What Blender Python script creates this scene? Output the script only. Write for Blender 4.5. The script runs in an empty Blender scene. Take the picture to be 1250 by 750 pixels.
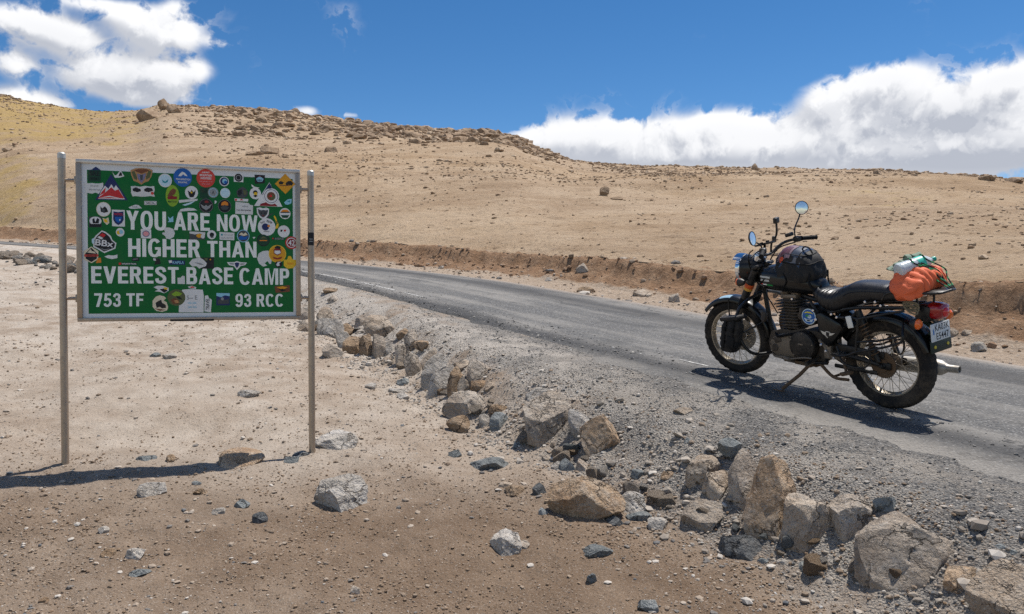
import bpy, bmesh, math, random
import numpy as np
from mathutils import Vector, Matrix

scene = bpy.context.scene
COL = scene.collection
PI = math.pi
R = math.radians

# ------------------------------------------------------------------ camera
EYE = 1.65                      # metres above the sand at the photographer's feet
F = 930.0                       # focal length in pixels of the 1250 x 750 photograph
PITCH = R(1.23)
cam_data = bpy.data.cameras.new("camera")
cam = bpy.data.objects.new("camera", cam_data)
COL.objects.link(cam)
cam_data.sensor_width = 36.0
cam_data.lens = F / 1250.0 * 36.0
cam_data.clip_start = 0.05
cam_data.clip_end = 5000.0
cam.location = (0, 0, EYE)
cam.rotation_euler = (PI / 2 - PITCH, 0, 0)
scene.camera = cam

# ------------------------------------------------------------------ light and sky
SUN_EL = R(67)
SUN_AZ = math.atan2(0.73, 0.68)          # clockwise from +Y: sun high on the right, beyond the sign
sun_data = bpy.data.lights.new("sun", 'SUN')
sun_data.energy = 4.0
sun_data.angle = R(0.53)
sun_data.color = (1.0, 0.955, 0.89)
sun = bpy.data.objects.new("sun", sun_data)
COL.objects.link(sun)
sd = Vector((math.sin(SUN_AZ) * math.cos(SUN_EL), math.cos(SUN_AZ) * math.cos(SUN_EL), math.sin(SUN_EL)))
sun.rotation_euler = sd.to_track_quat('Z', 'Y').to_euler()
sun.location = (20, 10, 40)

world = bpy.data.worlds.new("World")
scene.world = world
world.use_nodes = True


class Nodes:
    """Small helper to write node trees."""
    def __init__(self, tree):
        self.t = tree
        tree.nodes.clear()

    def n(self, kind, **kw):
        nd = self.t.nodes.new(kind)
        for k, v in kw.items():
            if k.startswith('i_'):
                key = k[2:]
                nd.inputs[int(key) if key.isdigit() else key.replace('_', ' ')].default_value = v
            else:
                setattr(nd, k, v)
        return nd

    def link(self, a, b):
        self.t.links.new(a, b)

    def _set(self, sock, v):
        if isinstance(v, bpy.types.NodeSocket):
            self.t.links.new(v, sock)
        else:
            sock.default_value = v

    def math(self, op, a, b=0.0, c=None, clamp=False):
        nd = self.t.nodes.new('ShaderNodeMath')
        nd.operation = op
        nd.use_clamp = clamp
        self._set(nd.inputs[0], a)
        self._set(nd.inputs[1], b)
        if c is not None:
            self._set(nd.inputs[2], c)
        return nd.outputs[0]

    def mix(self, fac, a, b, blend='MIX'):
        nd = self.t.nodes.new('ShaderNodeMix')
        nd.data_type = 'RGBA'
        nd.blend_type = blend
        self._set(nd.inputs[0], fac)
        self._set(nd.inputs[6], a if isinstance(a, bpy.types.NodeSocket) else (*a[:3], 1))
        self._set(nd.inputs[7], b if isinstance(b, bpy.types.NodeSocket) else (*b[:3], 1))
        return nd.outputs[2]

    def noise(self, vec, scale, detail=4.0, rough=0.55, dist=0.0, color=False):
        nd = self.t.nodes.new('ShaderNodeTexNoise')
        if vec is not None:
            self.link(vec, nd.inputs['Vector'])
        nd.inputs['Scale'].default_value = scale
        nd.inputs['Detail'].default_value = detail
        nd.inputs['Roughness'].default_value = rough
        nd.inputs['Distortion'].default_value = dist
        return nd.outputs[1 if color else 0]

    def voronoi(self, vec, scale, feature='F1', out='Distance', rand=1.0):
        nd = self.t.nodes.new('ShaderNodeTexVoronoi')
        nd.feature = feature
        if vec is not None:
            self.link(vec, nd.inputs['Vector'])
        nd.inputs['Scale'].default_value = scale
        nd.inputs['Randomness'].default_value = rand
        return nd.outputs[out]

    def ramp(self, fac, stops, interp='LINEAR'):
        nd = self.t.nodes.new('ShaderNodeValToRGB')
        cr = nd.color_ramp
        cr.interpolation = interp
        while len(cr.elements) > 1:
            cr.elements.remove(cr.elements[-1])
        first = True
        for p, c in stops:
            if not isinstance(c, (tuple, list)):
                c = (c, c, c)
            e = cr.elements[0] if first else cr.elements.new(p)
            first = False
            e.position = p
            e.color = (*c[:3], 1)
        self._set(nd.inputs[0], fac)
        return nd.outputs[0]

    def sstep(self, v, a, b):
        nd = self.t.nodes.new('ShaderNodeMapRange')
        nd.interpolation_type = 'SMOOTHSTEP'
        self._set(nd.inputs[0], v)
        nd.inputs[1].default_value = a
        nd.inputs[2].default_value = b
        nd.inputs[3].default_value = 0.0
        nd.inputs[4].default_value = 1.0
        return nd.outputs[0]

    def attr(self, name, out='Fac'):
        nd = self.t.nodes.new('ShaderNodeAttribute')
        nd.attribute_name = name
        return nd.outputs[out]

    def bump(self, height, strength=0.5, dist=0.02, normal=None):
        nd = self.t.nodes.new('ShaderNodeBump')
        nd.inputs['Strength'].default_value = strength
        nd.inputs['Distance'].default_value = dist
        self.link(height, nd.inputs['Height'])
        if normal is not None:
            self.link(normal, nd.inputs['Normal'])
        return nd.outputs[0]

    def scaled(self, vec, s):
        nd = self.t.nodes.new('ShaderNodeMapping')
        self.link(vec, nd.inputs[0])
        nd.inputs['Scale'].default_value = s
        return nd.outputs[0]


def build_sky():
    k = Nodes(world.node_tree)
    out = k.n('ShaderNodeOutputWorld')
    sky = k.n('ShaderNodeTexSky', sky_type='NISHITA', sun_disc=False, sun_elevation=SUN_EL,
              sun_rotation=SUN_AZ, altitude=4800.0, air_density=1.35, dust_density=0.25, ozone_density=1.6)
    hsv = k.n('ShaderNodeHueSaturation')
    hsv.inputs['Saturation'].default_value = SKY_SAT
    k.link(sky.outputs[0], hsv.inputs['Color'])
    bg = k.n('ShaderNodeBackground')
    bg.inputs['Strength'].default_value = SKY_STRENGTH
    k.link(hsv.outputs[0], bg.inputs['Color'])
    tc = k.n('ShaderNodeTexCoord')
    sep = k.n('ShaderNodeSeparateXYZ')
    k.link(tc.outputs['Generated'], sep.inputs[0])
    az = k.math('ARCTAN2', sep.outputs[0], sep.outputs[1])
    el = k.math('ARCSINE', sep.outputs[2])
    cb = k.n('ShaderNodeCombineXYZ')
    k.link(az, cb.inputs[0])
    k.link(el, cb.inputs[1])
    cb.inputs[2].default_value = 3.7
    vec = cb.outputs[0]

    def dirs(px, row):
        d = ray(px, row)
        d = d / np.linalg.norm(d)
        return math.atan2(d[0], d[1]), math.asin(d[2])

    def blobs_density(vec_az, vec_el, blobs):
        tot = None
        for a, e, sa, se, amp in blobs:
            u = k.math('MULTIPLY', k.math('SUBTRACT', vec_az, a), 1.0 / sa)
            v = k.math('MULTIPLY', k.math('SUBTRACT', vec_el, e), 1.0 / se)
            r2 = k.math('ADD', k.math('MULTIPLY', u, u), k.math('MULTIPLY', v, v))
            g = k.math('MULTIPLY', k.math('POWER', 2.718281828, k.math('MULTIPLY', r2, -1.0)), amp)
            tot = g if tot is None else k.math('ADD', tot, g)
        return tot
    blobs = []
    for px, row, sx, sy, amp in CLOUDS:
        a, e = dirs(px, row)
        blobs.append((a, e, sx / F, sy / F, amp))
    # cumulus carries on unseen round the sky, number and size raised for fill light
    rng = random.Random(5)
    for i in range(40):
        a = rng.uniform(0.85, 2 * PI - 0.85)
        a = a if a < PI else a - 2 * PI
        blobs.append((a, rng.uniform(0.10, 1.05), rng.uniform(.12, .32), rng.uniform(.04, .11), rng.uniform(.7, 1.1)))
    def density(da, de):
        a2 = az if da == 0 else k.math('ADD', az, da)
        e2 = el if de == 0 else k.math('ADD', el, de)
        c2 = k.n('ShaderNodeCombineXYZ')
        k.link(a2, c2.inputs[0])
        k.link(e2, c2.inputs[1])
        c2.inputs[2].default_value = 3.7
        v = c2.outputs[0]
        base = blobs_density(a2, e2, blobs)
        warp = k.noise(v, 11.0, 3.0, 0.5, color=True)
        off = k.n('ShaderNodeVectorMath', operation='MULTIPLY_ADD')
        k.link(warp, off.inputs[0])
        off.inputs[1].default_value = (0.045, 0.045, 0)
        k.link(v, off.inputs[2])
        f1 = k.noise(off.outputs[0], 15.0, 8.0, 0.58)
        # rounded billows
        f2 = k.math('ABSOLUTE', k.math('SUBTRACT', k.noise(off.outputs[0], 30.0, 6.0, 0.55), 0.5))
        fb = k.math('ADD', k.math('MULTIPLY', k.math('SUBTRACT', f1, 0.5), 2.5), k.math('MULTIPLY', k.math('SUBTRACT', 0.10, f2), 2.2))
        return base, k.math('ADD', base, fb)
    d0, dens = density(0, 0)
    _, dens_up = density(0.012, 0.018)
    alpha = k.sstep(dens, 0.36, 1.15)
    # crowns towards the sun are white, the bellies grey
    lit = k.sstep(k.math('SUBTRACT', dens, dens_up), -0.55, 0.85)
    thick = k.sstep(d0, 0.9, 2.3)
    g1 = blobs_density(az, el, [(*dirs(px, row), sx / F, sy / F, amp) for px, row, sx, sy, amp in CLOUD_GREY])
    shade = k.math('ADD', k.math('MULTIPLY', k.math('SUBTRACT', 1.0, lit), 0.85), k.math('ADD', k.math('MULTIPLY', thick, 0.12), k.math('MULTIPLY', g1, 0.75)), clamp=True)
    ccol = k.mix(shade, (0.95, 0.955, 0.97), (0.46, 0.49, 0.56))
    bg2 = k.n('ShaderNodeBackground')
    k.link(ccol, bg2.inputs['Color'])
    bg2.inputs['Strength'].default_value = 0.80
    mx = k.n('ShaderNodeMixShader')
    k.link(alpha, mx.inputs[0])
    k.link(bg.outputs[0], mx.inputs[1])
    k.link(bg2.outputs[0], mx.inputs[2])
    k.link(mx.outputs[0], out.inputs[0])


SKY_STRENGTH = 0.086
SKY_SAT = 1.30
# cumulus masses: where they stand in the sky (azimuth and height given by photograph pixel), their spread, their density
CLOUDS = [
    (20, 22, 34, 15, .95), (60, 40, 38, 18, 1.0), (95, 52, 26, 16, .8), (12, 74, 18, 12, .8), (28, 84, 12, 8, .5),
    (110, 4, 40, 8, .75), (150, 22, 26, 16, .7), (185, 36, 34, 20, 1.0), (220, 44, 26, 14, .9), (215, 10, 16, 12, .7), (270, 52, 16, 6, .6),
    (110, 96, 34, 16, 1.0), (160, 92, 44, 24, 1.1), (205, 96, 38, 22, 1.05), (245, 84, 20, 12, .75), (165, 122, 30, 10, .7),
    (12, 116, 40, 10, .7), (60, 126, 36, 7, .55), (258, 124, 17, 6, .75),
    (375, 136, 16, 7, 1.0), (428, 141, 16, 4, .7), (440, 128, 18, 5, .42), 
    (640, 172, 44, 14, .95), (690, 164, 46, 18, 1.0), (740, 164, 40, 18, .9), (800, 160, 50, 18, .95), (875, 152, 40, 16, 1.0), (860, 84, 40, 22, -.7),
    (930, 165, 50, 20, 1.0), (1010, 122, 28, 22, .9), (1060, 100, 34, 20, 1.0), (1100, 98, 34, 20, .95), (1030, 150, 44, 28, 1.0), (1130, 130, 54, 30, 1.1),
    (1200, 120, 34, 20, .9), (1225, 98, 22, 10, .75), (1250, 92, 20, 14, .7), (1225, 150, 50, 36, 1.0), (1330, 150, 120, 60, 1.1),
    (720, 186, 90, 20, .8), (800, 190, 130, 20, 1.1), (950, 192, 130, 24, 1.2), (870, 176, 60, 20, .6), (990, 165, 50, 20, .6), (1130, 190, 120, 26, 1.2),
]
CLOUD_GREY = [(1110, 158, 70, 20, 0.58), (1220, 190, 90, 16, 0.25), (170, 104, 60, 16, .28), (860, 190, 60, 10, .10), (60, 46, 50, 14, .15)]


def ray(px, row):
    """Direction of sight through a pixel of the photograph."""
    cx = (px - 625) / F
    cz = -(row - 375) / F
    c, s = math.cos(PITCH), math.sin(PITCH)
    return np.array([cx, c + cz * s, -s + cz * c])


build_sky()
scene.view_settings.view_transform = 'Standard'
scene.view_settings.look = 'None'
scene.view_settings.gamma = 1.0
scene.view_settings.exposure = 0.42
scene.render.engine = 'CYCLES'
scene.cycles.use_denoising = False
scene.cycles.caustics_reflective = False
scene.cycles.caustics_refractive = False
scene.cycles.sample_clamp_indirect = 3.0
scene.cycles.max_bounces = 6
scene.cycles.transparent_max_bounces = 6


# ------------------------------------------------------------------ helpers
def lin(r, g, b):
    """sRGB 0-255 to linear."""
    def f(c):
        c /= 255.0
        return c / 12.92 if c <= 0.04045 else ((c + 0.055) / 1.055) ** 2.4
    return (f(r), f(g), f(b))


def tag(o, label=None, cat=None, group=None, kind=None):
    if label:
        o['label'] = label
    if cat:
        o['category'] = cat
    if group:
        o['group'] = group
    if kind:
        o['kind'] = kind
    return o


def thing(name, label, cat, group=None, matrix=None):
    o = bpy.data.objects.new(name, None)
    o.empty_display_size = 0.1
    COL.objects.link(o)
    if matrix is not None:
        o.matrix_world = matrix
    return tag(o, label, cat, group)


class MB:
    """Collects shapes into one mesh."""
    def __init__(self):
        self.V, self.Fc, self.M = [], [], []
        self.m = 0

    def add(self, verts, faces):
        b = len(self.V)
        self.V.extend([tuple(float(c) for c in v) for v in verts])
        self.Fc.extend([tuple(b + i for i in f) for f in faces])
        self.M.extend([self.m] * len(faces))
        return self

    def loft(self, rings, closed_ring=True, caps=True, closed_path=False):
        n = len(rings[0])
        V = [p for r in rings for p in r]
        Fs = []
        m = len(rings)
        for i in range(m if closed_path else m - 1):
            i2 = (i + 1) % m
            for j in range(n if closed_ring else n - 1):
                j2 = (j + 1) % n
                Fs.append((i * n + j, i * n + j2, i2 * n + j2, i2 * n + j))
        if caps and closed_ring and not closed_path:
            Fs.append(tuple(range(n - 1, -1, -1)))
            Fs.append(tuple((m - 1) * n + j for j in range(n)))
        return self.add(V, Fs)

    def tube(self, pts, r, seg=8, smooth=0, closed=False, caps=True):
        P = [Vector(p) for p in pts]
        if smooth:
            P = catmull(P, smooth, closed)
        m = len(P)
        rad = r if callable(r) else (lambda t: r)
        rings = []
        prev = None
        for i in range(m):
            if closed:
                t = (P[(i + 1) % m] - P[i - 1]).normalized()
            else:
                t = (P[min(i + 1, m - 1)] - P[max(i - 1, 0)]).normalized()
            if prev is None:
                a = Vector((0, 0, 1)) if abs(t.z) < .9 else Vector((1, 0, 0))
                u = t.cross(a).normalized()
            else:
                u = (prev - t * prev.dot(t)).normalized()
            prev = u
            v = t.cross(u)
            rr = rad(i / max(1, m - 1))
            rings.append([P[i] + (u * math.cos(2 * PI * j / seg) + v * math.sin(2 * PI * j / seg)) * rr for j in range(seg)])
        return self.loft(rings, True, caps, closed)

    def lathe(self, prof, origin, axis, seg=24, closed=False, a0=0.0, a1=2 * PI, rfun=None):
        """prof = [(radius, along)], turned round an axis."""
        ax = Vector(axis).normalized()
        o = Vector(origin)
        a = Vector((0, 0, 1)) if abs(ax.z) < .9 else Vector((1, 0, 0))
        u = ax.cross(a).normalized()
        v = ax.cross(u)
        full = abs(a1 - a0 - 2 * PI) < 1e-6
        cnt = seg if full else seg + 1
        rings = []
        for i in range(cnt):
            an = a0 + (a1 - a0) * i / seg
            d = u * math.cos(an) + v * math.sin(an)
            ring = []
            for j, (r, t) in enumerate(prof):
                rr = r if rfun is None else rfun(r, j, i)
                ring.append(o + d * rr + ax * t)
            rings.append(ring)
        if closed:
            return self.loft(rings, True, not full, full)
        n = len(prof)
        V = [p for r in rings for p in r]
        Fs = []
        for i in range(cnt if full else cnt - 1):
            i2 = (i + 1) % cnt
            for j in range(n - 1):
                Fs.append((i * n + j, i2 * n + j, i2 * n + j + 1, i * n + j + 1))
        return self.add(V, Fs)

    def disc(self, c, normal, r, t, seg=20, bevel=0.0):
        """A short cylinder with an eased rim, its back at c, its face at c + normal * t."""
        b = bevel or min(r, t) * .25
        return self.lathe([(0, 0), (r, 0), (r, t - b), (r - b, t), (0, t)], c, normal, seg)

    def rbox(self, c, size, r=0.01, rot=None, seg=2):
        bm = bmesh.new()
        bmesh.ops.create_cube(bm, size=1.0)
        for v in bm.verts:
            v.co = Vector((v.co.x * size[0], v.co.y * size[1], v.co.z * size[2]))
        if r > 0:
            bmesh.ops.bevel(bm, geom=bm.edges[:], offset=r, segments=seg, affect='EDGES', profile=0.5)
        bm.verts.index_update()
        M = (rot.to_4x4() if rot is not None else Matrix())
        V = [M @ v.co + Vector(c) for v in bm.verts]
        Fs = [[v.index for v in f.verts] for f in bm.faces]
        bm.free()
        return self.add(V, Fs)

    def prism(self, poly, o, ux, uy, un, t):
        """A flat outline (2D points) given thickness t along un."""
        o, ux, uy, un = Vector(o), Vector(ux), Vector(uy), Vector(un)
        n = len(poly)
        A = [o + ux * p[0] + uy * p[1] for p in poly]
        B = [a + un * t for a in A]
        Fs = [tuple(range(n - 1, -1, -1)), tuple(range(n, 2 * n))]
        for i in range(n):
            j = (i + 1) % n
            Fs.append((i, j, n + j, n + i))
        return self.add(A + B, Fs)

    def build(self, name, mats, parent=None, smooth=35, xf=None, kind=None, label=None):
        me = bpy.data.meshes.new(name)
        V = self.V if xf is None else [tuple(xf(Vector(v))) for v in self.V]
        me.from_pydata(V, [], self.Fc)
        if not isinstance(mats, (list, tuple)):
            mats = [mats]
        for m in mats:
            me.materials.append(m)
        me.polygons.foreach_set('material_index', self.M)
        fix_normals(me)
        if smooth:
            me.polygons.foreach_set('use_smooth', [True] * len(me.polygons))
            me.set_sharp_from_angle(angle=R(smooth))
        me.update()
        o = bpy.data.objects.new(name, me)
        COL.objects.link(o)
        if parent is not None:
            o.parent = parent
        if kind:
            o['kind'] = kind
        if label:
            o['label'] = label
        return o


def fix_normals(me):
    bm = bmesh.new()
    bm.from_mesh(me)
    bmesh.ops.recalc_face_normals(bm, faces=bm.faces[:])
    bm.to_mesh(me)
    bm.free()


def catmull(P, k, closed=False):
    out = []
    m = len(P)
    rng = range(m) if closed else range(m - 1)
    for i in rng:
        p1, p2 = P[i], P[(i + 1) % m]
        p0 = P[i - 1] if (closed or i > 0) else p1 * 2 - p2
        p3 = P[(i + 2) % m] if (closed or i + 2 < m) else p2 * 2 - p1
        for j in range(k):
            t = j / k
            out.append(0.5 * ((2 * p1) + (p2 - p0) * t + (2 * p0 - 5 * p1 + 4 * p2 - p3) * t * t + (3 * p1 - p0 - 3 * p2 + p3) * t ** 3))
    if not closed:
        out.append(P[-1])
    return out


def mesh_obj(name, me, parent=None, mat=None):
    if mat is not None and not me.materials:
        me.materials.append(mat)
    o = bpy.data.objects.new(name, me)
    COL.objects.link(o)
    if parent is not None:
        o.parent = parent
    return o


def np_mesh(name, V, quads=None, tris=None, smooth=True):
    """Fast mesh from numpy arrays."""
    me = bpy.data.meshes.new(name)
    polys = []
    nq = 0 if quads is None else len(quads)
    nt = 0 if tris is None else len(tris)
    me.vertices.add(len(V))
    me.vertices.foreach_set('co', np.asarray(V, dtype=np.float32).ravel())
    loops = np.concatenate(([] if nq == 0 else [np.asarray(quads).ravel()]) + ([] if nt == 0 else [np.asarray(tris).ravel()])).astype(np.int32)
    me.loops.add(len(loops))
    me.loops.foreach_set('vertex_index', loops)
    me.polygons.add(nq + nt)
    starts = np.concatenate([np.arange(nq) * 4, nq * 4 + np.arange(nt) * 3]).astype(np.int32)
    me.polygons.foreach_set('loop_start', starts)
    me.polygons.foreach_set('use_smooth', np.full(nq + nt, smooth))
    me.update(calc_edges=True)
    me.validate()
    return me


# ------------------------------------------------------------------ numpy noise
def _hash(ix, iy, seed):
    h = (ix.astype(np.int64) * 374761393 + iy.astype(np.int64) * 668265263 + seed * 1274126177) & 0xFFFFFFFF
    h = ((h ^ (h >> 13)) * 1274126177) & 0xFFFFFFFF
    return ((h ^ (h >> 16)) & 0xFFFFFF) / float(0xFFFFFF)


def vnoise(x, y, seed=0):
    x = np.asarray(x, float)
    y = np.asarray(y, float)
    ix, iy = np.floor(x), np.floor(y)
    fx, fy = x - ix, y - iy
    fx = fx * fx * fx * (fx * (fx * 6 - 15) + 10)
    fy = fy * fy * fy * (fy * (fy * 6 - 15) + 10)
    a, b = _hash(ix, iy, seed), _hash(ix + 1, iy, seed)
    c, d = _hash(ix, iy + 1, seed), _hash(ix + 1, iy + 1, seed)
    return (a * (1 - fx) + b * fx) * (1 - fy) + (c * (1 - fx) + d * fx) * fy


def fbm(x, y, seed=0, octv=4, gain=0.5):
    s = 0
    a = 1.0
    t = 0
    for i in range(octv):
        s = s + a * vnoise(x * 2 ** i + 17.3 * i, y * 2 ** i - 9.1 * i, seed + i)
        t += a
        a *= gain
    return s / t - 0.5


def smooth(a, b, x):
    t = np.clip((np.asarray(x, float) - a) / (b - a), 0, 1)
    return t * t * (3 - 2 * t)

# ------------------------------------------------------------------ the lie of the land
# the road: a reference line that passes under both wheels of the parked motorcycle, nearly straight, then a slow left bend uphill
SP = np.arange(-60, 200.01, 1.0)
LINE0 = (2.683, 5.40, EYE - 0.829)
TH0 = math.atan2(0.844, -0.536)


def _line():
    ds = 0.05
    s = np.arange(-60, 200.0 + ds / 2, ds)
    kap = 0.021 * smooth(4, 7, s) * (1 - smooth(20, 26, s))
    slope = 0.092 + 0.018 * smooth(3, 6, s) - 0.024 * smooth(9, 13, s) - 0.021 * smooth(14, 19, s)
    cum = lambda f: np.concatenate([[0], np.cumsum((f[1:] + f[:-1]) / 2 * ds)])
    i0 = int(round(60 / ds))
    th = cum(kap)
    th += TH0 - th[i0]
    x = cum(np.cos(th))
    y = cum(np.sin(th))
    z = cum(slope)
    x += LINE0[0] - x[i0]
    y += LINE0[1] - y[i0]
    z += LINE0[2] - z[i0]
    pick = (slice(None, None, int(round(1 / ds))))
    return th[pick], x[pick], y[pick], z[pick]


TH, LX, LY, LZ = _line()
W_NEAR, W_FAR = -0.55, 3.42            # edges of the asphalt, measured across from the reference line


def line_at(s, w):
    th = np.interp(s, SP, TH)
    return np.interp(s, SP, LX) + w * np.sin(th), np.interp(s, SP, LY) - w * np.cos(th), np.interp(s, SP, LZ)


def road_coords(x, y):
    """Along the road, across it, and the road's height there."""
    x = np.atleast_1d(np.asarray(x, float))
    y = np.atleast_1d(np.asarray(y, float))
    s = np.empty_like(x)
    w = np.empty_like(x)
    for i in range(0, len(x), 60000):
        xs, ys = x[i:i + 60000, None], y[i:i + 60000, None]
        j = np.argmin((xs - LX) ** 2 + (ys - LY) ** 2, axis=1)
        xs, ys = xs[:, 0], ys[:, 0]
        sj = SP[j].copy()
        for _ in range(2):
            px, py, _z = line_at(sj, 0)
            th = np.interp(sj, SP, TH)
            sj = np.clip(sj + (xs - px) * np.cos(th) + (ys - py) * np.sin(th), SP[0], SP[-1])
        px, py, _z = line_at(sj, 0)
        th = np.interp(sj, SP, TH)
        s[i:i + 60000] = sj
        w[i:i + 60000] = (xs - px) * np.sin(th) - (ys - py) * np.cos(th)
    return s, w, np.interp(s, SP, LZ)


RIDGE = [(-900, 40, 200), (-400, 70, 180), (-150, 96, 165), (0, 117, 155), (40, 124, 152), (100, 135, 150), (165, 136, 146), (200, 128, 143), (240, 131, 140),
         (300, 135, 136), (360, 142, 132), (420, 148, 128), (480, 155, 124), (545, 161, 120), (600, 164, 116), (625, 167, 114),
         (650, 179, 110), (700, 196, 106), (740, 202, 102), (800, 203, 98), (900, 205, 94), (1000, 207, 90), (1100, 210, 88),
         (1200, 216, 86), (1250, 221, 86), (1400, 238, 86), (1800, 275, 90), (3000, 320, 95)]
_az, _zr, _rr = [], [], []
for _px, _row, _d in RIDGE:
    _v = ray(_px, _row)
    _k = _d / math.hypot(_v[0], _v[1])
    _az.append(math.atan2(_v[0], _v[1]))
    _zr.append(EYE + _v[2] * _k)
    _rr.append(_d)
_az, _zr, _rr = np.array(_az), np.array(_zr), np.array(_rr)
W_TOP = 5.6                              # the lip of the cut bank


def bank_h(s):
    return 0.52 + 0.14 * smooth(14, 24, s) + 0.24 * smooth(4.5, 0.5, s) + 0.06 * np.sin(s * 0.9) * 0.6


def _first_cross():
    """For every bearing: how far off the lip of the cut bank is, and how high."""
    phi = np.radians(np.arange(-75, 150.1, 0.5))
    s = np.arange(-59, 199, 0.1)
    x, y, z = line_at(s, W_TOP)
    a = np.arctan2(x, y)
    r = np.hypot(x, y)
    rb = np.full(len(phi), np.nan)
    zb = np.full(len(phi), np.nan)
    order = np.argsort(a)
    a, r, z, ss = a[order], r[order], z[order], s[order]
    ok = (phi >= a[0]) & (phi <= a[-1])
    rb[ok] = np.interp(phi[ok], a, r)
    zb[ok] = np.interp(phi[ok], a, z + 0.06 + bank_h(ss))
    rb[~ok] = 500.0
    i = np.where(ok)[0]
    zb[:i[0]] = zb[i[0]]
    zb[i[-1] + 1:] = zb[i[-1]]
    return phi, rb, zb


PHI, RB, ZB = _first_cross()


def plain_z(x, y):
    z = EYE - 1.62 + 0.1 * np.minimum(y, 6.0) + 0.125 * np.clip(y - 6.0, 0, 14) + 0.06 * np.clip(y - 20, 0, 60)
    z = z - 0.05 * (np.clip(x, -8.0, -1.2) + 2.86)
    return z


def terrain(x, y, detail=True):
    x = np.atleast_1d(np.asarray(x, float))
    y = np.atleast_1d(np.asarray(y, float))
    s, w, zr = road_coords(x, y)
    r = np.hypot(x, y)
    phi = np.arctan2(x, y)
    n1 = fbm(x * 0.9, y * 0.9, 11, 4)
    n2 = fbm(x * 5.5, y * 5.5, 21, 4)
    wv = fbm(s * 0.8, s * 0 + 3.3, 31, 3)
    # near side: sand flat, then the embankment up to the road
    pz = plain_z(x, y) + n1 * 0.14 * smooth(0.5, 3, r)
    pz = np.where(y > 9, np.minimum(pz, zr - 0.10), pz)
    foot = -2.22 + 0.49 * smooth(2, 8, s) + 0.3 * wv
    shoulder = -1.50 + 0.75 * smooth(2, 8, s)
    t = smooth(0, 1, (w - foot) / (shoulder - foot))
    near = pz + (zr - 0.016 - 0.05 * smooth(-1.1, -1.6, w) - pz) * t
    near = near + n1 * 0.10 * (t * (1 - t)) * 4
    # far side: verge, cut bank
    q = w + 0.55 * fbm(s * 1.1, w * 0.8, 41, 4) + 0.18 * fbm(s * 5, w * 3, 43, 3)
    verge = zr - 0.02 + 0.07 * smooth(W_FAR, 4.6, w)
    bank = verge + bank_h(s) * (0.50 * smooth(4.35, 5.25, q) + 0.50 * smooth(5.02, 5.32, q))
    # the hill
    rb = np.interp(phi, PHI, RB)
    zb = np.interp(phi, PHI, ZB)
    rr = np.maximum(np.interp(phi, _az, _rr), rb + 30)
    zR = np.interp(phi, _az, _zr)
    tau = (r - rb) / (rr - rb)
    tc = np.clip(tau, 0, 1.0)
    g = tc * 1.10 - 0.10 * tc * tc
    hill = zb + (zR - zb) * g - np.clip(tau - 1, 0, 3) * 18.0
    amp = smooth(0, 25, r - rb)
    hill = hill + amp * (fbm(x * 0.05, y * 0.05, 51, 4) * 2.2 * (1 - smooth(.85, 1.0, tau)) + fbm(x * 0.25, y * 0.25, 52, 4) * 0.7 * smooth(.3, .9, tau))
    hill = hill + fbm(x * 0.8, y * 0.8, 53, 3) * 0.14 * smooth(0.0, 2.0, w - 5.4)
    far = bank + (hill - bank) * smooth(5.3, 6.6, w)
    z = np.where(w < 1.5, near, far)
    inroad = (w > W_NEAR - 0.3) & (w < W_FAR + 0.05)
    z = np.where(inroad, np.where(w < 1.5, np.minimum(z, zr - 0.035 + 0.023 * smooth(W_NEAR + .1, W_NEAR - .05, w)), zr - 0.035), z)
    for fx, fy in ((-2.868, 4.87), (-1.412, 5.36)):      # soil heaped round the feet of the sign's posts
        z = z + 0.010 * np.exp(-((x - fx) ** 2 + (y - fy) ** 2) / 0.02) * (1 + n2)
    if detail:
        rough = np.where(inroad, 0.0, 1.0)
        z = z + rough * n2 * (0.035 - 0.020 * smooth(-1.5, -1.1, w) * (1 - smooth(3.0, 3.4, w))) * (1 + 0.8 * smooth(-0.7, -1.2, w) * smooth(-2.4, -1.9, w))
        z = z + rough * smooth(40, 12, r) * fbm(x * 22, y * 22, 61, 3) * 0.012
        cut = smooth(4.3, 4.8, w) * (1 - smooth(5.7, 6.4, w))
        z = z + cut * (fbm(s * 4.5 + w * 1.6, w * 0.9, 71, 4) * 0.09 + fbm(x * 7, y * 7, 72, 3) * 0.09)
    return z


def hit(px, row, lo=1.2, hi=260.0):
    """The point of the ground seen at a pixel of the photograph."""
    d = ray(px, row)
    t = np.concatenate([np.arange(lo, 14, 0.02), np.geomspace(14, hi, 900)])
    P = np.outer(t, d)
    P[:, 2] += EYE
    below = P[:, 2] <= terrain(P[:, 0], P[:, 1], False)
    i = int(np.argmax(below)) if below.any() else len(t) - 1
    return P[i]


def gz(x, y):
    return float(terrain(x, y)[0])


# ------------------------------------------------------------------ ground materials
def new_mat(name):
    m = bpy.data.materials.new(name)
    m.use_nodes = True
    k = Nodes(m.node_tree)
    out = k.n('ShaderNodeOutputMaterial')
    b = k.n('ShaderNodeBsdfPrincipled')
    k.link(b.outputs[0], out.inputs[0])
    return m, k, b


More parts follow.
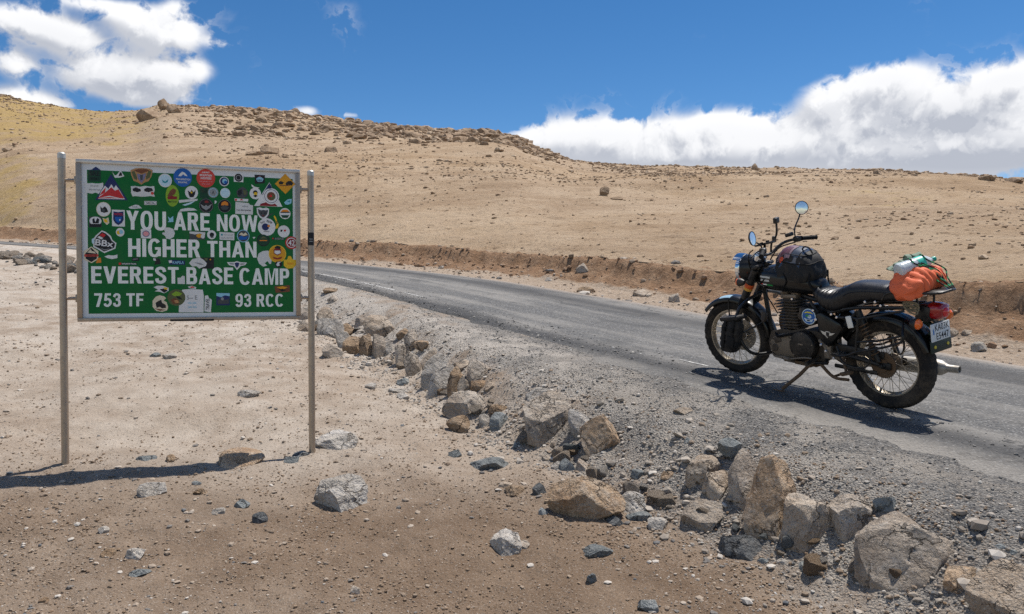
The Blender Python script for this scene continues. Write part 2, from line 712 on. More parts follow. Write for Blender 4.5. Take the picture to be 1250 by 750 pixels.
def make_ground_mat():
    m, k, b = new_mat("sandy_ground")
    P = k.n('ShaderNodeNewGeometry').outputs['Position']
    big = k.noise(P, 0.55, 5.0, 0.55)
    mid = k.noise(P, 3.2, 6.0, 0.62)
    fine = k.noise(P, 38.0, 5.0, 0.7)
    grit = k.noise(P, 150.0, 3.0, 0.7)
    # sand: buff to pinkish beige
    sand = k.ramp(mid, [(0.30, (0.285, 0.214, 0.155)), (0.50, (0.365, 0.288, 0.218)), (0.68, (0.445, 0.370, 0.295))])
    sand = k.mix(k.sstep(big, 0.42, 0.62), sand, k.ramp(mid, [(0.3, (0.345, 0.278, 0.214)), (0.7, (0.485, 0.414, 0.338))]))
    warm_vignette = k.attr('warm_vignette')
    sand = k.mix(warm_vignette, sand, k.ramp(mid, [(0.3, (0.152, 0.100, 0.063)), (0.7, (0.245, 0.173, 0.117))]))
    # gravel of the shoulder: grey chips in grey dust
    vc = k.voronoi(P, 85.0, 'F1', 'Color')
    vd = k.voronoi(P, 85.0)
    sepc = k.n('ShaderNodeSeparateColor')
    k.link(vc, sepc.inputs[0])
    chips = k.ramp(sepc.outputs[0], [(0.0, (0.105, 0.102, 0.100)), (0.30, (0.165, 0.159, 0.150)), (0.60, (0.240, 0.226, 0.207)), (0.85, (0.33, 0.305, 0.272)), (1.0, (0.46, 0.435, 0.395))], 'CONSTANT')
    dust = k.ramp(mid, [(0.3, (0.30, 0.265, 0.225)), (0.7, (0.41, 0.37, 0.32))])
    zone = k.noise(P, 1.5, 5.0, 0.6)
    gcol = k.mix(k.sstep(k.math('ADD', k.math('MULTIPLY', fine, 0.55), k.math('MULTIPLY', zone, 1.25)), 0.80, 1.02), chips, dust)
    gm = k.sstep(k.math('ADD', k.attr('gravel'), k.math('MULTIPLY', k.math('SUBTRACT', mid, 0.5), 1.1)), 0.30, 0.72)
    col = k.mix(gm, sand, gcol)
    # pale dust over the shoulder
    col = k.mix(k.math('MULTIPLY', k.attr('dust'), k.sstep(mid, 0.35, 0.62)), col, (0.54, 0.48, 0.41))
    # grains: dark and light crumbs of several sizes
    cr = k.noise(P, 85.0, 4.0, 0.75)
    cr2 = k.noise(P, 19.0, 6.0, 0.72)
    col = k.mix(k.math('MULTIPLY', k.sstep(fine, 0.57, 0.68), 0.60), col, (0.100, 0.075, 0.055))
    col = k.mix(k.math('MULTIPLY', k.sstep(cr, 0.56, 0.66), 0.65), col, (0.085, 0.063, 0.046))
    col = k.mix(k.math('MULTIPLY', k.sstep(cr2, 0.58, 0.68), 0.45), col, (0.115, 0.088, 0.066))
    col = k.mix(k.math('MULTIPLY', k.sstep(grit, 0.58, 0.68), 0.6), col, (0.55, 0.50, 0.44))
    col = k.mix(k.math('MULTIPLY', k.sstep(k.noise(P, 60.0, 4.0, 0.75), 0.60, 0.70), 0.55), col, (0.52, 0.47, 0.41))
    k.link(col, b.inputs['Base Color'])
    b.inputs['Roughness'].default_value = 0.96
    b.inputs['Specular IOR Level'].default_value = 0.15
    h = k.math('ADD', k.math('MULTIPLY', fine, 1.0), k.math('ADD', k.math('MULTIPLY', cr, -0.6), k.math('MULTIPLY', k.math('MULTIPLY', vd, gm), -1.2)))
    k.link(k.bump(h, 0.9, 0.018), b.inputs['Normal'])
    return m


def make_hill_mat():
    m, k, b = new_mat("dry_hillside")
    P = k.n('ShaderNodeNewGeometry').outputs['Position']
    flat = k.scaled(P, (1, 1, 0.2))
    big = k.noise(flat, 0.045, 5.0, 0.55)
    mid = k.noise(flat, 0.40, 7.0, 0.62)
    fine = k.noise(P, 3.0, 8.0, 0.68)
    tiny = k.noise(P, 16.0, 5.0, 0.7)
    sand = k.ramp(mid, [(0.28, (0.310, 0.208, 0.120)), (0.5, (0.395, 0.280, 0.175)), (0.72, (0.470, 0.352, 0.235))])
    sand = k.mix(k.sstep(big, 0.40, 0.62), sand, k.ramp(mid, [(0.3, (0.350, 0.248, 0.160)), (0.7, (0.470, 0.360, 0.250))]))
    # stone litter and darker earth between, at every size down to gravel
    for sc, lo, hi, f, c in ((1.1, .585, .64, .55, (0.165, 0.105, 0.062)), (3.4, .575, .64, .75, (0.125, 0.076, 0.043)), (3.9, .59, .66, .6, (0.47, 0.37, 0.275)),
                             (9.0, .575, .65, .75, (0.120, 0.074, 0.043)), (11.0, .59, .66, .6, (0.47, 0.375, 0.285)), (24.0, .59, .67, .4, (0.13, 0.083, 0.05))):
        nz = k.noise(k.scaled(P, (1, 1, 1.6)), sc, 5.0, .72)
        sand = k.mix(k.math('MULTIPLY', k.sstep(nz, lo, hi), f), sand, c)
    # contour streaks of paler and darker soil
    st = k.noise(k.scaled(P, (.10, .10, 1.1)), 1.0, 6.0, .62, .6)
    sand = k.mix(k.math('MULTIPLY', k.sstep(st, .50, .62), .38), sand, (0.245, 0.160, 0.095))
    sand = k.mix(k.math('MULTIPLY', k.sstep(st, .48, .36), .30), sand, (0.50, 0.39, 0.275))
    # thin ochre grass
    gm = k.sstep(k.math('ADD', k.attr('grass'), k.math('MULTIPLY', k.math('SUBTRACT', mid, 0.5), 1.3)), 0.30, 0.70)
    sand = k.mix(gm, sand, k.ramp(fine, [(0.3, (0.29, 0.190, 0.070)), (0.7, (0.45, 0.325, 0.150))]))
    # bare earth of the cut
    earth = k.ramp(k.math('ADD', k.math('MULTIPLY', fine, 0.6), k.math('MULTIPLY', tiny, 0.4)), [(0.30, (0.165, 0.093, 0.050)), (0.5, (0.290, 0.178, 0.107)), (0.7, (0.42, 0.290, 0.190))])
    bm = k.sstep(k.math('ADD', k.attr('bank'), k.math('MULTIPLY', k.math('SUBTRACT', fine, 0.5), 0.8)), 0.30, 0.65)
    col = k.mix(bm, sand, earth)
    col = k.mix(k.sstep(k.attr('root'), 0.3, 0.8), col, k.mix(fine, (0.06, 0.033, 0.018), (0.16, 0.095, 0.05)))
    verge = k.ramp(tiny, [(0.3, (0.30, 0.225, 0.160)), (0.5, (0.40, 0.31, 0.23)), (0.7, (0.52, 0.43, 0.34))])
    col = k.mix(k.sstep(k.math('ADD', k.attr('verge'), k.math('MULTIPLY', k.math('SUBTRACT', fine, 0.5), 0.7)), 0.3, 0.7), col, verge)
    k.link(col, b.inputs['Base Color'])
    b.inputs['Roughness'].default_value = 0.97
    b.inputs['Specular IOR Level'].default_value = 0.1
    h = k.math('ADD', k.math('MULTIPLY', fine, 1.0), k.math('MULTIPLY', tiny, 0.45))
    k.link(k.bump(h, 1.0, 0.12), b.inputs['Normal'])
    return m


def make_road_mat():
    m, k, b = new_mat("worn_asphalt")
    P = k.n('ShaderNodeNewGeometry').outputs['Position']
    uv = k.n('ShaderNodeUVMap', uv_map='road').outputs[0]
    sep = k.n('ShaderNodeSeparateXYZ')
    k.link(uv, sep.inputs[0])
    w = sep.outputs[1]
    streak = k.noise(k.scaled(uv, (0.16, 1.9, 1)), 1.0, 5.0, 0.6)
    patch = k.noise(P, 0.7, 5.0, 0.6)
    fine = k.noise(P, 30.0, 5.0, 0.7)
    agg_c = k.voronoi(P, 62.0, 'F1', 'Color')
    agg_d = k.voronoi(P, 62.0)
    sc = k.n('ShaderNodeSeparateColor')
    k.link(agg_c, sc.inputs[0])
    stone = k.ramp(sc.outputs[0], [(0.0, (0.052, 0.051, 0.049)), (0.3, (0.112, 0.109, 0.103)), (0.65, (0.185, 0.178, 0.166)), (0.9, (0.38, 0.37, 0.35))], 'CONSTANT')
    base = k.mix(k.sstep(agg_d, 0.35, 0.6), stone, (0.100, 0.099, 0.098))
    base = k.mix(k.math('MULTIPLY', k.sstep(fine, 0.42, 0.70), 0.40), base, (0.275, 0.258, 0.234))
    # grey dust lies between the wheel tracks and over the edges
    dusty = k.sstep(k.math('ADD', k.math('MULTIPLY', streak, 0.75), k.math('MULTIPLY', patch, 0.45)), 0.50, 0.72)
    base = k.mix(k.math('MULTIPLY', dusty, 0.75), base, (0.290, 0.270, 0.242))
    mg = k.noise(P, 13.0, 6.0, 0.75)
    base = k.mix(k.math('MULTIPLY', k.sstep(mg, 0.54, 0.66), 0.45), base, (0.070, 0.069, 0.068))
    base = k.mix(k.math('MULTIPLY', k.sstep(k.noise(P, 17.0, 6.0, 0.75), 0.57, 0.68), 0.40), base, (0.36, 0.345, 0.32))
    tar = k.noise(k.scaled(uv, (0.55, 1.1, 1)), 1.0, 7.0, 0.62, 0.4)
    base = k.mix(k.math('MULTIPLY', k.sstep(tar, 0.575, 0.605), 0.42), base, (0.070, 0.069, 0.067))
    ckv = k.n('ShaderNodeVectorMath', operation='MULTIPLY_ADD')
    k.link(k.noise(P, 2.2, 5.0, .6, color=True), ckv.inputs[0])
    ckv.inputs[1].default_value = (.8, .8, .8)
    k.link(P, ckv.inputs[2])
    ck = k.voronoi(ckv.outputs[0], 0.75, 'DISTANCE_TO_EDGE')
    base = k.mix(k.math('MULTIPLY', k.math('SUBTRACT', 1.0, k.sstep(ck, 0.004, 0.016)), k.math('MULTIPLY', k.sstep(patch, .46, .58), .75)), base, (0.035, 0.034, 0.033))
    # bitumen-dark bands: worn inner edge and a strip near the far side

    def band(c, wd):
        u = k.math('MULTIPLY', k.math('SUBTRACT', k.math('ADD', w, k.math('MULTIPLY', k.math('SUBTRACT', patch, 0.5), 0.5)), c), 1.0 / wd)
        return k.math('POWER', 2.718281828, k.math('MULTIPLY', k.math('MULTIPLY', u, u), -1.0))
    dk = k.math('ADD', k.math('MULTIPLY', band(-0.42, 0.26), 0.80), k.math('MULTIPLY', band(2.45, 0.42), 0.70), clamp=True)
    dk = k.math('MULTIPLY', dk, k.sstep(k.math('ADD', streak, k.math('MULTIPLY', fine, 0.25)), 0.36, 0.58))
    base = k.mix(dk, base, k.mix(agg_d, (0.030, 0.030, 0.032), (0.062, 0.061, 0.060)))
    far = k.sstep(k.math('ADD', w, k.math('MULTIPLY', k.math('SUBTRACT', fine, 0.5), 0.5)), 3.05, 3.45)
    base = k.mix(k.math('MULTIPLY', far, 0.75), base, (0.36, 0.30, 0.245))
    near = k.sstep(k.math('ADD', k.math('MULTIPLY', w, -1.0), k.math('MULTIPLY', k.math('SUBTRACT', k.math('ADD', patch, k.math('MULTIPLY', fine, 0.5)), 0.75), 1.2)), 0.50, 1.05)
    base = k.mix(k.math('MULTIPLY', near, 0.60), base, (0.27, 0.245, 0.212))
    k.link(base, b.inputs['Base Color'])
    b.inputs['Roughness'].default_value = 0.88
    b.inputs['Specular IOR Level'].default_value = 0.3
    h = k.math('ADD', k.math('MULTIPLY', agg_d, -1.0), k.math('MULTIPLY', fine, 1.0))
    k.link(k.bump(h, 0.9, 0.012), b.inputs['Normal'])
    return m


MAT_GROUND = make_ground_mat()
MAT_HILL = make_hill_mat()
MAT_ROAD = make_road_mat()


# ------------------------------------------------------------------ ground and hillside: one continuous surface
def build_ground():
    az = np.radians(np.concatenate([np.arange(-180, -48, 3.0), np.arange(-48, 48, 0.2), np.arange(48, 180, 3.0)]))
    rad = np.concatenate([[0.02], np.geomspace(0.5, 420.0, 860), [520, 700, 1000, 1500, 2200, 3000]])
    A, Rr = np.meshgrid(az, rad)
    X = (Rr * np.sin(A)).ravel()
    Y = (Rr * np.cos(A)).ravel()
    Z = terrain(X, Y)
    s, w, zr = road_coords(X, Y)
    nA = len(az)
    nR = len(rad)
    ii, jj = np.meshgrid(np.arange(nR - 1), np.arange(nA), indexing='ij')
    j2 = (jj + 1) % nA
    q = np.stack([ii * nA + jj, ii * nA + j2, (ii + 1) * nA + j2, (ii + 1) * nA + jj], -1).reshape(-1, 4)
    q = q[:, ::-1]
    r = np.hypot(X, Y)
    phi = np.arctan2(X, Y)
    # where each kind of surface lies
    gravel = smooth(-2.0, -1.35, w) * (1 - smooth(14, 22, s)) * smooth(-30, -2, s + 30)
    gravel = np.maximum(gravel * (0.55 + 0.45 * smooth(6, 1, s)), 0.75 * smooth(3.2, 0.6, s) * smooth(-2.7, -1.7, w))
    dust = smooth(-2.6, -1.6, w) * (1 - smooth(-1.0, -0.55, w)) * smooth(0.5, 4, s)
    dust = np.maximum(dust, 0.35 * smooth(6.5, 9.5, Y) * smooth(-2.0, -3.0, w))
    warm_vignette = smooth(5.7, 4.1, np.hypot(X * 0.8 + .8, Y)) * smooth(-1.7, -2.6, w)  # browner foreground soil; part of its darkness is a vignette put into the colour
    warm_vignette = warm_vignette * (0.70 + 0.30 * smooth(-0.2, 0.25, fbm(X * 0.7, Y * 0.7, 81, 3)))
    bank = smooth(4.35, 4.7, w) * (1 - smooth(5.45, 5.9, w))
    qq = w + 0.55 * fbm(s * 1.1, w * 0.8, 41, 4) + 0.18 * fbm(s * 5, w * 3, 43, 3)
    root = np.zeros_like(w)
    verge = smooth(3.2, 3.5, w) * (1 - smooth(4.3, 4.8, w))
    pxl = 625 + F * np.tan(np.clip(phi, -1.2, 1.2))
    zz = (Z - EYE) / np.maximum(Y, 1.0)
    nb = fbm(X * 0.03, Y * 0.03, 85, 4)
    rb = np.interp(phi, PHI, RB)
    rr = np.interp(phi, _az, _rr)
    tau = (r - rb) / np.maximum(rr - rb, 1)
    left = smooth(330, 60, pxl)
    tn = tau + nb * .6 + .12 * fbm(X * .2, Y * .2, 86, 4)
    grass = left * smooth(330, 190, pxl) * (smooth(.36, .46, tn) * (1 - smooth(1.05, 1.1, tau)) * .64 + .50 * smooth(.10, .14, tn) * smooth(.27, .20, tn) * smooth(210, 120, pxl)) + left * 0.34 * smooth(.10, .02, tau)
    grass = np.maximum(grass, 0.36 * np.exp(-((pxl - 1070) / 110) ** 2 - ((tau - .27) / .10) ** 2))
    grass = np.where(w > 5.3, grass, 0)
    wc = w[q].mean(1)
    hillside = wc > 1.5
    for name, sel, mat, ats in (("ground", ~hillside, MAT_GROUND, dict(gravel=gravel, dust=dust, warm_vignette=warm_vignette)),
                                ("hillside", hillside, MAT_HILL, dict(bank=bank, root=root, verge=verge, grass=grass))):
        f = q[sel]
        used = np.unique(f)
        remap = np.full(len(X), -1)
        remap[used] = np.arange(len(used))
        me = np_mesh(name, np.stack([X[used], Y[used], Z[used]], 1), quads=remap[f])
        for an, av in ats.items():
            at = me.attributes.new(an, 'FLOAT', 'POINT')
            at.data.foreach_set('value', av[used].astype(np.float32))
        tag(mesh_obj(name, me, None, mat), kind='structure')


def build_road():
    s = np.concatenate([np.arange(-40, -6, 0.5), np.arange(-6, 30, 0.08), np.arange(30, 150, 0.5)])
    nW = 26
    V, UV = [], []
    e0 = W_NEAR - 0.62 * smooth(5.5, 0.8, s) + 0.16 * fbm(s * 1.3, s * 0 + 1, 91, 5) * 2
    e1 = W_FAR + 0.07 * fbm(s * 1.1, s * 0 + 2, 92, 5) * 2
    for j in range(nW + 2):
        if j == 0:
            w, dz = e0 - 0.03, -0.06
        elif j == nW + 1:
            w, dz = e1 + 0.03, -0.06
        else:
            w, dz = e0 + (e1 - e0) * (j - 1) / (nW - 1), 0.0
        x, y, z = line_at(s, w)
        sink = 0.055 * smooth(0.42, 0.0, w - e0) * smooth(6.0, 2.5, s) * (0.6 + 1.6 * np.clip(fbm(s * 2.2, w * 2.2, 94, 4) + .3, 0, 1))
        z = z + dz - sink + 0.012 * fbm(s * 0.6, w * 1.2, 93, 3)
        V.append(np.stack([x, y, z], 1))
        UV.append(np.stack([s, w * np.ones_like(s)], 1))
    n = len(s)
    V = np.concatenate(V)
    UV = np.concatenate(UV)
    i, j = np.meshgrid(np.arange(nW + 1), np.arange(n - 1), indexing='ij')
    q = np.stack([i * n + j, i * n + j + 1, (i + 1) * n + j + 1, (i + 1) * n + j], -1).reshape(-1, 4)
    q = q[:, ::-1]
    me = np_mesh("road", V, quads=q)
    uvl = me.uv_layers.new(name='road')
    idx = np.empty(len(me.loops), dtype=np.int32)
    me.loops.foreach_get('vertex_index', idx)
    uvl.data.foreach_set('uv', UV[idx].astype(np.float32).ravel())
    road = tag(mesh_obj("road", me, None, MAT_ROAD), kind='structure')
    # what is left of the white edge line: broken, ragged dashes 4 mm above the asphalt
    m, k, b = new_mat("worn_line_paint")
    P = k.n('ShaderNodeNewGeometry').outputs['Position']
    col = k.mix(k.sstep(k.noise(P, 28.0, 5.0, 0.7), 0.42, 0.60), (0.55, 0.53, 0.49), (0.19, 0.185, 0.18))
    k.link(col, b.inputs['Base Color'])
    b.inputs['Roughness'].default_value = 0.9
    rng = random.Random(3)
    for s0, s1, wd in ((1.62, 2.02, .05), (7.3, 8.0, .05), (8.25, 9.6, .07), (9.75, 11.4, .08), (11.5, 14.2, .08), (14.4, 18.0, .08), (18.2, 24.0, .08)):
        mb = MB()
        st = np.arange(s0, s1 + .001, 0.1 if s1 - s0 < 3 else .25)
        rows = []
        for t in st:
            tp = min(1, min(t - s0, s1 - t) / 0.15 + .15)
            a = -0.06 - wd * tp * rng.uniform(.3, .55)
            c = -0.06 + wd * tp * rng.uniform(.3, .55)
            row = []
            for w_ in (a, c):
                x, y, z = line_at(t, w_)
                row.append((float(x), float(y), float(z + 0.012 * fbm(np.array([t * .6]), np.array([w_ * 1.2]), 93, 3)[0] + 0.004)))
            rows.append(row)
        mb.loft(rows, closed_ring=False, caps=False)
        mb.build("edge_line", m, road, smooth=0)


def build_lip():
    # the ragged turf edge that overhangs the cut bank
    s = np.arange(-4, 46, 0.07)
    n = len(s)
    ed = 5.30 - 0.55 * fbm(s * 1.1, s * 0 + 4.2, 41, 4) + 0.05 * fbm(s * 6, s * 0, 44, 3)
    jag = 0.09 * fbm(s * 3.1, s * 0 + 7, 45, 4) + 0.05 * fbm(s * 14, s * 0 + 9, 46, 2)
    back = ed + 0.55
    th = 0.025 + 0.035 * np.clip(fbm(s * 2.2, s * 0 + 3, 47, 4) + .3, 0, 1)
    xb, yb, _ = line_at(s, back)
    zb = terrain(xb, yb) + 0.004
    xm, ym, _ = line_at(s, ed + 0.22)
    zm = np.maximum(terrain(xm, ym) + 0.012, zb - 0.10)
    xf_, yf_, _ = line_at(s, ed + 0.05 + jag)
    ztop = zm - 0.02 + 0.03 * fbm(s * 5, s * 0, 48, 2)
    V = np.concatenate([np.stack([xb, yb, zb], 1), np.stack([xm, ym, zm], 1), np.stack([xf_, yf_, ztop], 1), np.stack([xf_, yf_, ztop - th], 1), np.stack([xm, ym, ztop - th - .05], 1), np.stack([xb, yb, zb - .15], 1)])
    i, j = np.meshgrid(np.arange(5), np.arange(n - 1), indexing='ij')
    q = np.stack([i * n + j, i * n + j + 1, (i + 1) * n + j + 1, (i + 1) * n + j], -1).reshape(-1, 4)[:, ::-1]
    me = np_mesh("bank_lip", V, quads=q, smooth=False)
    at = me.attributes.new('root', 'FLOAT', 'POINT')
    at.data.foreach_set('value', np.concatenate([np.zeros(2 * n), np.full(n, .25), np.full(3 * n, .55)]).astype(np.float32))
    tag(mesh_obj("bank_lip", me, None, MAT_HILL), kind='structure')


build_ground()
build_road()
build_lip()

# ------------------------------------------------------------------ rocks
def rock_mat(name, c_dark, c_mid, c_light, speck_d, speck_l, scale=1.0, dusty=0.35, dust=(0.50, 0.43, 0.36)):
    m, k, b = new_mat(name)
    P = k.n('ShaderNodeTexCoord').outputs['Object']
    oi = k.n('ShaderNodeObjectInfo').outputs['Random']
    vm = k.n('ShaderNodeVectorMath', operation='ADD')
    k.link(P, vm.inputs[0])
    cx = k.n('ShaderNodeCombineXYZ')
    k.link(k.math('MULTIPLY', oi, 37.0), cx.inputs[0])
    k.link(k.math('MULTIPLY', oi, 11.0), cx.inputs[1])
    k.link(cx.outputs[0], vm.inputs[1])
    V = vm.outputs[0]
    n1 = k.noise(V, 5.0 * scale, 6.0, 0.6)
    n2 = k.noise(V, 62.0 * scale, 4.0, 0.75)
    n3 = k.noise(V, 88.0 * scale, 3.0, 0.7)
    n4 = k.noise(V, 14.0 * scale, 5.0, 0.62)
    col = k.ramp(n1, [(0.30, c_dark), (0.5, c_mid), (0.70, c_light)])
    col = k.mix(k.math('MULTIPLY', k.sstep(n2, 0.54, 0.64), 0.70), col, speck_d)
    col = k.mix(k.math('MULTIPLY', k.sstep(n3, 0.56, 0.66), 0.65), col, speck_l)
    col = k.mix(k.math('MULTIPLY', k.sstep(n4, 0.52, 0.68), dusty), col, dust)
    # cracks and darker weathered patches
    wv = k.n('ShaderNodeVectorMath', operation='MULTIPLY_ADD')
    k.link(k.noise(V, 9.0 * scale, 4.0, .6, color=True), wv.inputs[0])
    wv.inputs[1].default_value = (.22, .22, .22)
    k.link(V, wv.inputs[2])
    ck = k.voronoi(wv.outputs[0], 3.6 * scale, 'DISTANCE_TO_EDGE')
    crack = k.math('MULTIPLY', k.math('SUBTRACT', 1.0, k.sstep(ck, 0.0, 0.028)), k.sstep(n1, .40, .60))
    col = k.mix(k.math('MULTIPLY', crack, .75), col, speck_d)
    n5 = k.noise(wv.outputs[0], 3.0 * scale, 6.0, .65)
    col = k.mix(k.math('MULTIPLY', k.sstep(n5, .55, .68), .5), col, c_dark)
    hsv = k.n('ShaderNodeHueSaturation')
    k.link(col, hsv.inputs['Color'])
    k.link(k.math('ADD', 0.85, k.math('MULTIPLY', oi, 0.3)), hsv.inputs['Value'])
    k.link(hsv.outputs[0], b.inputs['Base Color'])
    b.inputs['Roughness'].default_value = 0.92
    b.inputs['Specular IOR Level'].default_value = 0.25
    h = k.math('ADD', k.math('MULTIPLY', n4, 1.6), k.math('ADD', k.math('MULTIPLY', n2, 0.45), k.math('ADD', k.math('MULTIPLY', n3, 0.12), k.math('MULTIPLY', crack, -0.8))))
    k.link(k.bump(h, 1.0, 0.045), b.inputs['Normal'])
    return m


ROCK = {
    'tan': rock_mat("tan_granite", (0.32, 0.235, 0.162), (0.47, 0.37, 0.275), (0.57, 0.485, 0.39), (0.12, 0.085, 0.06), (0.60, 0.54, 0.46), dusty=.5, dust=(.55, .48, .40)),
    'brown': rock_mat("brown_granite", (0.23, 0.145, 0.085), (0.36, 0.245, 0.15), (0.46, 0.34, 0.235), (0.10, 0.065, 0.038), (0.52, 0.43, 0.33), dusty=.4, dust=(.50, .42, .33)),
    'orange': rock_mat("orange_granite", (0.33, 0.21, 0.125), (0.46, 0.325, 0.21), (0.57, 0.45, 0.33), (0.14, 0.095, 0.062), (0.60, 0.53, 0.45), dusty=.4, dust=(.56, .48, .39)),
    'grey': rock_mat("grey_granite", (0.31, 0.245, 0.188), (0.45, 0.37, 0.29), (0.55, 0.475, 0.39), (0.11, 0.092, 0.078), (0.58, 0.54, 0.49), dusty=.5, dust=(.54, .48, .41)),
    'pale': rock_mat("pale_dusty_granite", (0.36, 0.315, 0.265), (0.49, 0.44, 0.38), (0.62, 0.575, 0.52), (0.23, 0.19, 0.155), (0.70, 0.66, 0.60), dusty=.5, dust=(.60, .54, .46)),
    'slate': rock_mat("blue_grey_slate", (0.15, 0.162, 0.162), (0.24, 0.253, 0.246), (0.33, 0.34, 0.33), (0.08, 0.085, 0.09), (0.36, 0.37, 0.36), dusty=.35, dust=(.40, .37, .33)),
    'dark': rock_mat("dark_slate", (0.09, 0.092, 0.093), (0.145, 0.148, 0.148), (0.21, 0.212, 0.21), (0.05, 0.05, 0.052), (0.28, 0.28, 0.27), dusty=.3, dust=(.33, .29, .25)),
    'hill': rock_mat("hillside_stone", (0.215, 0.140, 0.083), (0.33, 0.230, 0.148), (0.44, 0.325, 0.22), (0.12, 0.075, 0.045), (0.48, 0.38, 0.28), scale=.25, dusty=.4, dust=(.44, .33, .22)),
}


def ico(sub):
    bm = bmesh.new()
    bmesh.ops.create_icosphere(bm, subdivisions=sub, radius=1.0)
    bm.verts.index_update()
    V = np.array([v.co[:] for v in bm.verts])
    T = np.array([[v.index for v in f.verts] for f in bm.faces])
    bm.free()
    return V, T


ICO = {i: ico(i) for i in (1, 2, 3, 4, 5)}


def rock_shape(seed, sub=3, cuts=12, boxy=0.5, rough=0.05):
    """A broken stone: a ball cut by flat faces, then roughened. Fits a box of -1..1 on each axis."""
    rs = np.random.RandomState(seed)
    V, T = ICO[sub]
    V = V.copy()
    N = []
    M = np.linalg.qr(rs.randn(3, 3))[0]
    for i in range(3):
        for sg in (-1, 1):
            n = M[i] * sg + rs.randn(3) * 0.22
            N.append((n / np.linalg.norm(n), rs.uniform(0.56, 0.76) if rs.rand() < boxy + .30 else rs.uniform(.74, .92)))
    for i in range(cuts - 6):
        n = rs.randn(3)
        N.append((n / np.linalg.norm(n), rs.uniform(0.62, 0.88)))
    for n, d in N:
        dist = V @ n
        over = dist > d
        V[over] -= np.outer(dist[over] - d, n)
    if rough > 0:
        L = np.linalg.norm(V, axis=1, keepdims=True)
        U = V / np.maximum(L, 1e-6)
        a = fbm(V[:, 0] * 2.2 + 5 + seed, V[:, 1] * 2.2 + V[:, 2] * 1.7, seed, 4)
        c = fbm(V[:, 1] * 6 + seed * .3, V[:, 2] * 6 + V[:, 0] * 5.1, seed + 5, 4)
        rid = 1 - 2 * np.abs(fbm(V[:, 0] * 3.1 + seed, V[:, 2] * 3.1 - V[:, 1] * 2.3, seed + 9, 4))
        V = V + U * (a * rough * 2.0 + c * rough * 1.1 - np.clip(rid - .82, 0, 1) * rough * 3.0)[:, None]
        if sub >= 4:
            e = fbm(V[:, 0] * 17 + seed, V[:, 1] * 17 + V[:, 2] * 13, seed + 21, 3)
            V = V + U * (e * rough * .55)[:, None]
    mn, mx = V.min(0), V.max(0)
    V = (V - (mn + mx) / 2) / ((mx - mn) / 2)
    return V, T


def rock_object(name, V, T, mat, smooth_angle=20):
    me = np_mesh(name, V, tris=T)
    me.set_sharp_from_angle(angle=R(smooth_angle))
    return mesh_obj(name, me, None, mat)


def place_rock(x0, x1, y0, y1, kind, label, seed, depth=0.8, sub=None, yaw=None, tilt=0.0, sink=0.20, group=None, name='rock', flat=False, lift=0.0, lean=0.38):
    """A stone that stands on the ground where the photograph shows its foot, in its real size."""
    cx = (x0 + x1) / 2
    p = hit(cx, y1 - 0.12 * (y1 - y0))
    dist = p[1]
    w = (x1 - x0) / F * dist
    h = (y1 - y0) / F * dist
    dep = w * depth
    up = (EYE - p[2]) / math.hypot(p[0], p[1])           # how steeply it is looked down on
    hz = max((h - max(up, 0.02) * dep * 0.60) / (1 + (0 if flat else lean * max(up, 0))), h * (0.22 if flat else 0.45))
    px_w = x1 - x0
    sub = (5 if px_w > 36 else 4 if px_w > 15 else 3)
    V, T = rock_shape(seed, sub, rough=0.055)
    rs = np.random.RandomState(seed + 999)
    yaw = rs.uniform(-.5, .5) if yaw is None else yaw
    V = V * np.array([w / 2, dep / 2, hz * (0.5 + sink)])
    if not flat:
        V[:, 1] += V[:, 2] * lean            # most of the row leans back against the bank
    ca, sa = math.cos(tilt), math.sin(tilt)
    V = np.stack([V[:, 0] * ca - V[:, 2] * sa, V[:, 1], V[:, 0] * sa + V[:, 2] * ca], 1)
    bearing = -math.atan2(p[0], p[1]) + yaw * 0.3
    o = rock_object(name, V, T, ROCK[kind])
    d = np.array([p[0], p[1]]) / math.hypot(p[0], p[1])
    c = np.array([p[0], p[1]]) + d * dep * 0.42
    zmin = V[:, 2].min()
    o.location = (c[0], c[1], p[2] - zmin - 2 * hz * sink + lift)
    o.rotation_euler = (0, 0, bearing)
    return tag(o, label, 'rock', group)


LINE_G = "rocks lined up along the road's edge"
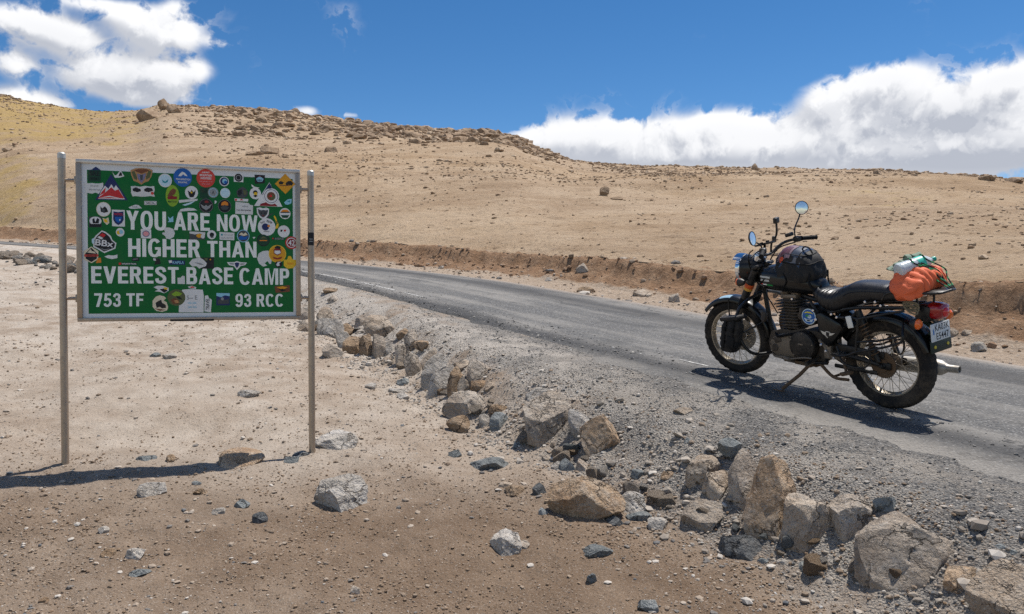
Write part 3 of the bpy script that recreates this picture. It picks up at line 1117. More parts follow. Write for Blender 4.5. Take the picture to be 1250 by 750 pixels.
# x0, x1, y0, y1 in the photograph, stone, label
ROCKS = [
    (394, 413, 352, 359, 'brown', "small flat brown stone beside the road, the farthest right of the sign's right post", {}),
    (399, 413, 361, 370, 'grey', "small grey stone just below the flat brown one near the far roadside", {}),
    (366, 379, 374, 392, 'grey', "grey stone seen between the board's corner and the right post", {}),
    (386, 410, 377, 398, 'tan', "tan stone partly behind the right sign post, above the white slanted slab", {}),
    (363, 379, 392, 407, 'tan', "pale tan stone just under the board's lower right corner", {}),
    (386, 420, 388, 415, 'pale', "white dusty slab leaning up to the right beside the sign post", dict(tilt=.35, depth=.5)),
    (407, 433, 396, 414, 'brown', "brown stone leaning against the white dusty slab", {}),
    (432, 448, 389, 402, 'grey', "small grey stone on the back of the long capping slab", {}),
    (444, 466, 391, 402, 'brown', "low brown stone behind the long capping slab", {}),
    (441, 484, 395, 419, 'tan', "long tan slab capping the far stack of edge stones", dict(tilt=-.18, depth=.5, lift=.06)),
    (483, 500, 402, 414, 'brown', "dark brown pointed stone at the right end of the long capping slab", {}),
    (393, 418, 421, 439, 'grey', "grey stone lying in the sand in front of the far stack", {}),
    (410, 431, 404, 429, 'pale', "whitish leaning slab left of the brown block in the far stack", dict(tilt=.5, depth=.5)),
    (418, 443, 412, 434, 'brown', "brown angular block at the foot of the far stack", {}),
    (438, 455, 410, 440, 'brown', "upright brown stone under the long capping slab", dict(depth=.8)),
    (454, 474, 410, 440, 'grey', "rounded grey upright stone under the long capping slab", {}),
    (470, 482, 418, 434, 'pale', "small whitish stone right of the rounded grey upright stone", {}),
    (493, 510, 412, 434, 'grey', "grey stone topping the tall grey upright of the middle row", dict(lift=.08)),
    (505, 524, 423, 434, 'brown', "flat brown stone topping the upright row of stones", dict(lift=.06)),
    (482, 496, 422, 448, 'grey', "dark grey stone at the left end of the upright row", {}),
    (493, 514, 431, 463, 'grey', "tall grey upright stone second in the upright row", dict(depth=.6)),
    (513, 535, 427, 459, 'tan', "tan upright stone in the middle of the upright row", dict(depth=.6)),
    (514, 543, 434, 475, 'pale', "pale slab leaning right in the upright row", dict(tilt=-.42, depth=.5)),
    (523, 554, 441, 484, 'pale', "largest pale leaning slab of the upright row", dict(tilt=-.38, depth=.55)),
    (545, 568, 450, 483, 'brown', "brown stone at the right end of the upright row", dict(depth=.6)),
    (558, 578, 460, 480, 'tan', "tan stone tucked below the grey boulder past the upright row", {}),
    (570, 599, 440, 468, 'grey', "grey rough boulder half buried in the bank above the upright row's end", {}),
    (553, 580, 440, 453, 'tan', "low tan stone behind the brown end of the upright row", {}),
    (574, 594, 465, 479, 'brown', "small brown stone under the grey rough boulder", {}),
    (591, 614, 465, 478, 'tan', "low tan stone right of the grey rough boulder, half buried", {}),
    (539, 598, 478, 516, 'grey', "big grey brown block with a sloping dusty top, left of the road bank", dict(depth=.7)),
    (596, 620, 493, 506, 'brown', "brown wedge lying on the bank right of the big grey brown block", {}),
    (544, 574, 508, 531, 'brown', "rounded brown stone below the big grey brown block", {}),
    (597, 621, 504, 527, 'slate', "greenish grey slate lump among pebbles below the brown wedge", {}),
    (584, 598, 506, 524, 'pale', "small white stone left of the greenish slate lump", {}),
    (637, 705, 479, 545, 'grey', "large speckled boulder with a brown broken underside in the middle of the row", dict(depth=.8)),
    (640, 690, 474, 496, 'pale', "pale dusty slab behind the large speckled boulder", dict(depth=.5)),
    (695, 723, 496, 534, 'pale', "white dusty slab wedged between the speckled boulder and the brown cube", dict(tilt=.6, depth=.5)),
    (704, 758, 506, 560, 'orange', "brown cube shaped block right of the large speckled boulder", dict(depth=.7)),
    (625, 644, 536, 548, 'slate', "small dark green chip on sand left of the speckled boulder's foot", {}),
    (547, 564, 549, 561, 'slate', "small dark slate lump on sand left of the flat slate", {}),
    (573, 622, 558, 575, 'slate', "broad flat slate on the sand below the large speckled boulder", dict(flat=True, depth=.8)),
    (661, 676, 556, 564, 'grey', "small grey stone in the gap below the speckled boulder", {}),
    (680, 702, 561, 581, 'slate', "dark slate shard leaning right below the brown cube", dict(tilt=.5, depth=.5)),
    (700, 722, 561, 581, 'grey', "pale grey angular stone right of the leaning slate shard", {}),
    (672, 686, 564, 578, 'pale', "small whitish stone left of the leaning slate shard", {}),
    (770, 788, 573, 586, 'slate', "lone blue grey stone on the gravel right of the orange boulder", {}),
    (662, 766, 579, 642, 'orange', "large orange brown boulder with a cracked top in the lower middle", dict(depth=.62, tilt=-.10)),
    (748, 790, 600, 629, 'pale', "pale slab behind the right end of the orange boulder", dict(depth=.7)),
    (649, 668, 590, 608, 'dark', "dark stone at the left tip of the orange boulder", {}),
    (657, 670, 620, 630, 'slate', "small slate chip in front of the orange boulder's left end", {}),
    (738, 762, 630, 646, 'dark', "dark slate lump under the right end of the orange boulder", {}),
    (764, 798, 625, 639, 'slate', "flat slate piece right of the orange boulder's foot", dict(flat=True)),
    (767, 785, 596, 606, 'pale', "small pale stone on gravel above the pale slab", {}),
    (607, 626, 588, 598, 'tan', "small tan stone on sand left of the dark stone by the orange boulder", {}),
    (616, 640, 592, 606, 'brown', "cluster stone of reddish brown earth left of the orange boulder", {}),
    (836, 881, 557, 598, 'tan', "brown block at the left end of the near row of boulders", dict(depth=.8)),
    (876, 905, 546, 567, 'slate', "slate plate lying on top of the near row's left end", dict(flat=True, lift=.05)),
    (856, 892, 574, 616, 'tan', "tan stone in front of the brown block in the near row", dict(depth=.8)),
    (888, 926, 550, 625, 'grey', "tall dusty stone left of the biggest brown faced boulder", dict(depth=.7)),
    (908, 975, 556, 661, 'orange', "tall boulder with an orange brown broken face, the tallest of the near row", dict(depth=.7, sub=4)),
    (953, 1022, 606, 682, 'tan', "tan boulder right of the tall orange faced one", dict(depth=.7)),
    (1010, 1064, 602, 661, 'grey', "grey boulder with a pale top between the tan boulder and the broad slab boulder", dict(depth=.8)),
    (1066, 1097, 606, 631, 'slate', "flat slate piece on gravel behind the broad slab boulder", dict(flat=True)),
    (1046, 1162, 629, 728, 'grey', "broad slab boulder at the lower right, widest of the near row", dict(depth=.7)),
    (1153, 1198, 690, 732, 'orange', "small orange brown stone between the two boulders at the lower right corner", {}),
    (1182, 1290, 684, 775, 'tan', "boulder cut off by the lower right corner of the picture", dict(depth=.8)),
    (830, 883, 611, 654, 'grey', "pinkish grey angular stone lying in front of the near row", dict(depth=.8)),
    (876, 930, 649, 687, 'dark', "dark slate lump in the shade at the foot of the tall orange faced boulder", dict(depth=.8)),
    (790, 815, 631, 651, 'pale', "small white stone left of the pinkish grey angular stone", {}),
    (974, 993, 686, 702, 'slate', "small slate chip in front of the tan near boulder", {}),
    (946, 967, 681, 696, 'pale', "small white and brown stone left of the slate chip before the tan near boulder", {}),
    (924, 939, 681, 695, 'slate', "small slate piece at the right tip of the dark slate lump", {}),
    (834, 847, 535, 548, 'slate', "small upright slate wedge on gravel above the near row", {}),
    (806, 824, 575, 587, 'brown', "small brown stone on gravel left of the near row", {}),
    (1212, 1252, 666, 684, 'slate', "flat grey stone at the right picture edge above the corner boulder", dict(flat=True)),
    (822, 846, 497, 508, 'tan', "small tan stone on gravel left of the motorcycle's shadow", {}),
    (383, 438, 526, 552, 'pale', "brown and pale wedge half buried behind the foot of the right sign post", dict(depth=.8, sink=.28, tilt=.2, lean=.9)),
    (268, 323, 547, 572, 'orange', "brown stone half buried in the sand between the sign posts", dict(depth=.7, sink=.28, lean=.8)),
    (383, 450, 579, 629, 'pale', "dusty white boulder with a brown end, alone on sand before the right post", dict(depth=.8, sub=4)),
    (167, 191, 556, 564, 'slate', "dark slate plate near the sign's shadow, right of the left post", dict(flat=True)),
    (203, 214, 555, 565, 'brown', "small dark brown stone between the slate plate and the half buried stone", {}),
    (346, 365, 557, 569, 'slate', "blue slate stone just left of the right sign post's foot", {}),
    (356, 377, 551, 561, 'dark', "dark slate stone touching the foot of the right sign post", {}),
    (168, 203, 589, 609, 'pale', "flat pale grey stone on the sand below the sign's shadow", dict(flat=True)),
    (236, 253, 597, 605, 'brown', "small flat brown stone below the sign's shadow", dict(flat=True)),
    (234, 246, 587, 594, 'slate', "small slate chip at the near edge of the sign's shadow", {}),
    (286, 305, 609, 622, 'slate', "light blue slate chip on the open sand", {}),
    (308, 327, 625, 641, 'dark', "dark rough stone on the open sand, right of the light blue chip", {}),
    (257, 275, 620, 630, 'pale', "small pale crumbly stone on the open sand, left of the light blue chip", {}),
    (120, 133, 642, 653, 'pale', "small white stone alone on the sand at the left", {}),
    (123, 141, 670, 683, 'brown', "small rusty brown stone left of the crumbly grey one at the lower left", {}),
    (154, 177, 668, 686, 'pale', "crumbly pale grey stone beside the rusty brown one at the lower left", {}),
    (158, 185, 694, 707, 'slate', "thin dark blue slate flake lying at the lower left", dict(flat=True)),
    (48, 59, 729, 738, 'brown', "small brown pebble stone near the lower left corner", {}),
    (428, 440, 715, 727, 'grey', "small grey stone near the bottom edge, below the dusty white boulder", {}),
    (597, 638, 646, 680, 'pale', "pale stone with a brown side in the middle foreground", dict(depth=.8)),
    (632, 647, 660, 673, 'grey', "small grey stone touching the pale foreground stone's right end", {}),
    (710, 749, 665, 684, 'slate', "flat slate half buried in the middle foreground", dict(flat=True)),
    (716, 729, 700, 714, 'slate', "thin slate sliver below the half buried flat slate", dict(flat=True)),
    (778, 804, 731, 748, 'slate', "slate stone at the bottom edge near the middle", {}),
    (290, 318, 476, 486, 'pale', "flat white stone on the sand seen under the board", dict(flat=True)),
    (183, 196, 431, 438, 'slate', "grey small rock, left of two lying on the sand seen under the board", {}),
    (198, 216, 432, 440, 'pale', "pale small rock, right of two lying on the sand seen under the board", {}),
    (474, 503, 474, 481, 'pale', "flat white stone, upper of two left of the big grey brown block", dict(flat=True)),
    (484, 500, 480, 488, 'pale', "flat white stone, lower of two left of the big grey brown block", dict(flat=True)),
    (484, 500, 462, 472, 'slate', "slate piece at the foot of the upright row", {}),
    (445, 460, 468, 476, 'pale', "flat pale stone on the sand left of the upright row's foot", dict(flat=True)),
    (1186, 1204, 418, 431, 'pale', "white stone on the far verge behind the motorcycle's tail", {}),
    (1158, 1170, 401, 411, 'tan', "small tan stone on the far verge right of the tail lamp", {}),
    (1174, 1187, 403, 411, 'tan', "small tan stone at the bank foot near the right edge", {}),
    (816, 830, 359, 371, 'grey', "grey pointed stone on the far verge left of the motorcycle", {}),
    (704, 727, 351, 359, 'brown', "long flat brown stone on the far verge across the road", dict(flat=True)),
    (664, 674, 339, 345, 'pale', "small white stone on the far verge across the road", {}),
    (703, 722, 322, 335, 'grey', "grey boulder sticking out of the cut bank across the road", {}),
    (772, 796, 354, 364, 'tan', "tan stone at the foot of the cut bank left of the motorcycle", {}),
    (732, 744, 228, 241, 'hill', "dark upright stone standing alone on the hillside", dict(sink=.05)),
    (744, 761, 240, 245, 'hill', "flat dark stone beside the upright stone on the hillside", dict(flat=True)),
    (168, 199, 131, 148, 'hill', "large pale boulder on the crest at the left", dict(depth=.8)),
    (193, 206, 123, 136, 'hill', "dark boulder perched on the crest right of the large pale boulder", dict(lift=.3)),
    (204, 221, 127, 140, 'hill', "dark split boulder right of the perched one on the crest", {}),
    (545, 556, 157, 163, 'hill', "brown boulder at the left end of the crest outcrop, right of the small cloud", {}),
    (560, 570, 158, 164, 'hill', "second brown boulder from the left in the crest outcrop", {}),
    (574, 584, 159, 165, 'hill', "third brown boulder from the left in the outcrop on the crest", {}),
    (594, 609, 159, 168, 'hill', "largest pale brown boulder of the crest outcrop where the ridge starts to drop", {}),
    (612, 628, 164, 172, 'hill', "long brown boulder just right of the largest one on the dropping ridge", {}),
    (630, 642, 172, 179, 'hill', "brown boulder halfway down the dropping ridge, before the white cloud bank", {}),
    (646, 657, 178, 185, 'hill', "lowest brown boulder on the dropping ridge before the white cloud bank", {}),
    (318, 340, 178, 190, 'hill', "big brown boulder on the slope above the board's right corner", {}),
    (300, 322, 184, 191, 'hill', "flat brown boulder left of the big one above the board's right corner", dict(flat=True)),
    (396, 412, 178, 187, 'hill', "brown boulder on the slope above the right sign post", {}),
    (917, 925, 200, 209, 'hill', "small boulder standing up on the ridge line above the motorcycle", {}),
    (1066, 1076, 206, 214, 'hill', "rounded boulder on the ridge line right of the motorcycle's mirror", {}),
    (1195, 1214, 214, 222, 'hill', "flat dark boulder on the ridge line near the right edge, left of two", {}),
    (1228, 1248, 216, 224, 'hill', "flat dark boulder on the ridge line at the right edge, right of two", {}),
]
for _i, (_a, _b, _c, _d, _k, _l, _kw) in enumerate(ROCKS):
    _yc = (_c + _d) / 2
    place_rock(_a, _b, _c, _d, _k, _l, 100 + _i * 7, **_kw)

# smaller stones packed between the big ones of the row
_rng = random.Random(31)
_fill = [rock_shape(2200 + i, 3, cuts=9, boxy=.7, rough=.05) for i in range(7)]
_fillm = {}
_path = [(385, 398), (430, 420), (500, 447), (560, 482), (620, 520), (690, 560), (760, 600), (850, 628), (930, 668), (1020, 690), (1110, 725)]
for _i in range(70):
    _t = _rng.random() * (len(_path) - 1)
    _a, _b = _path[int(_t)], _path[int(_t) + 1]
    _f = _t - int(_t)
    _p = hit(_a[0] + (_b[0] - _a[0]) * _f + _rng.uniform(-14, 14), _a[1] + (_b[1] - _a[1]) * _f + _rng.uniform(-14, 10))
    _j, _m = _rng.randrange(7), _rng.choice(['grey', 'tan', 'tan', 'pale', 'brown', 'grey', 'slate'])
    if (_j, _m) not in _fillm:
        _me = np_mesh("edge_stone", _fill[_j][0], tris=_fill[_j][1])
        _me.set_sharp_from_angle(angle=R(28))
        _me.materials.append(ROCK[_m])
        _fillm[(_j, _m)] = _me
    _o = mesh_obj("edge_stone", _fillm[(_j, _m)])
    _w = _rng.choice([.025, .035, .045, .055, .07]) * (.75 + .06 * _p[1])
    _o.scale = (_w, _w * _rng.uniform(.6, 1), _w * _rng.uniform(.4, .8))
    _o.location = (_p[0], _p[1], gz(_p[0], _p[1]) + _w * .12)
    _o.rotation_euler = (_rng.uniform(-.4, .4), _rng.uniform(-.4, .4), _rng.uniform(0, 6.3))
    tag(_o, "small stone packed among the bigger rocks lined up along the road's edge", 'rock', "small stones packed along the row of edge rocks")

# heap of grey rubble on the road's shoulder far left, seen beside the sign's left post
_rng = random.Random(12)
_rub = [rock_shape(2000 + i, 2, rough=.05) for i in range(8)]
_rubm = {}
for _i in range(170):
    _px, _row = _rng.uniform(-60, 385), 0
    _s = None
    _u = _rng.random()
    _px = _rng.uniform(-40, 108) if _u < .65 else _rng.uniform(108, 380)
    _f = (_px + 40) / 420
    _row = 303 + _f * 62 + _rng.uniform(-3, 11)
    _p = hit(_px, _row)
    _j = _rng.randrange(8)
    _m = _rng.choice(['grey', 'grey', 'pale', 'pale', 'slate', 'tan', 'tan'])
    if (_j, _m) not in _rubm:
        _me = np_mesh("rubble_stone", _rub[_j][0], tris=_rub[_j][1])
        _me.set_sharp_from_angle(angle=R(28))
        _me.materials.append(ROCK[_m])
        _rubm[(_j, _m)] = _me
    _o = mesh_obj("rubble_stone", _rubm[(_j, _m)])
    _w = _rng.choice([.04, .05, .06, .08, .10, .13]) * _rng.uniform(.8, 1.25)
    _o.scale = (_w, _w * _rng.uniform(.6, 1), _w * _rng.uniform(.45, .8))
    _o.location = (_p[0], _p[1], gz(_p[0], _p[1]) + _w * .22)
    _o.rotation_euler = (_rng.uniform(-.3, .3), _rng.uniform(-.3, .3), _rng.uniform(0, 6.3))
    tag(_o, "broken stone in the rubble heaped along the road's near edge behind the sign", 'rock', "rubble along the road behind the sign")

# boulders and stones of the hill: the largest one by one, the rest as litter
def hill_stones():
    rs = np.random.RandomState(77)
    n = 420000
    phi = np.radians(rs.uniform(-43, 43, n))
    rb = np.interp(phi, PHI, RB)
    rr = np.interp(phi, _az, _rr)
    u = rs.rand(n)
    tau = np.where(rs.rand(n) < .60, u ** 0.8 * 1.012, 1.008 - 0.42 * rs.rand(n) ** 1.5)
    rad = rb + (rr - rb) * tau
    x, y = rad * np.sin(phi), rad * np.cos(phi)
    pxl = 625 + F * np.tan(phi)
    cl = fbm(x * .07, y * .07, 201, 4) + .7 * fbm(x * .35, y * .35, 202, 3)
    crest = smooth(.20, .62, tau + .5 * fbm(x * .05, y * .05, 203, 3)) * smooth(190, 300, pxl) * (1 - .94 * smooth(600, 720, pxl))
    crest = np.maximum(crest, smooth(120, 20, pxl) * (.5 * smooth(.9, 1.0, tau) + .45 * smooth(.22, .28, tau) * smooth(.42, .34, tau)))
    crest = np.maximum(crest, .16 * smooth(.85, 1.0, tau) * smooth(700, 760, pxl))
    dens = 0.17 + 0.42 * crest
    keep = rs.rand(n) < np.clip(dens * (0.12 + 3.4 * np.clip(cl + .02, 0, 1)), 0, 1) * .60
    keep &= rad > rb + .6
    x, y, tau, pxl, rad, crest = x[keep], y[keep], tau[keep], pxl[keep], rad[keep], crest[keep]
    m = len(x)
    size = (0.016 + rad * 0.00052) * (rs.pareto(2.4, m) + 1)
    cap = 0.09 + 0.13 * smooth(20, 80, rad) + .85 * crest
    size = np.minimum(size * (1 + 1.1 * crest), cap * rs.uniform(.5, 1.0, m))
    z = terrain(x, y)
    yaw = rs.rand(m) * 6.283
    app = size / rad
    order = np.argsort(-app)
    big = order[:190]
    rest = order[190:]
    protos = []
    for i in range(10):
        V, T = rock_shape(3000 + i, 2, rough=.05)
        me = np_mesh("hill_boulder", V, tris=T)
        me.set_sharp_from_angle(angle=R(30))
        me.materials.append(ROCK['hill'])
        protos.append(me)
    for i in big:
        o = mesh_obj("hill_boulder", protos[rs.randint(10)])
        sc = size[i]
        o.scale = (sc * rs.uniform(.8, 1.3), sc * rs.uniform(.7, 1.1), sc * rs.uniform(.40, .75))
        o.location = (x[i], y[i], z[i] + sc * .12)
        o.rotation_euler = (rs.uniform(-.15, .15), rs.uniform(-.15, .15), yaw[i])
        tag(o, "brown weathered stone strewn over the dry hillside across the road", 'rock', "stones strewn over the hillside")
    # litter
    V0, T0 = rock_shape(3100, 1, rough=0)
    shapes = [rock_shape(3100 + i, 1, rough=0)[0] for i in range(12)]
    scatter("hillside_stones", x[rest], y[rest], z[rest], size[rest] * rs.uniform(.8, 1.2, len(rest)), shapes, T0, pebble_hill, rs, flat=.55)


def scatter(name, x, y, z, size, shapes, T, mat, rs, flat=.6, sink=.30):
    m = len(x)
    nv = len(shapes[0])
    S = np.array(shapes)[rs.randint(len(shapes), size=m)]
    sc = np.stack([size * rs.uniform(.75, 1.3, m), size * rs.uniform(.7, 1.1, m), size * flat * rs.uniform(.6, 1.3, m)], 1)
    P = S * sc[:, None, :]
    a = rs.rand(m) * 6.283
    t = rs.randn(m) * .22
    c, s_ = np.cos(t)[:, None], np.sin(t)[:, None]
    P = np.stack([P[:, :, 0] * c - P[:, :, 2] * s_, P[:, :, 1], P[:, :, 0] * s_ + P[:, :, 2] * c], 2)
    c, s_ = np.cos(a)[:, None], np.sin(a)[:, None]
    P = np.stack([P[:, :, 0] * c - P[:, :, 1] * s_, P[:, :, 0] * s_ + P[:, :, 1] * c, P[:, :, 2]], 2)
    P[:, :, 0] += x[:, None]
    P[:, :, 1] += y[:, None]
    P[:, :, 2] += (z + sc[:, 2] * (1 - 2 * sink))[:, None]
    TT = (T[None] + (np.arange(m) * nv)[:, None, None]).reshape(-1, 3)
    me = np_mesh(name, P.reshape(-1, 3), tris=TT, smooth=False)
    return tag(mesh_obj(name, me, None, mat), kind='stuff')


def pebble_mat(name, stops):
    m, k, b = new_mat(name)
    g = k.n('ShaderNodeNewGeometry')
    col = k.ramp(g.outputs['Random Per Island'], stops, 'CONSTANT')
    n = k.noise(g.outputs['Position'], 60.0, 4.0, .6)
    col = k.mix(k.math('MULTIPLY', k.sstep(n, .45, .65), .3), col, (.40, .33, .26))
    k.link(col, b.inputs['Base Color'])
    b.inputs['Roughness'].default_value = .92
    b.inputs['Specular IOR Level'].default_value = .2
    return m


pebble_hill = pebble_mat("hill_litter", [(0, (.29, .195, .122)), (.3, (.36, .26, .17)), (.6, (.45, .34, .235)), (.87, (.21, .138, .085))])
pebble_sand = pebble_mat("sand_pebbles", [(0, (.34, .27, .205)), (.22, (.26, .195, .14)), (.45, (.40, .335, .27)), (.6, (.20, .145, .10)), (.74, (.50, .45, .39)), (.86, (.17, .155, .14)), (.96, (.12, .125, .13))])
pebble_grey = pebble_mat("road_chippings", [(0, (.09, .091, .093)), (.22, (.15, .146, .14)), (.44, (.23, .218, .20)), (.66, (.32, .298, .268)), (.85, (.42, .395, .355)), (.95, (.52, .495, .455))])
pebble_rubble = pebble_mat("rubble_chip", [(0, (.30, .26, .215)), (.3, (.40, .35, .295)), (.55, (.24, .205, .17)), (.75, (.50, .455, .40)), (.9, (.17, .168, .162))])
pebble_soil = pebble_mat("soil_clod", [(0, (.27, .165, .10)), (.35, (.21, .125, .07)), (.65, (.34, .225, .145)), (.9, (.42, .33, .25))])
pebble_crumb = pebble_mat("sand_crumb", [(0, (.27, .19, .125)), (.35, (.22, .15, .095)), (.65, (.34, .255, .18)), (.85, (.17, .115, .075)), (.95, (.44, .37, .29))])
hill_stones()


def small_stones():
    rs = np.random.RandomState(5)
    shapes = [rock_shape(4000 + i, 1, rough=0)[0] for i in range(14)]
    T = ICO[1][1]
    # pebbles on the sand
    n = 70000
    phi = np.radians(rs.uniform(-40, 42, n))
    rad = np.exp(rs.uniform(math.log(2.2), math.log(19), n))
    x, y = rad * np.sin(phi), rad * np.cos(phi)
    s, w, zr = road_coords(x, y)
    cl = fbm(x * 1.1, y * 1.1, 301, 4) + .5 * fbm(x * 6, y * 6, 302, 2)
    keep = (w < -1.3) & (rs.rand(n) < np.clip(.32 + cl * 1.6 + .5 * smooth(-3.0, -2.0, w), 0.05, 1))
    x, y, rad = x[keep], y[keep], rad[keep]
    size = np.minimum(.0026 * (rs.pareto(2.2, len(x)) + 1), .016) * (.70 + rad * .085)
    scatter("sand_pebbles", x, y, terrain(x, y), size, shapes, T, pebble_sand, rs)
    # crumbs of the sand itself, thick in the foreground
    n = 60000
    phi = np.radians(rs.uniform(-38, 38, n))
    rad = np.exp(rs.uniform(math.log(2.4), math.log(11), n))
    x, y = rad * np.sin(phi), rad * np.cos(phi)
    s, w, zr = road_coords(x, y)
    cl = fbm(x * 1.7, y * 1.7, 305, 4)
    keep = (w < -1.5) & (rs.rand(n) < np.clip(.55 + cl * 2.2, .08, 1) * (.35 + .65 * smooth(7, 4, rad)))
    x, y, rad = x[keep], y[keep], rad[keep]
    size = np.minimum(.0030 * (rs.pareto(3.0, len(x)) + 1), .009) * (.75 + rad * .06)
    scatter("sand_crumbs", x, y, terrain(x, y), size, shapes, T, pebble_crumb, rs, flat=.75, sink=.2)
    # chippings on the shoulder
    n = 52000
    s = rs.uniform(-3.4, 1, n) + np.abs(rs.randn(n)) * 4.5
    w = -0.42 - rs.rand(n) ** 1.15 * 1.9
    x, y, _ = line_at(s, w)
    cl = fbm(x * 1.6, y * 1.6, 311, 4) + .5 * fbm(x * 7, y * 7, 312, 2)
    keep = (y > 1.6) & (s < 16) & (rs.rand(n) < np.clip(.50 + cl * 2.0 + .35 * smooth(3, 0, s), .04, 1))
    x, y = x[keep], y[keep]
    rad = np.hypot(x, y)
    size = np.minimum(.0026 * (rs.pareto(2.9, len(x)) + 1), .011) * (.70 + rad * .05)
    scatter("road_chippings", x, y, terrain(x, y), size, shapes, T, pebble_grey, rs)
    # loose bits strewn over the asphalt's near edge
    n = 2600
    s = rs.uniform(-3, 14, n)
    w = W_NEAR + np.abs(rs.randn(n)) * .32
    x, y, z = line_at(s, w)
    size = np.minimum(.0035 * (rs.pareto(2.6, n) + 1), .014) * (.7 + np.hypot(x, y) * .05)
    keep = (y > 1.6)
    scatter("loose_chippings", x[keep], y[keep], z[keep] + .003, size[keep], shapes, T, pebble_grey, rs)
    # stones at the foot of the bank and in it
    n = 3600
    s = rs.uniform(-3, 40, n)
    w = 3.45 + rs.rand(n) ** 1.3 * 2.3
    x, y, z = line_at(s, w)
    cl = fbm(s * .5, w, 321, 3)
    keep = (y > 3) & (rs.rand(n) < np.clip(.5 + cl * 2, 0.05, 1))
    x, y = x[keep], y[keep]
    size = np.minimum(.012 * (rs.pareto(2.0, len(x)) + 1), .10)
    scatter("bank_stones", x, y, terrain(x, y), size, shapes, T, pebble_sand, rs)
    n = 3200
    s = rs.uniform(-3, 34, n)
    w = 4.15 + rs.rand(n) ** .9 * 1.15
    x, y, z = line_at(s, w)
    cl = fbm(s * .8, w, 325, 3)
    keep = (y > 3) & (rs.rand(n) < np.clip(.45 + cl * 2.2, 0.05, 1))
    x, y = x[keep], y[keep]
    size = np.minimum(.012 * (rs.pareto(2.0, len(x)) + 1), .06)
    scatter("soil_clods", x, y, terrain(x, y), size, shapes, T, pebble_soil, rs, flat=.8)
    # rubble at the foot of the row of edge rocks
    n = 5200
    s = rs.uniform(-3.2, 9, n)
    w = -1.95 + .35 * smooth(2, 8, s) + rs.randn(n) * .22
    x, y, z = line_at(s, w)
    cl = fbm(x * 1.2, y * 1.2, 331, 3)
    keep = (y > 2) & (rs.rand(n) < np.clip(.45 + cl * 2.4, .03, 1))
    x, y = x[keep], y[keep]
    size = np.minimum(.007 * (rs.pareto(2.2, len(x)) + 1), .036)
    scatter("rubble_chips", x, y, terrain(x, y), size, shapes, T, pebble_rubble, rs)


small_stones()

# ------------------------------------------------------------------ the road sign
_flat = {}


def paint(name, rgb, rough=0.55, metal=0.0, spec=0.4, coat=0.0, wear=0.0, bump=0.0, bscale=60.0, trans=0.0, alpha=1.0, emis=None, ior=1.45):
    key = name
    if key in _flat:
        return _flat[key]
    m, k, b = new_mat(name)
    c = lin(*rgb)
    P = k.n('ShaderNodeTexCoord').outputs['Object']
    if wear > 0:
        n = k.noise(P, 9.0, 6.0, .65)
        n2 = k.noise(P, 55.0, 5.0, .7)
        d = tuple(min(1, x * .45 + y * .55) for x, y in zip(c, (.26, .20, .145)))
        f = k.math('MULTIPLY', k.sstep(k.math('ADD', k.math('MULTIPLY', n, .7), k.math('MULTIPLY', n2, .35)), .46, .66), wear)
        k.link(k.mix(f, c, d), b.inputs['Base Color'])
        k.link(k.math('ADD', rough, k.math('MULTIPLY', f, .4), clamp=True), b.inputs['Roughness'])
    else:
        b.inputs['Base Color'].default_value = (*c, 1)
        b.inputs['Roughness'].default_value = rough
    b.inputs['Metallic'].default_value = metal
    b.inputs['Specular IOR Level'].default_value = spec
    b.inputs['Coat Weight'].default_value = coat
    b.inputs['IOR'].default_value = ior
    if trans:
        b.inputs['Transmission Weight'].default_value = trans
    if bump:
        h = k.noise(P, bscale, 5.0, .6)
        k.link(k.bump(h, bump, .004), b.inputs['Normal'])
    _flat[key] = m
    return m


STEEL = paint("weathered_steel", (176, 160, 142), .42, .75, .5, wear=.35, bump=.15, bscale=40)
ALU = paint("aluminium_frame", (206, 200, 192), .40, .65, .5, wear=.30)
WHITE_SHEET = paint("white_reflective_sheet", (226, 228, 226), .42, 0, .5, wear=.10)
GREEN_SHEET = paint("green_reflective_sheet", (0, 104, 44), .45, 0, .3, wear=.12)
LETTER = paint("letter_white", (244, 245, 236), .5, 0, .4, wear=.04)
PRINT = {
    'white': (232, 231, 226), 'paper': (222, 222, 216), 'black': (22, 24, 28), 'grey': (150, 152, 150), 'dgrey': (70, 74, 76),
    'navy': (30, 44, 96), 'blue': (22, 98, 178), 'sky': (150, 206, 226), 'teal': (40, 150, 160), 'pblue': (196, 226, 236),
    'red': (206, 40, 44), 'dred': (140, 30, 34), 'tomato': (214, 70, 56), 'orange': (230, 138, 40), 'yellow': (238, 194, 40), 'gold': (226, 160, 30),
    'lime': (140, 178, 44), 'dgreen': (14, 66, 42), 'brown': (122, 72, 44), 'tan': (186, 140, 90), 'cream': (232, 218, 186), 'mauve': (130, 124, 150), 'olive': (92, 98, 60),
    'pink': (236, 160, 160),
}


def ink(n):
    return paint("print_" + n, PRINT[n], .5, 0, .4, wear=.16)


SL = np.array([-2.868, 4.87])           # foot of the left post
SR = np.array([-1.412, 5.36])           # foot of the right post
SU = (SR - SL) / np.linalg.norm(SR - SL)
SNRM = np.array([SU[1], -SU[0]])        # towards the viewer
SPAN = float(np.linalg.norm(SR - SL))
U3 = Vector((SU[0], SU[1], 0))
N3 = Vector((SNRM[0], SNRM[1], 0))
Z3 = Vector((0, 0, 1))
S_O = Vector((SL[0], SL[1], gz(*SL)))
FACE = 0.012                             # the printed face stands this far before the posts' centre line


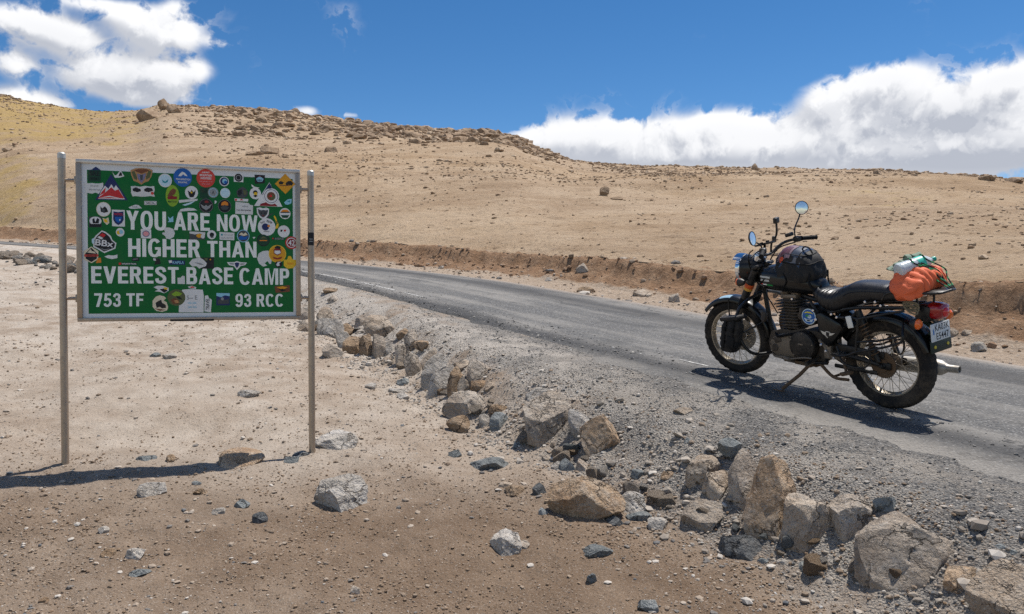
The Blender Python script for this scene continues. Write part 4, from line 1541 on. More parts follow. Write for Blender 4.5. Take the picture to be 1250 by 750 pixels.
def on_board(px, row, off=FACE):
    """Distance along the board and height above the left post's foot, seen at a pixel of the photograph."""
    d = Vector(ray(px, row))
    o = S_O + N3 * off
    c = Vector((0, 0, EYE))
    t = (o - c).dot(N3) / d.dot(N3)
    p = c + d * t - o
    return p.dot(U3), p.z


def crop(cx, cy, off=FACE):
    return on_board(60 + cx / 3.262, 170 + cy / 3.262, off)


def text_mesh(s, bold=0.0, shear=0.0):
    cu = bpy.data.curves.new("lettering", 'FONT')
    cu.body = s
    cu.offset = bold
    cu.shear = shear
    cu.resolution_u = 3
    o = bpy.data.objects.new("lettering", cu)
    COL.objects.link(o)
    bpy.context.view_layer.update()
    me = o.to_mesh()
    V = np.array([v.co[:] for v in me.vertices]) if len(me.vertices) else np.zeros((0, 3))
    P = [tuple(p.vertices) for p in me.polygons]
    o.to_mesh_clear()
    bpy.data.objects.remove(o)
    bpy.data.curves.remove(cu)
    return V, P


def put_text(mb, s, u0, z0, w, h, off, base, bold=0.0, ux=None, uz=None, un=None, fit_cap=True, rot=0.0):
    """Flat lettering, its lower left corner at (u0, z0), scaled to w x h."""
    V, P = text_mesh(s, bold)
    if not len(V):
        return
    mn, mx = V.min(0), V.max(0)
    ux, uz, un = ux or U3, uz or Z3, un or N3
    a = (V[:, 0] - mn[0]) / (mx[0] - mn[0]) * w
    b = (V[:, 1] - mn[1]) / (mx[1] - mn[1]) * h
    if rot:
        a, b = a - w / 2, b - h / 2
        c, s_ = math.cos(rot), math.sin(rot)
        a, b = a * c - b * s_ + w / 2, a * s_ + b * c + h / 2
    mb.add([base + ux * (u0 + float(i)) + uz * (z0 + float(j)) + un * off for i, j in zip(a, b)], P)


# bold narrow road-sign capitals, drawn as outlines
def _ring(cx, cy, rx, ry, tx, ty, a0, a1, n=22, e=2.4):
    P = []
    for t in np.linspace(a0, a1, n):
        c, s = math.cos(t), math.sin(t)
        ex = lambda q: math.copysign(abs(q) ** (2 / e), q)
        P.append(((cx + ex(c) * rx, cy + ex(s) * ry), (cx + ex(c) * (rx - tx), cy + ex(s) * (ry - ty))))
    return [[P[i][0], P[i + 1][0], P[i + 1][1], P[i][1]] for i in range(n - 1)]


def _ribbon(pts, t, k_=8):
    P = catmull([Vector((p[0], p[1], 0)) for p in pts], k_)
    L = []
    for i in range(len(P)):
        d = (P[min(i + 1, len(P) - 1)] - P[max(i - 1, 0)]).normalized()
        nn = Vector((-d.y, d.x, 0)) * t / 2
        L.append(((P[i] + nn)[:2], (P[i] - nn)[:2]))
    return [[L[i][0], L[i][1], L[i + 1][1], L[i + 1][0]] for i in range(len(L) - 1)]


def _r(x0, y0, x1, y1):
    return [[(x0, y0), (x1, y0), (x1, y1), (x0, y1)]]


def _bowl(x0, y0, y1, rx, t):
    cy, ry = (y0 + y1) / 2, (y1 - y0) / 2
    return _r(x0, y1 - t * .86, x0 + .14, y1) + _r(x0, y0, x0 + .14, y0 + t * .86) + _ring(x0 + .14, cy, rx, ry, t, t * .86, -PI / 2, PI / 2, 14)


_T = .185
GLYPH = {
    'I': (_T, _r(0, 0, _T, 1)),
    'E': (.50, _r(0, 0, _T, 1) + _r(_T, .83, .50, 1) + _r(_T, .43, .46, .59) + _r(_T, 0, .50, .17)),
    'F': (.48, _r(0, 0, _T, 1) + _r(_T, .83, .48, 1) + _r(_T, .42, .44, .58)),
    'T': (.54, _r(0, .83, .54, 1) + _r(.27 - _T / 2, 0, .27 + _T / 2, .83)),
    'H': (.58, _r(0, 0, _T, 1) + _r(.58 - _T, 0, .58, 1) + _r(_T, .42, .58 - _T, .59)),
    'N': (.60, _r(0, 0, _T * .95, 1) + _r(.60 - _T * .95, 0, .60, 1) + [[(_T * .95, 1), (_T * .95, .64), (.60 - _T * .95, 0), (.60 - _T * .95, .36)]]),
    'A': (.64, [[(0, 0), (.19, 0), (.405, 1), (.235, 1)], [(.64, 0), (.45, 0), (.30, .78), (.405, 1)]] + _r(.20, .20, .44, .35)),
    'V': (.62, [[(0, 1), (.19, 1), (.40, 0), (.22, 0)], [(.62, 1), (.43, 1), (.29, .25), (.40, 0)]]),
    'W': (.92, [[(0, 1), (.17, 1), (.32, 0), (.15, 0)], [(.38, 1), (.46, .70), (.31, .0), (.24, .25)], [(.38, 1), (.54, 1), (.77, 0), (.60, 0)], [(.92, 1), (.75, 1), (.64, .30), (.77, 0)]]),
    'M': (.76, _r(0, 0, _T * .92, 1) + _r(.76 - _T * .92, 0, .76, 1) + [[(_T * .92, 1), (.24, 1), (.44, .0), (.32, 0)], [(.76 - _T * .92, 1), (.52, 1), (.36, .2), (.44, 0)]]),
    'Y': (.62, [[(0, 1), (.20, 1), (.40, .42), (.22, .42)], [(.62, 1), (.42, 1), (.27, .50), (.40, .42)]] + _r(.31 - _T / 2, 0, .31 + _T / 2, .42)),
    'O': (.62, _ring(.31, .5, .31, .515, _T, .155, 0, 2 * PI, 40)),
    'C': (.60, _ring(.31, .5, .31, .515, _T, .155, R(38), R(322), 34)),
    'G': (.61, _ring(.31, .5, .31, .515, _T, .155, R(38), R(335), 34) + _r(.33, .40, .61, .54) + _r(.61 - _T * .8, .05, .61, .40)),
    'U': (.59, _r(0, .34, _T, 1) + _r(.59 - _T, .34, .59, 1) + _ring(.295, .34, .295, .355, _T, .165, PI, 2 * PI, 22)),
    'P': (.54, _r(0, 0, _T, 1) + [[(q[0], q[1]) for q in p] for p in _bowl(_T, .40, 1, .215, _T)]),
    'R': (.58, _r(0, 0, _T, 1) + _bowl(_T, .44, 1, .215, _T) + [[(.24, .46), (.42, .46), (.585, 0), (.385, 0)]]),
    'B': (.57, _r(0, 0, _T, 1) + _bowl(_T, .455, 1, .205, _T) + _bowl(_T, 0, .55, .245, _T)),
    'S': (.56, _ribbon([(.475, .70), (.42, .87), (.27, .925), (.12, .86), (.10, .71), (.22, .57), (.36, .47), (.465, .34), (.44, .16), (.28, .075), (.12, .14), (.085, .31)], .175)),
    '7': (.52, _r(0, .83, .52, 1) + [[(.33, .83), (.52, .83), (.31, 0), (.11, 0)]]),
    '5': (.52, _r(.09, .84, .48, 1) + [[(.09, 1), (.24, .88), (.20, .44), (.03, .46)]] + _ribbon([(.10, .50), (.27, .575), (.42, .46), (.43, .25), (.28, .08), (.12, .12), (.08, .25)], .165)),
    '3': (.52, _ribbon([(.085, .72), (.14, .87), (.27, .925), (.40, .85), (.41, .68), (.33, .56), (.20, .535)], .165) + _ribbon([(.20, .535), (.36, .50), (.435, .33), (.40, .15), (.26, .075), (.12, .13), (.085, .29)], .165)),
    '9': (.53, _ring(.265, .68, .265, .33, .17, .145, 0, 2 * PI, 30) + _ribbon([(.445, .66), (.44, .35), (.38, .14), (.25, .075), (.13, .11), (.085, .22)], .165)),
}


def put_capitals(mb, s, u0, z0, w, h, off, base):
    adv = []
    x = 0.0
    for ch in s:
        adv.append(x)
        x += GLYPH[ch][0] + .085
    tot = x - .085
    q = 0
    for ch, x in zip(s, adv):
        for poly in GLYPH[ch][1]:
            q += 1
            mb.add([base + U3 * (u0 + (x + px) / tot * w) + Z3 * (z0 + pz * h) + N3 * (off + .00002 * (q % 9)) for px, pz in poly], [tuple(range(len(poly)))])


def build_sign():
    root = thing("road_sign", "green road sign covered in stickers, standing on two steel posts in the sand", 'road sign', None, Matrix.Translation(S_O))
    inv = Matrix.Translation(-S_O)
    xf = lambda v: v - S_O
    # posts
    for p, top, base in ((SL, 188, (78, 571)), (SR, 210, (380, 553))):
        b = Vector((p[0], p[1], gz(*p) - .25))
        d = ray((75 if p is SL else 381), top)
        t = math.hypot(*p) / math.hypot(d[0], d[1])
        zt = EYE + d[2] * t
        mb = MB()
        mb.tube([b, (p[0], p[1], zt)], .0225, 18)
        post = mb.build("post", STEEL, root, xf=xf)
        mb = MB()
        mb.lathe([(0, .010), (.016, .008), (.0238, 0), (.0238, -.03), (.0228, -.03)], (p[0], p[1], zt + .001), Z3, 18)
        mb.build("post_cap", paint("dull_steel_cap", (190, 188, 182), .5, .6), post, xf=xf)
        if p is SR:
            mb = MB()
            zz = EYE + ray(381, 292)[2] * t
            ang = math.atan2(-p[1], -p[0])
            pts = [(p[0] + .0232 * math.cos(ang + a), p[1] + .0232 * math.sin(ang + a)) for a in np.linspace(-1.3, 1.1, 9)]
            mb.loft([[(x, y, zz - .045) for x, y in pts], [(x, y, zz + .045) for x, y in pts]], False, False)
            mb.m = 1
            pts = [(p[0] + .0236 * math.cos(ang + a), p[1] + .0236 * math.sin(ang + a)) for a in np.linspace(-.5, .5, 5)]
            mb.loft([[(x, y, zz - .004) for x, y in pts], [(x, y, zz + .001) for x, y in pts]], False, False)
            mb.loft([[(x, y, zz - .020) for x, y in pts], [(x, y, zz - .014) for x, y in pts]], False, False)
            mb.build("sticker", [ink('black'), ink('grey')], post, xf=xf, label="black sticker on the right post")
    # frame
    u0, zb = on_board(95, 393)
    u1, zt = on_board(366, 207)
    u0b, zt0 = on_board(95, 195)
    zt = (zt + zt0) / 2
    fw, fd = .030, .040
    base = S_O + N3 * FACE

    def bar(mb, ua, ub, za, zbb, d0, d1, r=.003):
        c = base + U3 * ((ua + ub) / 2) + Z3 * ((za + zbb) / 2) + N3 * ((d0 + d1) / 2)
        rot = Matrix((U3, N3, Z3)).transposed()
        mb.rbox(c, (abs(ub - ua), abs(d1 - d0), abs(zbb - za)), r, rot)
    for nm, args in (("frame_bar", (u0, u1, zt - fw * .8, zt, -.030, .016)), ("frame_bar", (u0, u1, zb, zb + fw * .8, -.030, .016)),
                     ("frame_bar", (u0 - .001, u0 + fw, zb + fw * .8 + .001, zt - fw * .8 - .001, -.030, .015)), ("frame_bar", (u1 - fw, u1 + .001, zb + fw * .8 + .001, zt - fw * .8 - .001, -.030, .015))):
        mb = MB()
        bar(mb, *args)
        fb = mb.build(nm, ALU if args[2] > zt - .1 else STEEL, root, xf=xf)
        if args[2] == zb:
            mb = MB()
            um = on_board(208, 392)[0]
            bar(mb, um, um + .27, zb - .004, zb + .010, -.020, .0172, .002)
            mb.build("tape_strip", paint("black_tape", (34, 32, 32), .6), fb, xf=xf)
    mb = MB()
    bar(mb, u0 + fw - .004, u1 - fw + .004, zb + fw * .8 - .004, zt - fw * .8 + .004, -.022, 0.0, .0)
    board = mb.build("board", WHITE_SHEET, root, xf=xf, smooth=0)
    ga, gb = crop(154, 693), crop(977, 164)
    ga2, gb2 = crop(154, 117), crop(965, 691)
    gu0, gu1 = (ga[0] + ga2[0]) / 2, (gb[0] + gb2[0]) / 2
    gz0, gz1 = (ga[1] + gb2[1]) / 2, (gb[1] + ga2[1]) / 2
    mb = MB()
    mb.prism([(gu0, gz0), (gu1, gz0), (gu1, gz1), (gu0, gz1)], base + N3 * .0002, U3, Z3, N3, .0008)
    mb.build("green_panel", GREEN_SHEET, board, xf=xf, smooth=0)
    # brackets between posts and frame
    for zc in (zt - .135, zb + .15):
        for ua, ub in ((.018, u0), (u1, SPAN - .018)):
            mb = MB()
            mb.tube([base + U3 * ua + Z3 * zc - N3 * FACE, base + U3 * (ub) + Z3 * zc - N3 * FACE], .011, 10)
            mb.rbox(base + U3 * (ua + .006 if ua > .5 else ub - .006) + Z3 * zc - N3 * FACE, (.012, .03, .05), .003, Matrix((U3, N3, Z3)).transposed())
            mb.build("bracket", STEEL, root, xf=xf)
    # lettering: left, right, top, bottom of each line in the photograph
    # each: text, lower left, lower right, upper left (photograph crop)
    for s, x0, x1, y0, y1 in (("YOU", 308, 466, 287, 362), ("ARE", 497, 640, 293, 364), ("NOW", 668, 830, 302, 368),
                              ("HIGHER", 315, 602, 398, 470), ("THAN", 630, 826, 407, 471),
                              ("EVEREST", 168, 516, 508, 575), ("BASE", 547, 733, 511, 578), ("CAMP", 758, 956, 515, 580),
                              ("753", 180, 286, 614, 668), ("TF", 308, 377, 614, 666), ("93", 742, 805, 617, 668), ("RCC", 826, 933, 617, 667)):
        a, b2, c = crop(x0, y1), crop(x1, y1), crop(x0, y0)
        d = crop(x1, y0)
        mb = MB()
        put_capitals(mb, s, a[0], (a[1] + b2[1]) / 2, b2[0] - a[0], ((c[1] - a[1]) + (d[1] - b2[1])) / 2, .0016, base)
        mb.build("lettering", LETTER, board, xf=xf, smooth=0)

    # ---- stickers; all outlines are in the pixels of an enlarged view of the board
    layer = [0]

    def sticker(label, prims):
        """prims: list of (ink, kind, args). The first is the sticker's own body, the rest are printed on it."""
        layer[0] += 1
        mb = MB()
        mats = []
        z = .0020 + .00004 * (layer[0] % 12)
        for n, (col, kind, *a) in enumerate(prims):
            m = ink(col)
            if m not in mats:
                mats.append(m)
            mb.m = mats.index(m)
            off = z + n * .00035
            if kind == 'o':
                cx, cy, rx = a[:3]
                ry = a[3] if len(a) > 3 else rx
                c = crop(cx, cy)
                ru = (crop(cx + rx, cy)[0] - crop(cx - rx, cy)[0]) / 2
                rz = (crop(cx, cy - ry)[1] - crop(cx, cy + ry)[1]) / 2
                poly = [(c[0] + ru * math.cos(t), c[1] + rz * math.sin(t)) for t in np.linspace(0, 2 * PI, 28, endpoint=False)]
            elif kind == 'p':
                poly = [crop(*q) for q in a[0]][::-1]
            elif kind == 'r':
                x0, y0, x1, y1 = a[:4]
                poly = [crop(x0, y1), crop(x1, y1), crop(x1, y0), crop(x0, y0)]
            elif kind == 't':
                txt, x0, y0, x1, y1 = a[:5]
                p, q, r_ = crop(x0, y1), crop(x1, y1), crop(x0, y0)
                put_text(mb, txt, p[0], (p[1] + q[1]) / 2, q[0] - p[0], r_[1] - p[1], off, base, bold=.02, rot=(a[5] if len(a) > 5 else 0))
                continue
            if n == 0:
                mb.prism(poly, base + N3 * (off - .0006), U3, Z3, N3, .0006)
            else:
                mb.add([base + U3 * q[0] + Z3 * q[1] + N3 * off for q in poly], [tuple(range(len(poly)))])
        mb.build("sticker", mats, board, xf=xf, smooth=0, label=label)

    def torn(x0, y0, x1, y1, seed, j=.14, n=5):
        r = random.Random(seed)
        w, h = x1 - x0, y1 - y0
        P = []
        for i in range(n):
            P.append((x0 + w * i / n, y0 + h * r.uniform(0, j * 1.6)))
        for i in range(3):
            P.append((x1 - w * r.uniform(0, j), y0 + h * (i + .1) / 3))
        for i in range(n):
            P.append((x1 - w * i / n, y1 - h * r.uniform(0, j * 1.8)))
        for i in range(3):
            P.append((x0 + w * r.uniform(0, j), y1 - h * (i + .1) / 3))
        return P

    S = sticker
    S("dark green square sticker with a blue peak on top", [('dgreen', 'r', 156, 124, 206, 170), ('navy', 'p', [(156, 124), (170, 121), (186, 110), (206, 124)]), ('black', 't', 'SRE', 162, 128, 201, 146), ('black', 't', 'DISTRICT', 162, 153, 201, 163)])
    S("torn white paper with handwriting at the left edge", [('paper', 'p', torn(140, 172, 216, 222, 3, .1)), ('grey', 't', 'nol', 165, 182, 196, 190), ('grey', 't', 'the forgot', 158, 198, 205, 207)])
    S("triangular sticker of a white peak over a red mountain", [('navy', 'p', [(247, 140), (183, 242), (313, 244)]), ('white', 'p', [(222, 186), (206, 210), (196, 238), (302, 240), (281, 204), (266, 184), (258, 196), (248, 180), (236, 198)]),
       ('red', 'p', [(226, 192), (210, 210), (200, 226), (222, 214)]), ('red', 'p', [(192, 236), (212, 222), (232, 206), (248, 192), (262, 206), (276, 200), (299, 236)]), ('white', 'p', [(196, 235), (240, 226), (294, 238), (240, 231)])])
    S("torn white sticker with a black peak", [('white', 'p', [(250, 128), (262, 146), (270, 142), (286, 122), (290, 134), (300, 148), (280, 154), (262, 154)]), ('black', 'p', [(276, 148), (282, 132), (288, 134), (292, 146)])])
    S("brown and gold winged emblem sticker", [('tan', 'p', [(324, 124), (345, 116), (370, 115), (398, 118), (412, 124), (408, 148), (396, 168), (382, 172), (367, 182), (352, 172), (336, 166), (326, 142)]),
       ('olive', 'p', [(328, 130), (340, 128), (350, 150), (350, 164), (338, 158)]), ('olive', 'p', [(408, 128), (396, 126), (386, 150), (386, 162), (400, 154)]),
       ('brown', 'p', [(338, 126), (352, 120), (386, 120), (400, 126), (368, 138)]), ('mauve', 'p', [(350, 138), (368, 142), (386, 136), (382, 156), (368, 176), (354, 158)]), ('dgrey', 'p', [(362, 144), (374, 142), (372, 164), (364, 164)])])
    S("white round sticker with a teal wave", [('white', 'o', 462, 165, 27), ('pblue', 'o', 462, 165, 23), ('teal', 'p', [(450, 162), (462, 170), (474, 160), (472, 172), (462, 176), (452, 172)])])
    S("blue round sticker with a white peak", [('blue', 'o', 532, 153, 37), ('white', 'p', [(514, 148), (520, 138), (530, 130), (540, 134), (552, 148), (540, 146), (534, 140), (526, 148)]), ('white', 't', 'TREKS EXPEDITION', 504, 157, 562, 164), ('white', 't', 'MOUNTAINS', 514, 169, 550, 176)])
    S("red round sticker with white lines of text", [('tomato', 'o', 624, 156, 37), ('white', 't', 'ARMY', 608, 130, 640, 136), ('white', 't', 'MOUNTAIN', 600, 140, 648, 149), ('white', 't', 'WINTERS', 602, 152, 646, 161), ('pink', 't', 'keep wandering on', 598, 167, 650, 172), ('pink', 't', 'the road', 608, 176, 640, 181)])
    S("small round sticker with a blue swirl", [('white', 'o', 697, 169, 19), ('navy', 'o', 697, 169, 16), ('sky', 'o', 699, 168, 10), ('blue', 'o', 702, 172, 6)])
    S("white square sticker with a black seal", [('white', 'p', [(736, 138), (774, 140), (773, 172), (735, 170)]), ('black', 'o', 754, 154, 16), ('grey', 'o', 754, 154, 11), ('black', 'o', 754, 154, 8)])
    S("small black badge sticker with a white peak", [('black', 'p', [(818, 142), (859, 144), (858, 176), (820, 178)]), ('sky', 'p', [(824, 158), (838, 148), (854, 159), (848, 170), (830, 170)]), ('dred', 'p', [(830, 150), (838, 146), (846, 151)]), ('black', 't', 'RIDE', 830, 161, 847, 168)])
    S("yellow diamond sticker with two black riders", [('gold', 'p', [(940, 138), (980, 179), (941, 219), (899, 178)]), ('black', 'p', [(950, 168), (962, 166), (972, 176), (966, 186), (952, 182), (944, 186), (942, 176)]), ('black', 'p', [(914, 172), (922, 167), (934, 172), (930, 180), (916, 181)]), ('brown', 'r', 918, 184, 958, 187)])
    S("torn white sticker with two cars", [('paper', 'p', torn(325, 186, 421, 230, 7, .09)), ('black', 'p', [(332, 198), (345, 193), (364, 199), (366, 208), (350, 212), (334, 207)]), ('black', 'p', [(378, 200), (390, 193), (410, 196), (414, 206), (396, 212), (380, 208)]), ('tomato', 'o', 411, 216, 6), ('grey', 't', 'road', 332, 189, 352, 193)])
    S("oval green sticker with a brown bird", [('lime', 'o', 491, 226, 27, 43), ('brown', 'p', [(472, 224), (482, 206), (494, 196), (506, 204), (502, 218), (488, 228), (474, 234)]), ('dred', 'p', [(470, 232), (490, 226), (510, 230), (508, 240), (474, 240)]), ('dgreen', 't', 'MILES TO GO', 474, 246, 508, 253)])
    S("white round sticker with a black eagle", [('white', 'o', 567, 213, 26), ('black', 'p', [(552, 204), (562, 212), (568, 202), (574, 212), (584, 203), (580, 222), (574, 232), (560, 232), (556, 222)]), ('yellow', 'o', 567, 213, 4)])
    S("dark square sticker half under a grey round one", [('dgreen', 'r', 600, 194, 640, 236), ('black', 't', 'TNT', 606, 204, 630, 216)])
    S("grey green round sticker beside the dark square one", [('grey', 'o', 653, 213, 21), ('sky', 'o', 653, 213, 17), ('grey', 'o', 653, 213, 15), ('dgrey', 't', 'A', 648, 206, 659, 220)])
    S("pale blue plain round sticker", [('white', 'o', 701, 215, 20), ('pblue', 'o', 701, 215, 18)])
    S("dark sticker of a dog over a white banner", [('dgrey', 'p', [(746, 208), (758, 196), (770, 190), (784, 198), (792, 212), (788, 228), (772, 236), (750, 230)]), ('black', 'p', [(752, 206), (766, 200), (768, 216), (758, 226), (750, 220)]), ('olive', 'p', [(772, 202), (786, 206), (786, 220), (776, 222)])])
    S("white banner sticker with red ends", [('white', 'p', [(738, 236), (793, 239), (792, 249), (739, 247)]), ('red', 'r', 740, 238, 748, 246), ('red', 'p', [(758, 244), (766, 238), (774, 244)])])
    S("white round sticker with a black and yellow bee", [('white', 'o', 821, 217, 23), ('black', 'o', 821, 213, 9), ('yellow', 'o', 822, 218, 7), ('black', 'p', [(812, 226), (821, 222), (831, 226), (821, 232)])])
    S("small torn white sliver above the bee sticker", [('white', 'p', [(806, 180), (818, 190), (838, 194), (830, 197), (816, 196), (806, 188)])])
    S("large triangular sticker with a round seal", [('white', 'p', [(877, 172), (816, 266), (929, 270)]), ('navy', 'p', [(877, 175), (848, 222), (905, 222)]), ('dred', 'p', [(842, 258), (862, 252), (896, 254), (910, 268), (838, 266)]), ('white', 'o', 884, 228, 32), ('navy', 'o', 884, 228, 27), ('white', 'o', 884, 228, 25), ('brown', 'o', 884, 228, 17), ('olive', 'o', 890, 232, 10), ('red', 'p', [(874, 228), (884, 220), (890, 230), (880, 232)]), ('navy', 'p', [(877, 188), (872, 198), (883, 198)])])
    S("small white name plate sticker", [('white', 'r', 379, 247, 428, 262), ('black', 'r', 381, 249, 426, 260), ('white', 'r', 382, 250, 425, 259), ('black', 't', 'GESTAL', 386, 251, 421, 258)])
    S("torn white cloud shaped sticker", [('paper', 'p', [(316, 272), (330, 266), (344, 261), (358, 264), (370, 276), (356, 276), (338, 278), (322, 277)]), ('dgrey', 't', 'high', 332, 268, 352, 274)])
    S("long torn white strip, upper", [('paper', 'p', [(516, 243), (548, 241), (592, 238), (590, 246), (556, 250), (518, 254)])])
    S("long torn white strip, lower", [('paper', 'p', [(516, 290), (524, 279), (552, 274), (576, 276), (590, 284), (560, 286), (530, 288)])])
    S("thin torn sliver between the white strips", [('pblue', 'p', [(530, 262), (556, 254), (582, 246), (566, 258), (542, 266)])])
    S("black round sticker with white wings and a red cap", [('black', 'o', 625, 265, 29), ('grey', 'o', 625, 265, 27), ('black', 'o', 625, 265, 26), ('grey', 'p', [(602, 258), (618, 268), (625, 262), (632, 268), (648, 258), (640, 274), (625, 284), (610, 274)]), ('dred', 'o', 627, 250, 8, 5)])
    S("small white heart shaped scrap", [('white', 'p', [(660, 244), (668, 248), (664, 256), (659, 258)])])
    S("black round sticker with an orange sunrise", [('grey', 'o', 699, 267, 26), ('black', 'o', 699, 267, 25), ('orange', 'p', [(684, 264), (688, 252), (700, 247), (711, 253), (714, 264)]), ('dgrey', 'p', [(682, 272), (699, 262), (716, 272), (708, 282), (690, 282)])])
    S("white paper note with handwriting", [('paper', 'p', [(742, 250), (795, 255), (799, 262), (812, 264), (811, 301), (741, 298)]), ('grey', 't', 'nhe', 768, 264, 792, 271), ('dgrey', 't', 'From Ride Hyderbad', 747, 280, 803, 288)])
    S("white round sticker with a black bird", [('cream', 'o', 217, 280, 29), ('white', 'o', 217, 280, 27), ('black', 'p', [(204, 268), (212, 276), (222, 268), (230, 276), (236, 290), (220, 294), (206, 290)]), ('dgrey', 'o', 216, 284, 7)])
    S("white square sticker with a blue and red shield", [('white', 'p', [(250, 281), (301, 283), (302, 349), (251, 347)]), ('navy', 'p', [(256, 288), (276, 291), (296, 288), (297, 322), (290, 334), (276, 343), (262, 334), (255, 320)]), ('red', 't', 'PATROL', 259, 295, 294, 304), ('blue', 'p', [(262, 310), (290, 310), (286, 326), (276, 334), (265, 326)]), ('white', 'o', 282, 322, 3)])
    S("dark square sticker with a white arch", [('dgrey', 'r', 159, 309, 209, 351), ('white', 'o', 185, 326, 24, 17), ('black', 'p', [(172, 320), (180, 314), (184, 332), (192, 314), (200, 320), (198, 336), (174, 336)]), ('black', 'r', 161, 338, 207, 350)])
    S("small torn yellow sticker", [('cream', 'p', [(212, 314), (226, 318), (236, 312), (240, 334), (230, 342), (218, 330)]), ('yellow', 'p', [(216, 318), (230, 320), (234, 332), (222, 332)])])
    S("small round yellow and white sticker", [('white', 'o', 283, 371, 17), ('yellow', 'o', 277, 372, 8), ('sky', 'o', 287, 370, 8)])
    S("white square sticker with a grey ring", [('white', 'p', [(365, 358), (406, 360), (407, 396), (366, 394)]), ('mauve', 'o', 386, 377, 15, 13), ('pink', 'o', 386, 377, 11, 9)])
    S("plain white cloud shaped sticker", [('paper', 'p', [(462, 352), (478, 352), (494, 358), (501, 374), (496, 390), (480, 399), (466, 396), (462, 386), (450, 378), (452, 372), (462, 372), (458, 360)])])
    S("small pale arrow sticker between the words", [('sky', 'p', [(472, 308), (482, 316), (494, 306), (495, 330), (472, 331), (478, 324)])])
    S("photo sticker with a yellow helmet", [('dgrey', 'r', 559, 368, 622, 400), ('paper', 'p', [(559, 368), (590, 369), (622, 372), (620, 384), (600, 376), (580, 380), (559, 376)]), ('gold', 'o', 598, 385, 12, 8), ('paper', 'o', 612, 388, 8)])
    S("white round sticker with a black dot", [('white', 'o', 647, 381, 18), ('black', 'o', 648, 381, 9), ('dgrey', 'p', [(640, 388), (650, 384), (656, 392), (646, 394)])])
    S("white name label with thin text", [('paper', 'p', [(678, 370), (738, 373), (737, 403), (679, 401)]), ('grey', 't', 'SKY ALPINE', 696, 380, 732, 384), ('grey', 't', 'TRAVEL CAMP STORE', 684, 392, 732, 396), ('teal', 'o', 688, 381, 4)])
    S("round sticker with blue mountains", [('sky', 'o', 773, 386, 25), ('dgrey', 'o', 773, 386, 22), ('cream', 'p', [(756, 380), (766, 372), (774, 378), (782, 372), (790, 382), (774, 386)]), ('blue', 'p', [(754, 392), (766, 384), (776, 390), (792, 386), (786, 400), (762, 402)])])
    S("dark green round sticker with a tent", [('black', 'o', 853, 402, 25), ('dgreen', 'o', 853, 402, 22), ('olive', 'p', [(840, 396), (853, 386), (868, 396)]), ('orange', 'r', 838, 402, 868, 406)])
    S("shield sticker of a dark cat's head", [('white', 'p', [(826, 274), (840, 272), (852, 276), (864, 273), (876, 278), (874, 300), (864, 314), (852, 320), (838, 312), (828, 296)]), ('dgrey', 'p', [(831, 278), (844, 284), (852, 282), (862, 284), (872, 282), (869, 298), (860, 308), (852, 313), (842, 307), (834, 296)]), ('black', 'p', [(840, 292), (849, 294), (846, 299)]), ('black', 'p', [(864, 292), (855, 294), (858, 299)]), ('dred', 'p', [(848, 303), (856, 303), (852, 308)])])
    S("white round sticker with a blue dot and a curve of text", [('white', 'o', 866, 350, 35), ('black', 't', 'RAY', 842, 328, 860, 335, .35), ('black', 't', 'RIDER', 866, 326, 890, 334, -.4), ('navy', 'o', 861, 350, 14), ('orange', 'o', 874, 346, 5), ('grey', 'o', 866, 368, 12, 2)])
    S("black curved whisker above the blue dot sticker", [('dgrey', 'p', [(862, 316), (874, 302), (898, 292), (880, 304), (868, 317)])])
    S("yellow curved strip sticker", [('yellow', 'p', [(897, 304), (902, 310), (908, 326), (914, 340), (912, 354), (898, 358), (906, 340), (900, 322), (894, 308)]), ('dgreen', 'p', [(904, 326), (908, 326), (910, 338), (906, 338)])])
    S("round sticker striped orange, white and green", [('white', 'o', 939, 297, 22), ('orange', 'p', [(922, 290), (930, 281), (948, 281), (957, 290)]), ('black', 'r', 921, 290, 958, 294), ('dgreen', 'p', [(922, 303), (957, 303), (949, 314), (930, 314)])])
    S("white round sticker with a small red and black mark", [('white', 'o', 934, 368, 24), ('black', 'p', [(922, 360), (930, 362), (926, 370), (920, 368)]), ('red', 'p', [(934, 362), (944, 360), (942, 368), (935, 368)])])
    S("red round sticker with the number 42", [('red', 'o', 965, 413, 25), ('white', 'o', 965, 413, 20), ('dred', 'o', 965, 413, 17), ('white', 't', '42', 952, 402, 978, 424)])
    S("black jagged sticker with big white letters BBx", [('white', 'p', [(186, 384), (210, 364), (226, 370), (246, 386), (252, 402), (268, 414), (264, 436), (240, 446), (220, 454), (196, 440), (176, 430), (176, 398)]),
       ('black', 'p', [(190, 388), (210, 369), (226, 376), (241, 390), (248, 404), (263, 417), (259, 433), (238, 441), (219, 448), (198, 435), (181, 426), (181, 402)]), ('red', 'p', [(200, 384), (212, 374), (226, 382), (218, 391)]), ('white', 'p', [(192, 392), (199, 386), (216, 394), (208, 400)]),
       ('white', 't', 'BBx', 184, 402, 257, 427, -.12), ('grey', 'p', [(200, 432), (222, 440), (246, 434), (222, 444)])])
    S("small pale splash beside the BBx sticker", [('pblue', 'p', [(170, 398), (178, 394), (180, 412), (174, 418), (170, 410)])])
    S("cream hexagon sticker with black peaks", [('cream', 'p', [(168, 428), (196, 446), (196, 478), (170, 494), (140, 480), (138, 446)]), ('black', 'p', [(144, 456), (158, 442), (168, 432), (180, 444), (192, 456), (190, 476), (168, 490), (146, 476)]), ('cream', 'p', [(152, 452), (166, 438), (170, 446), (180, 448), (188, 456)]), ('tomato', 'r', 141, 459, 196, 468), ('black', 't', 'RIDEXPLORE', 150, 460, 190, 467)])
    S("small orange corner behind the hexagon sticker", [('orange', 'p', [(194, 474), (206, 472), (208, 492), (186, 494)])])
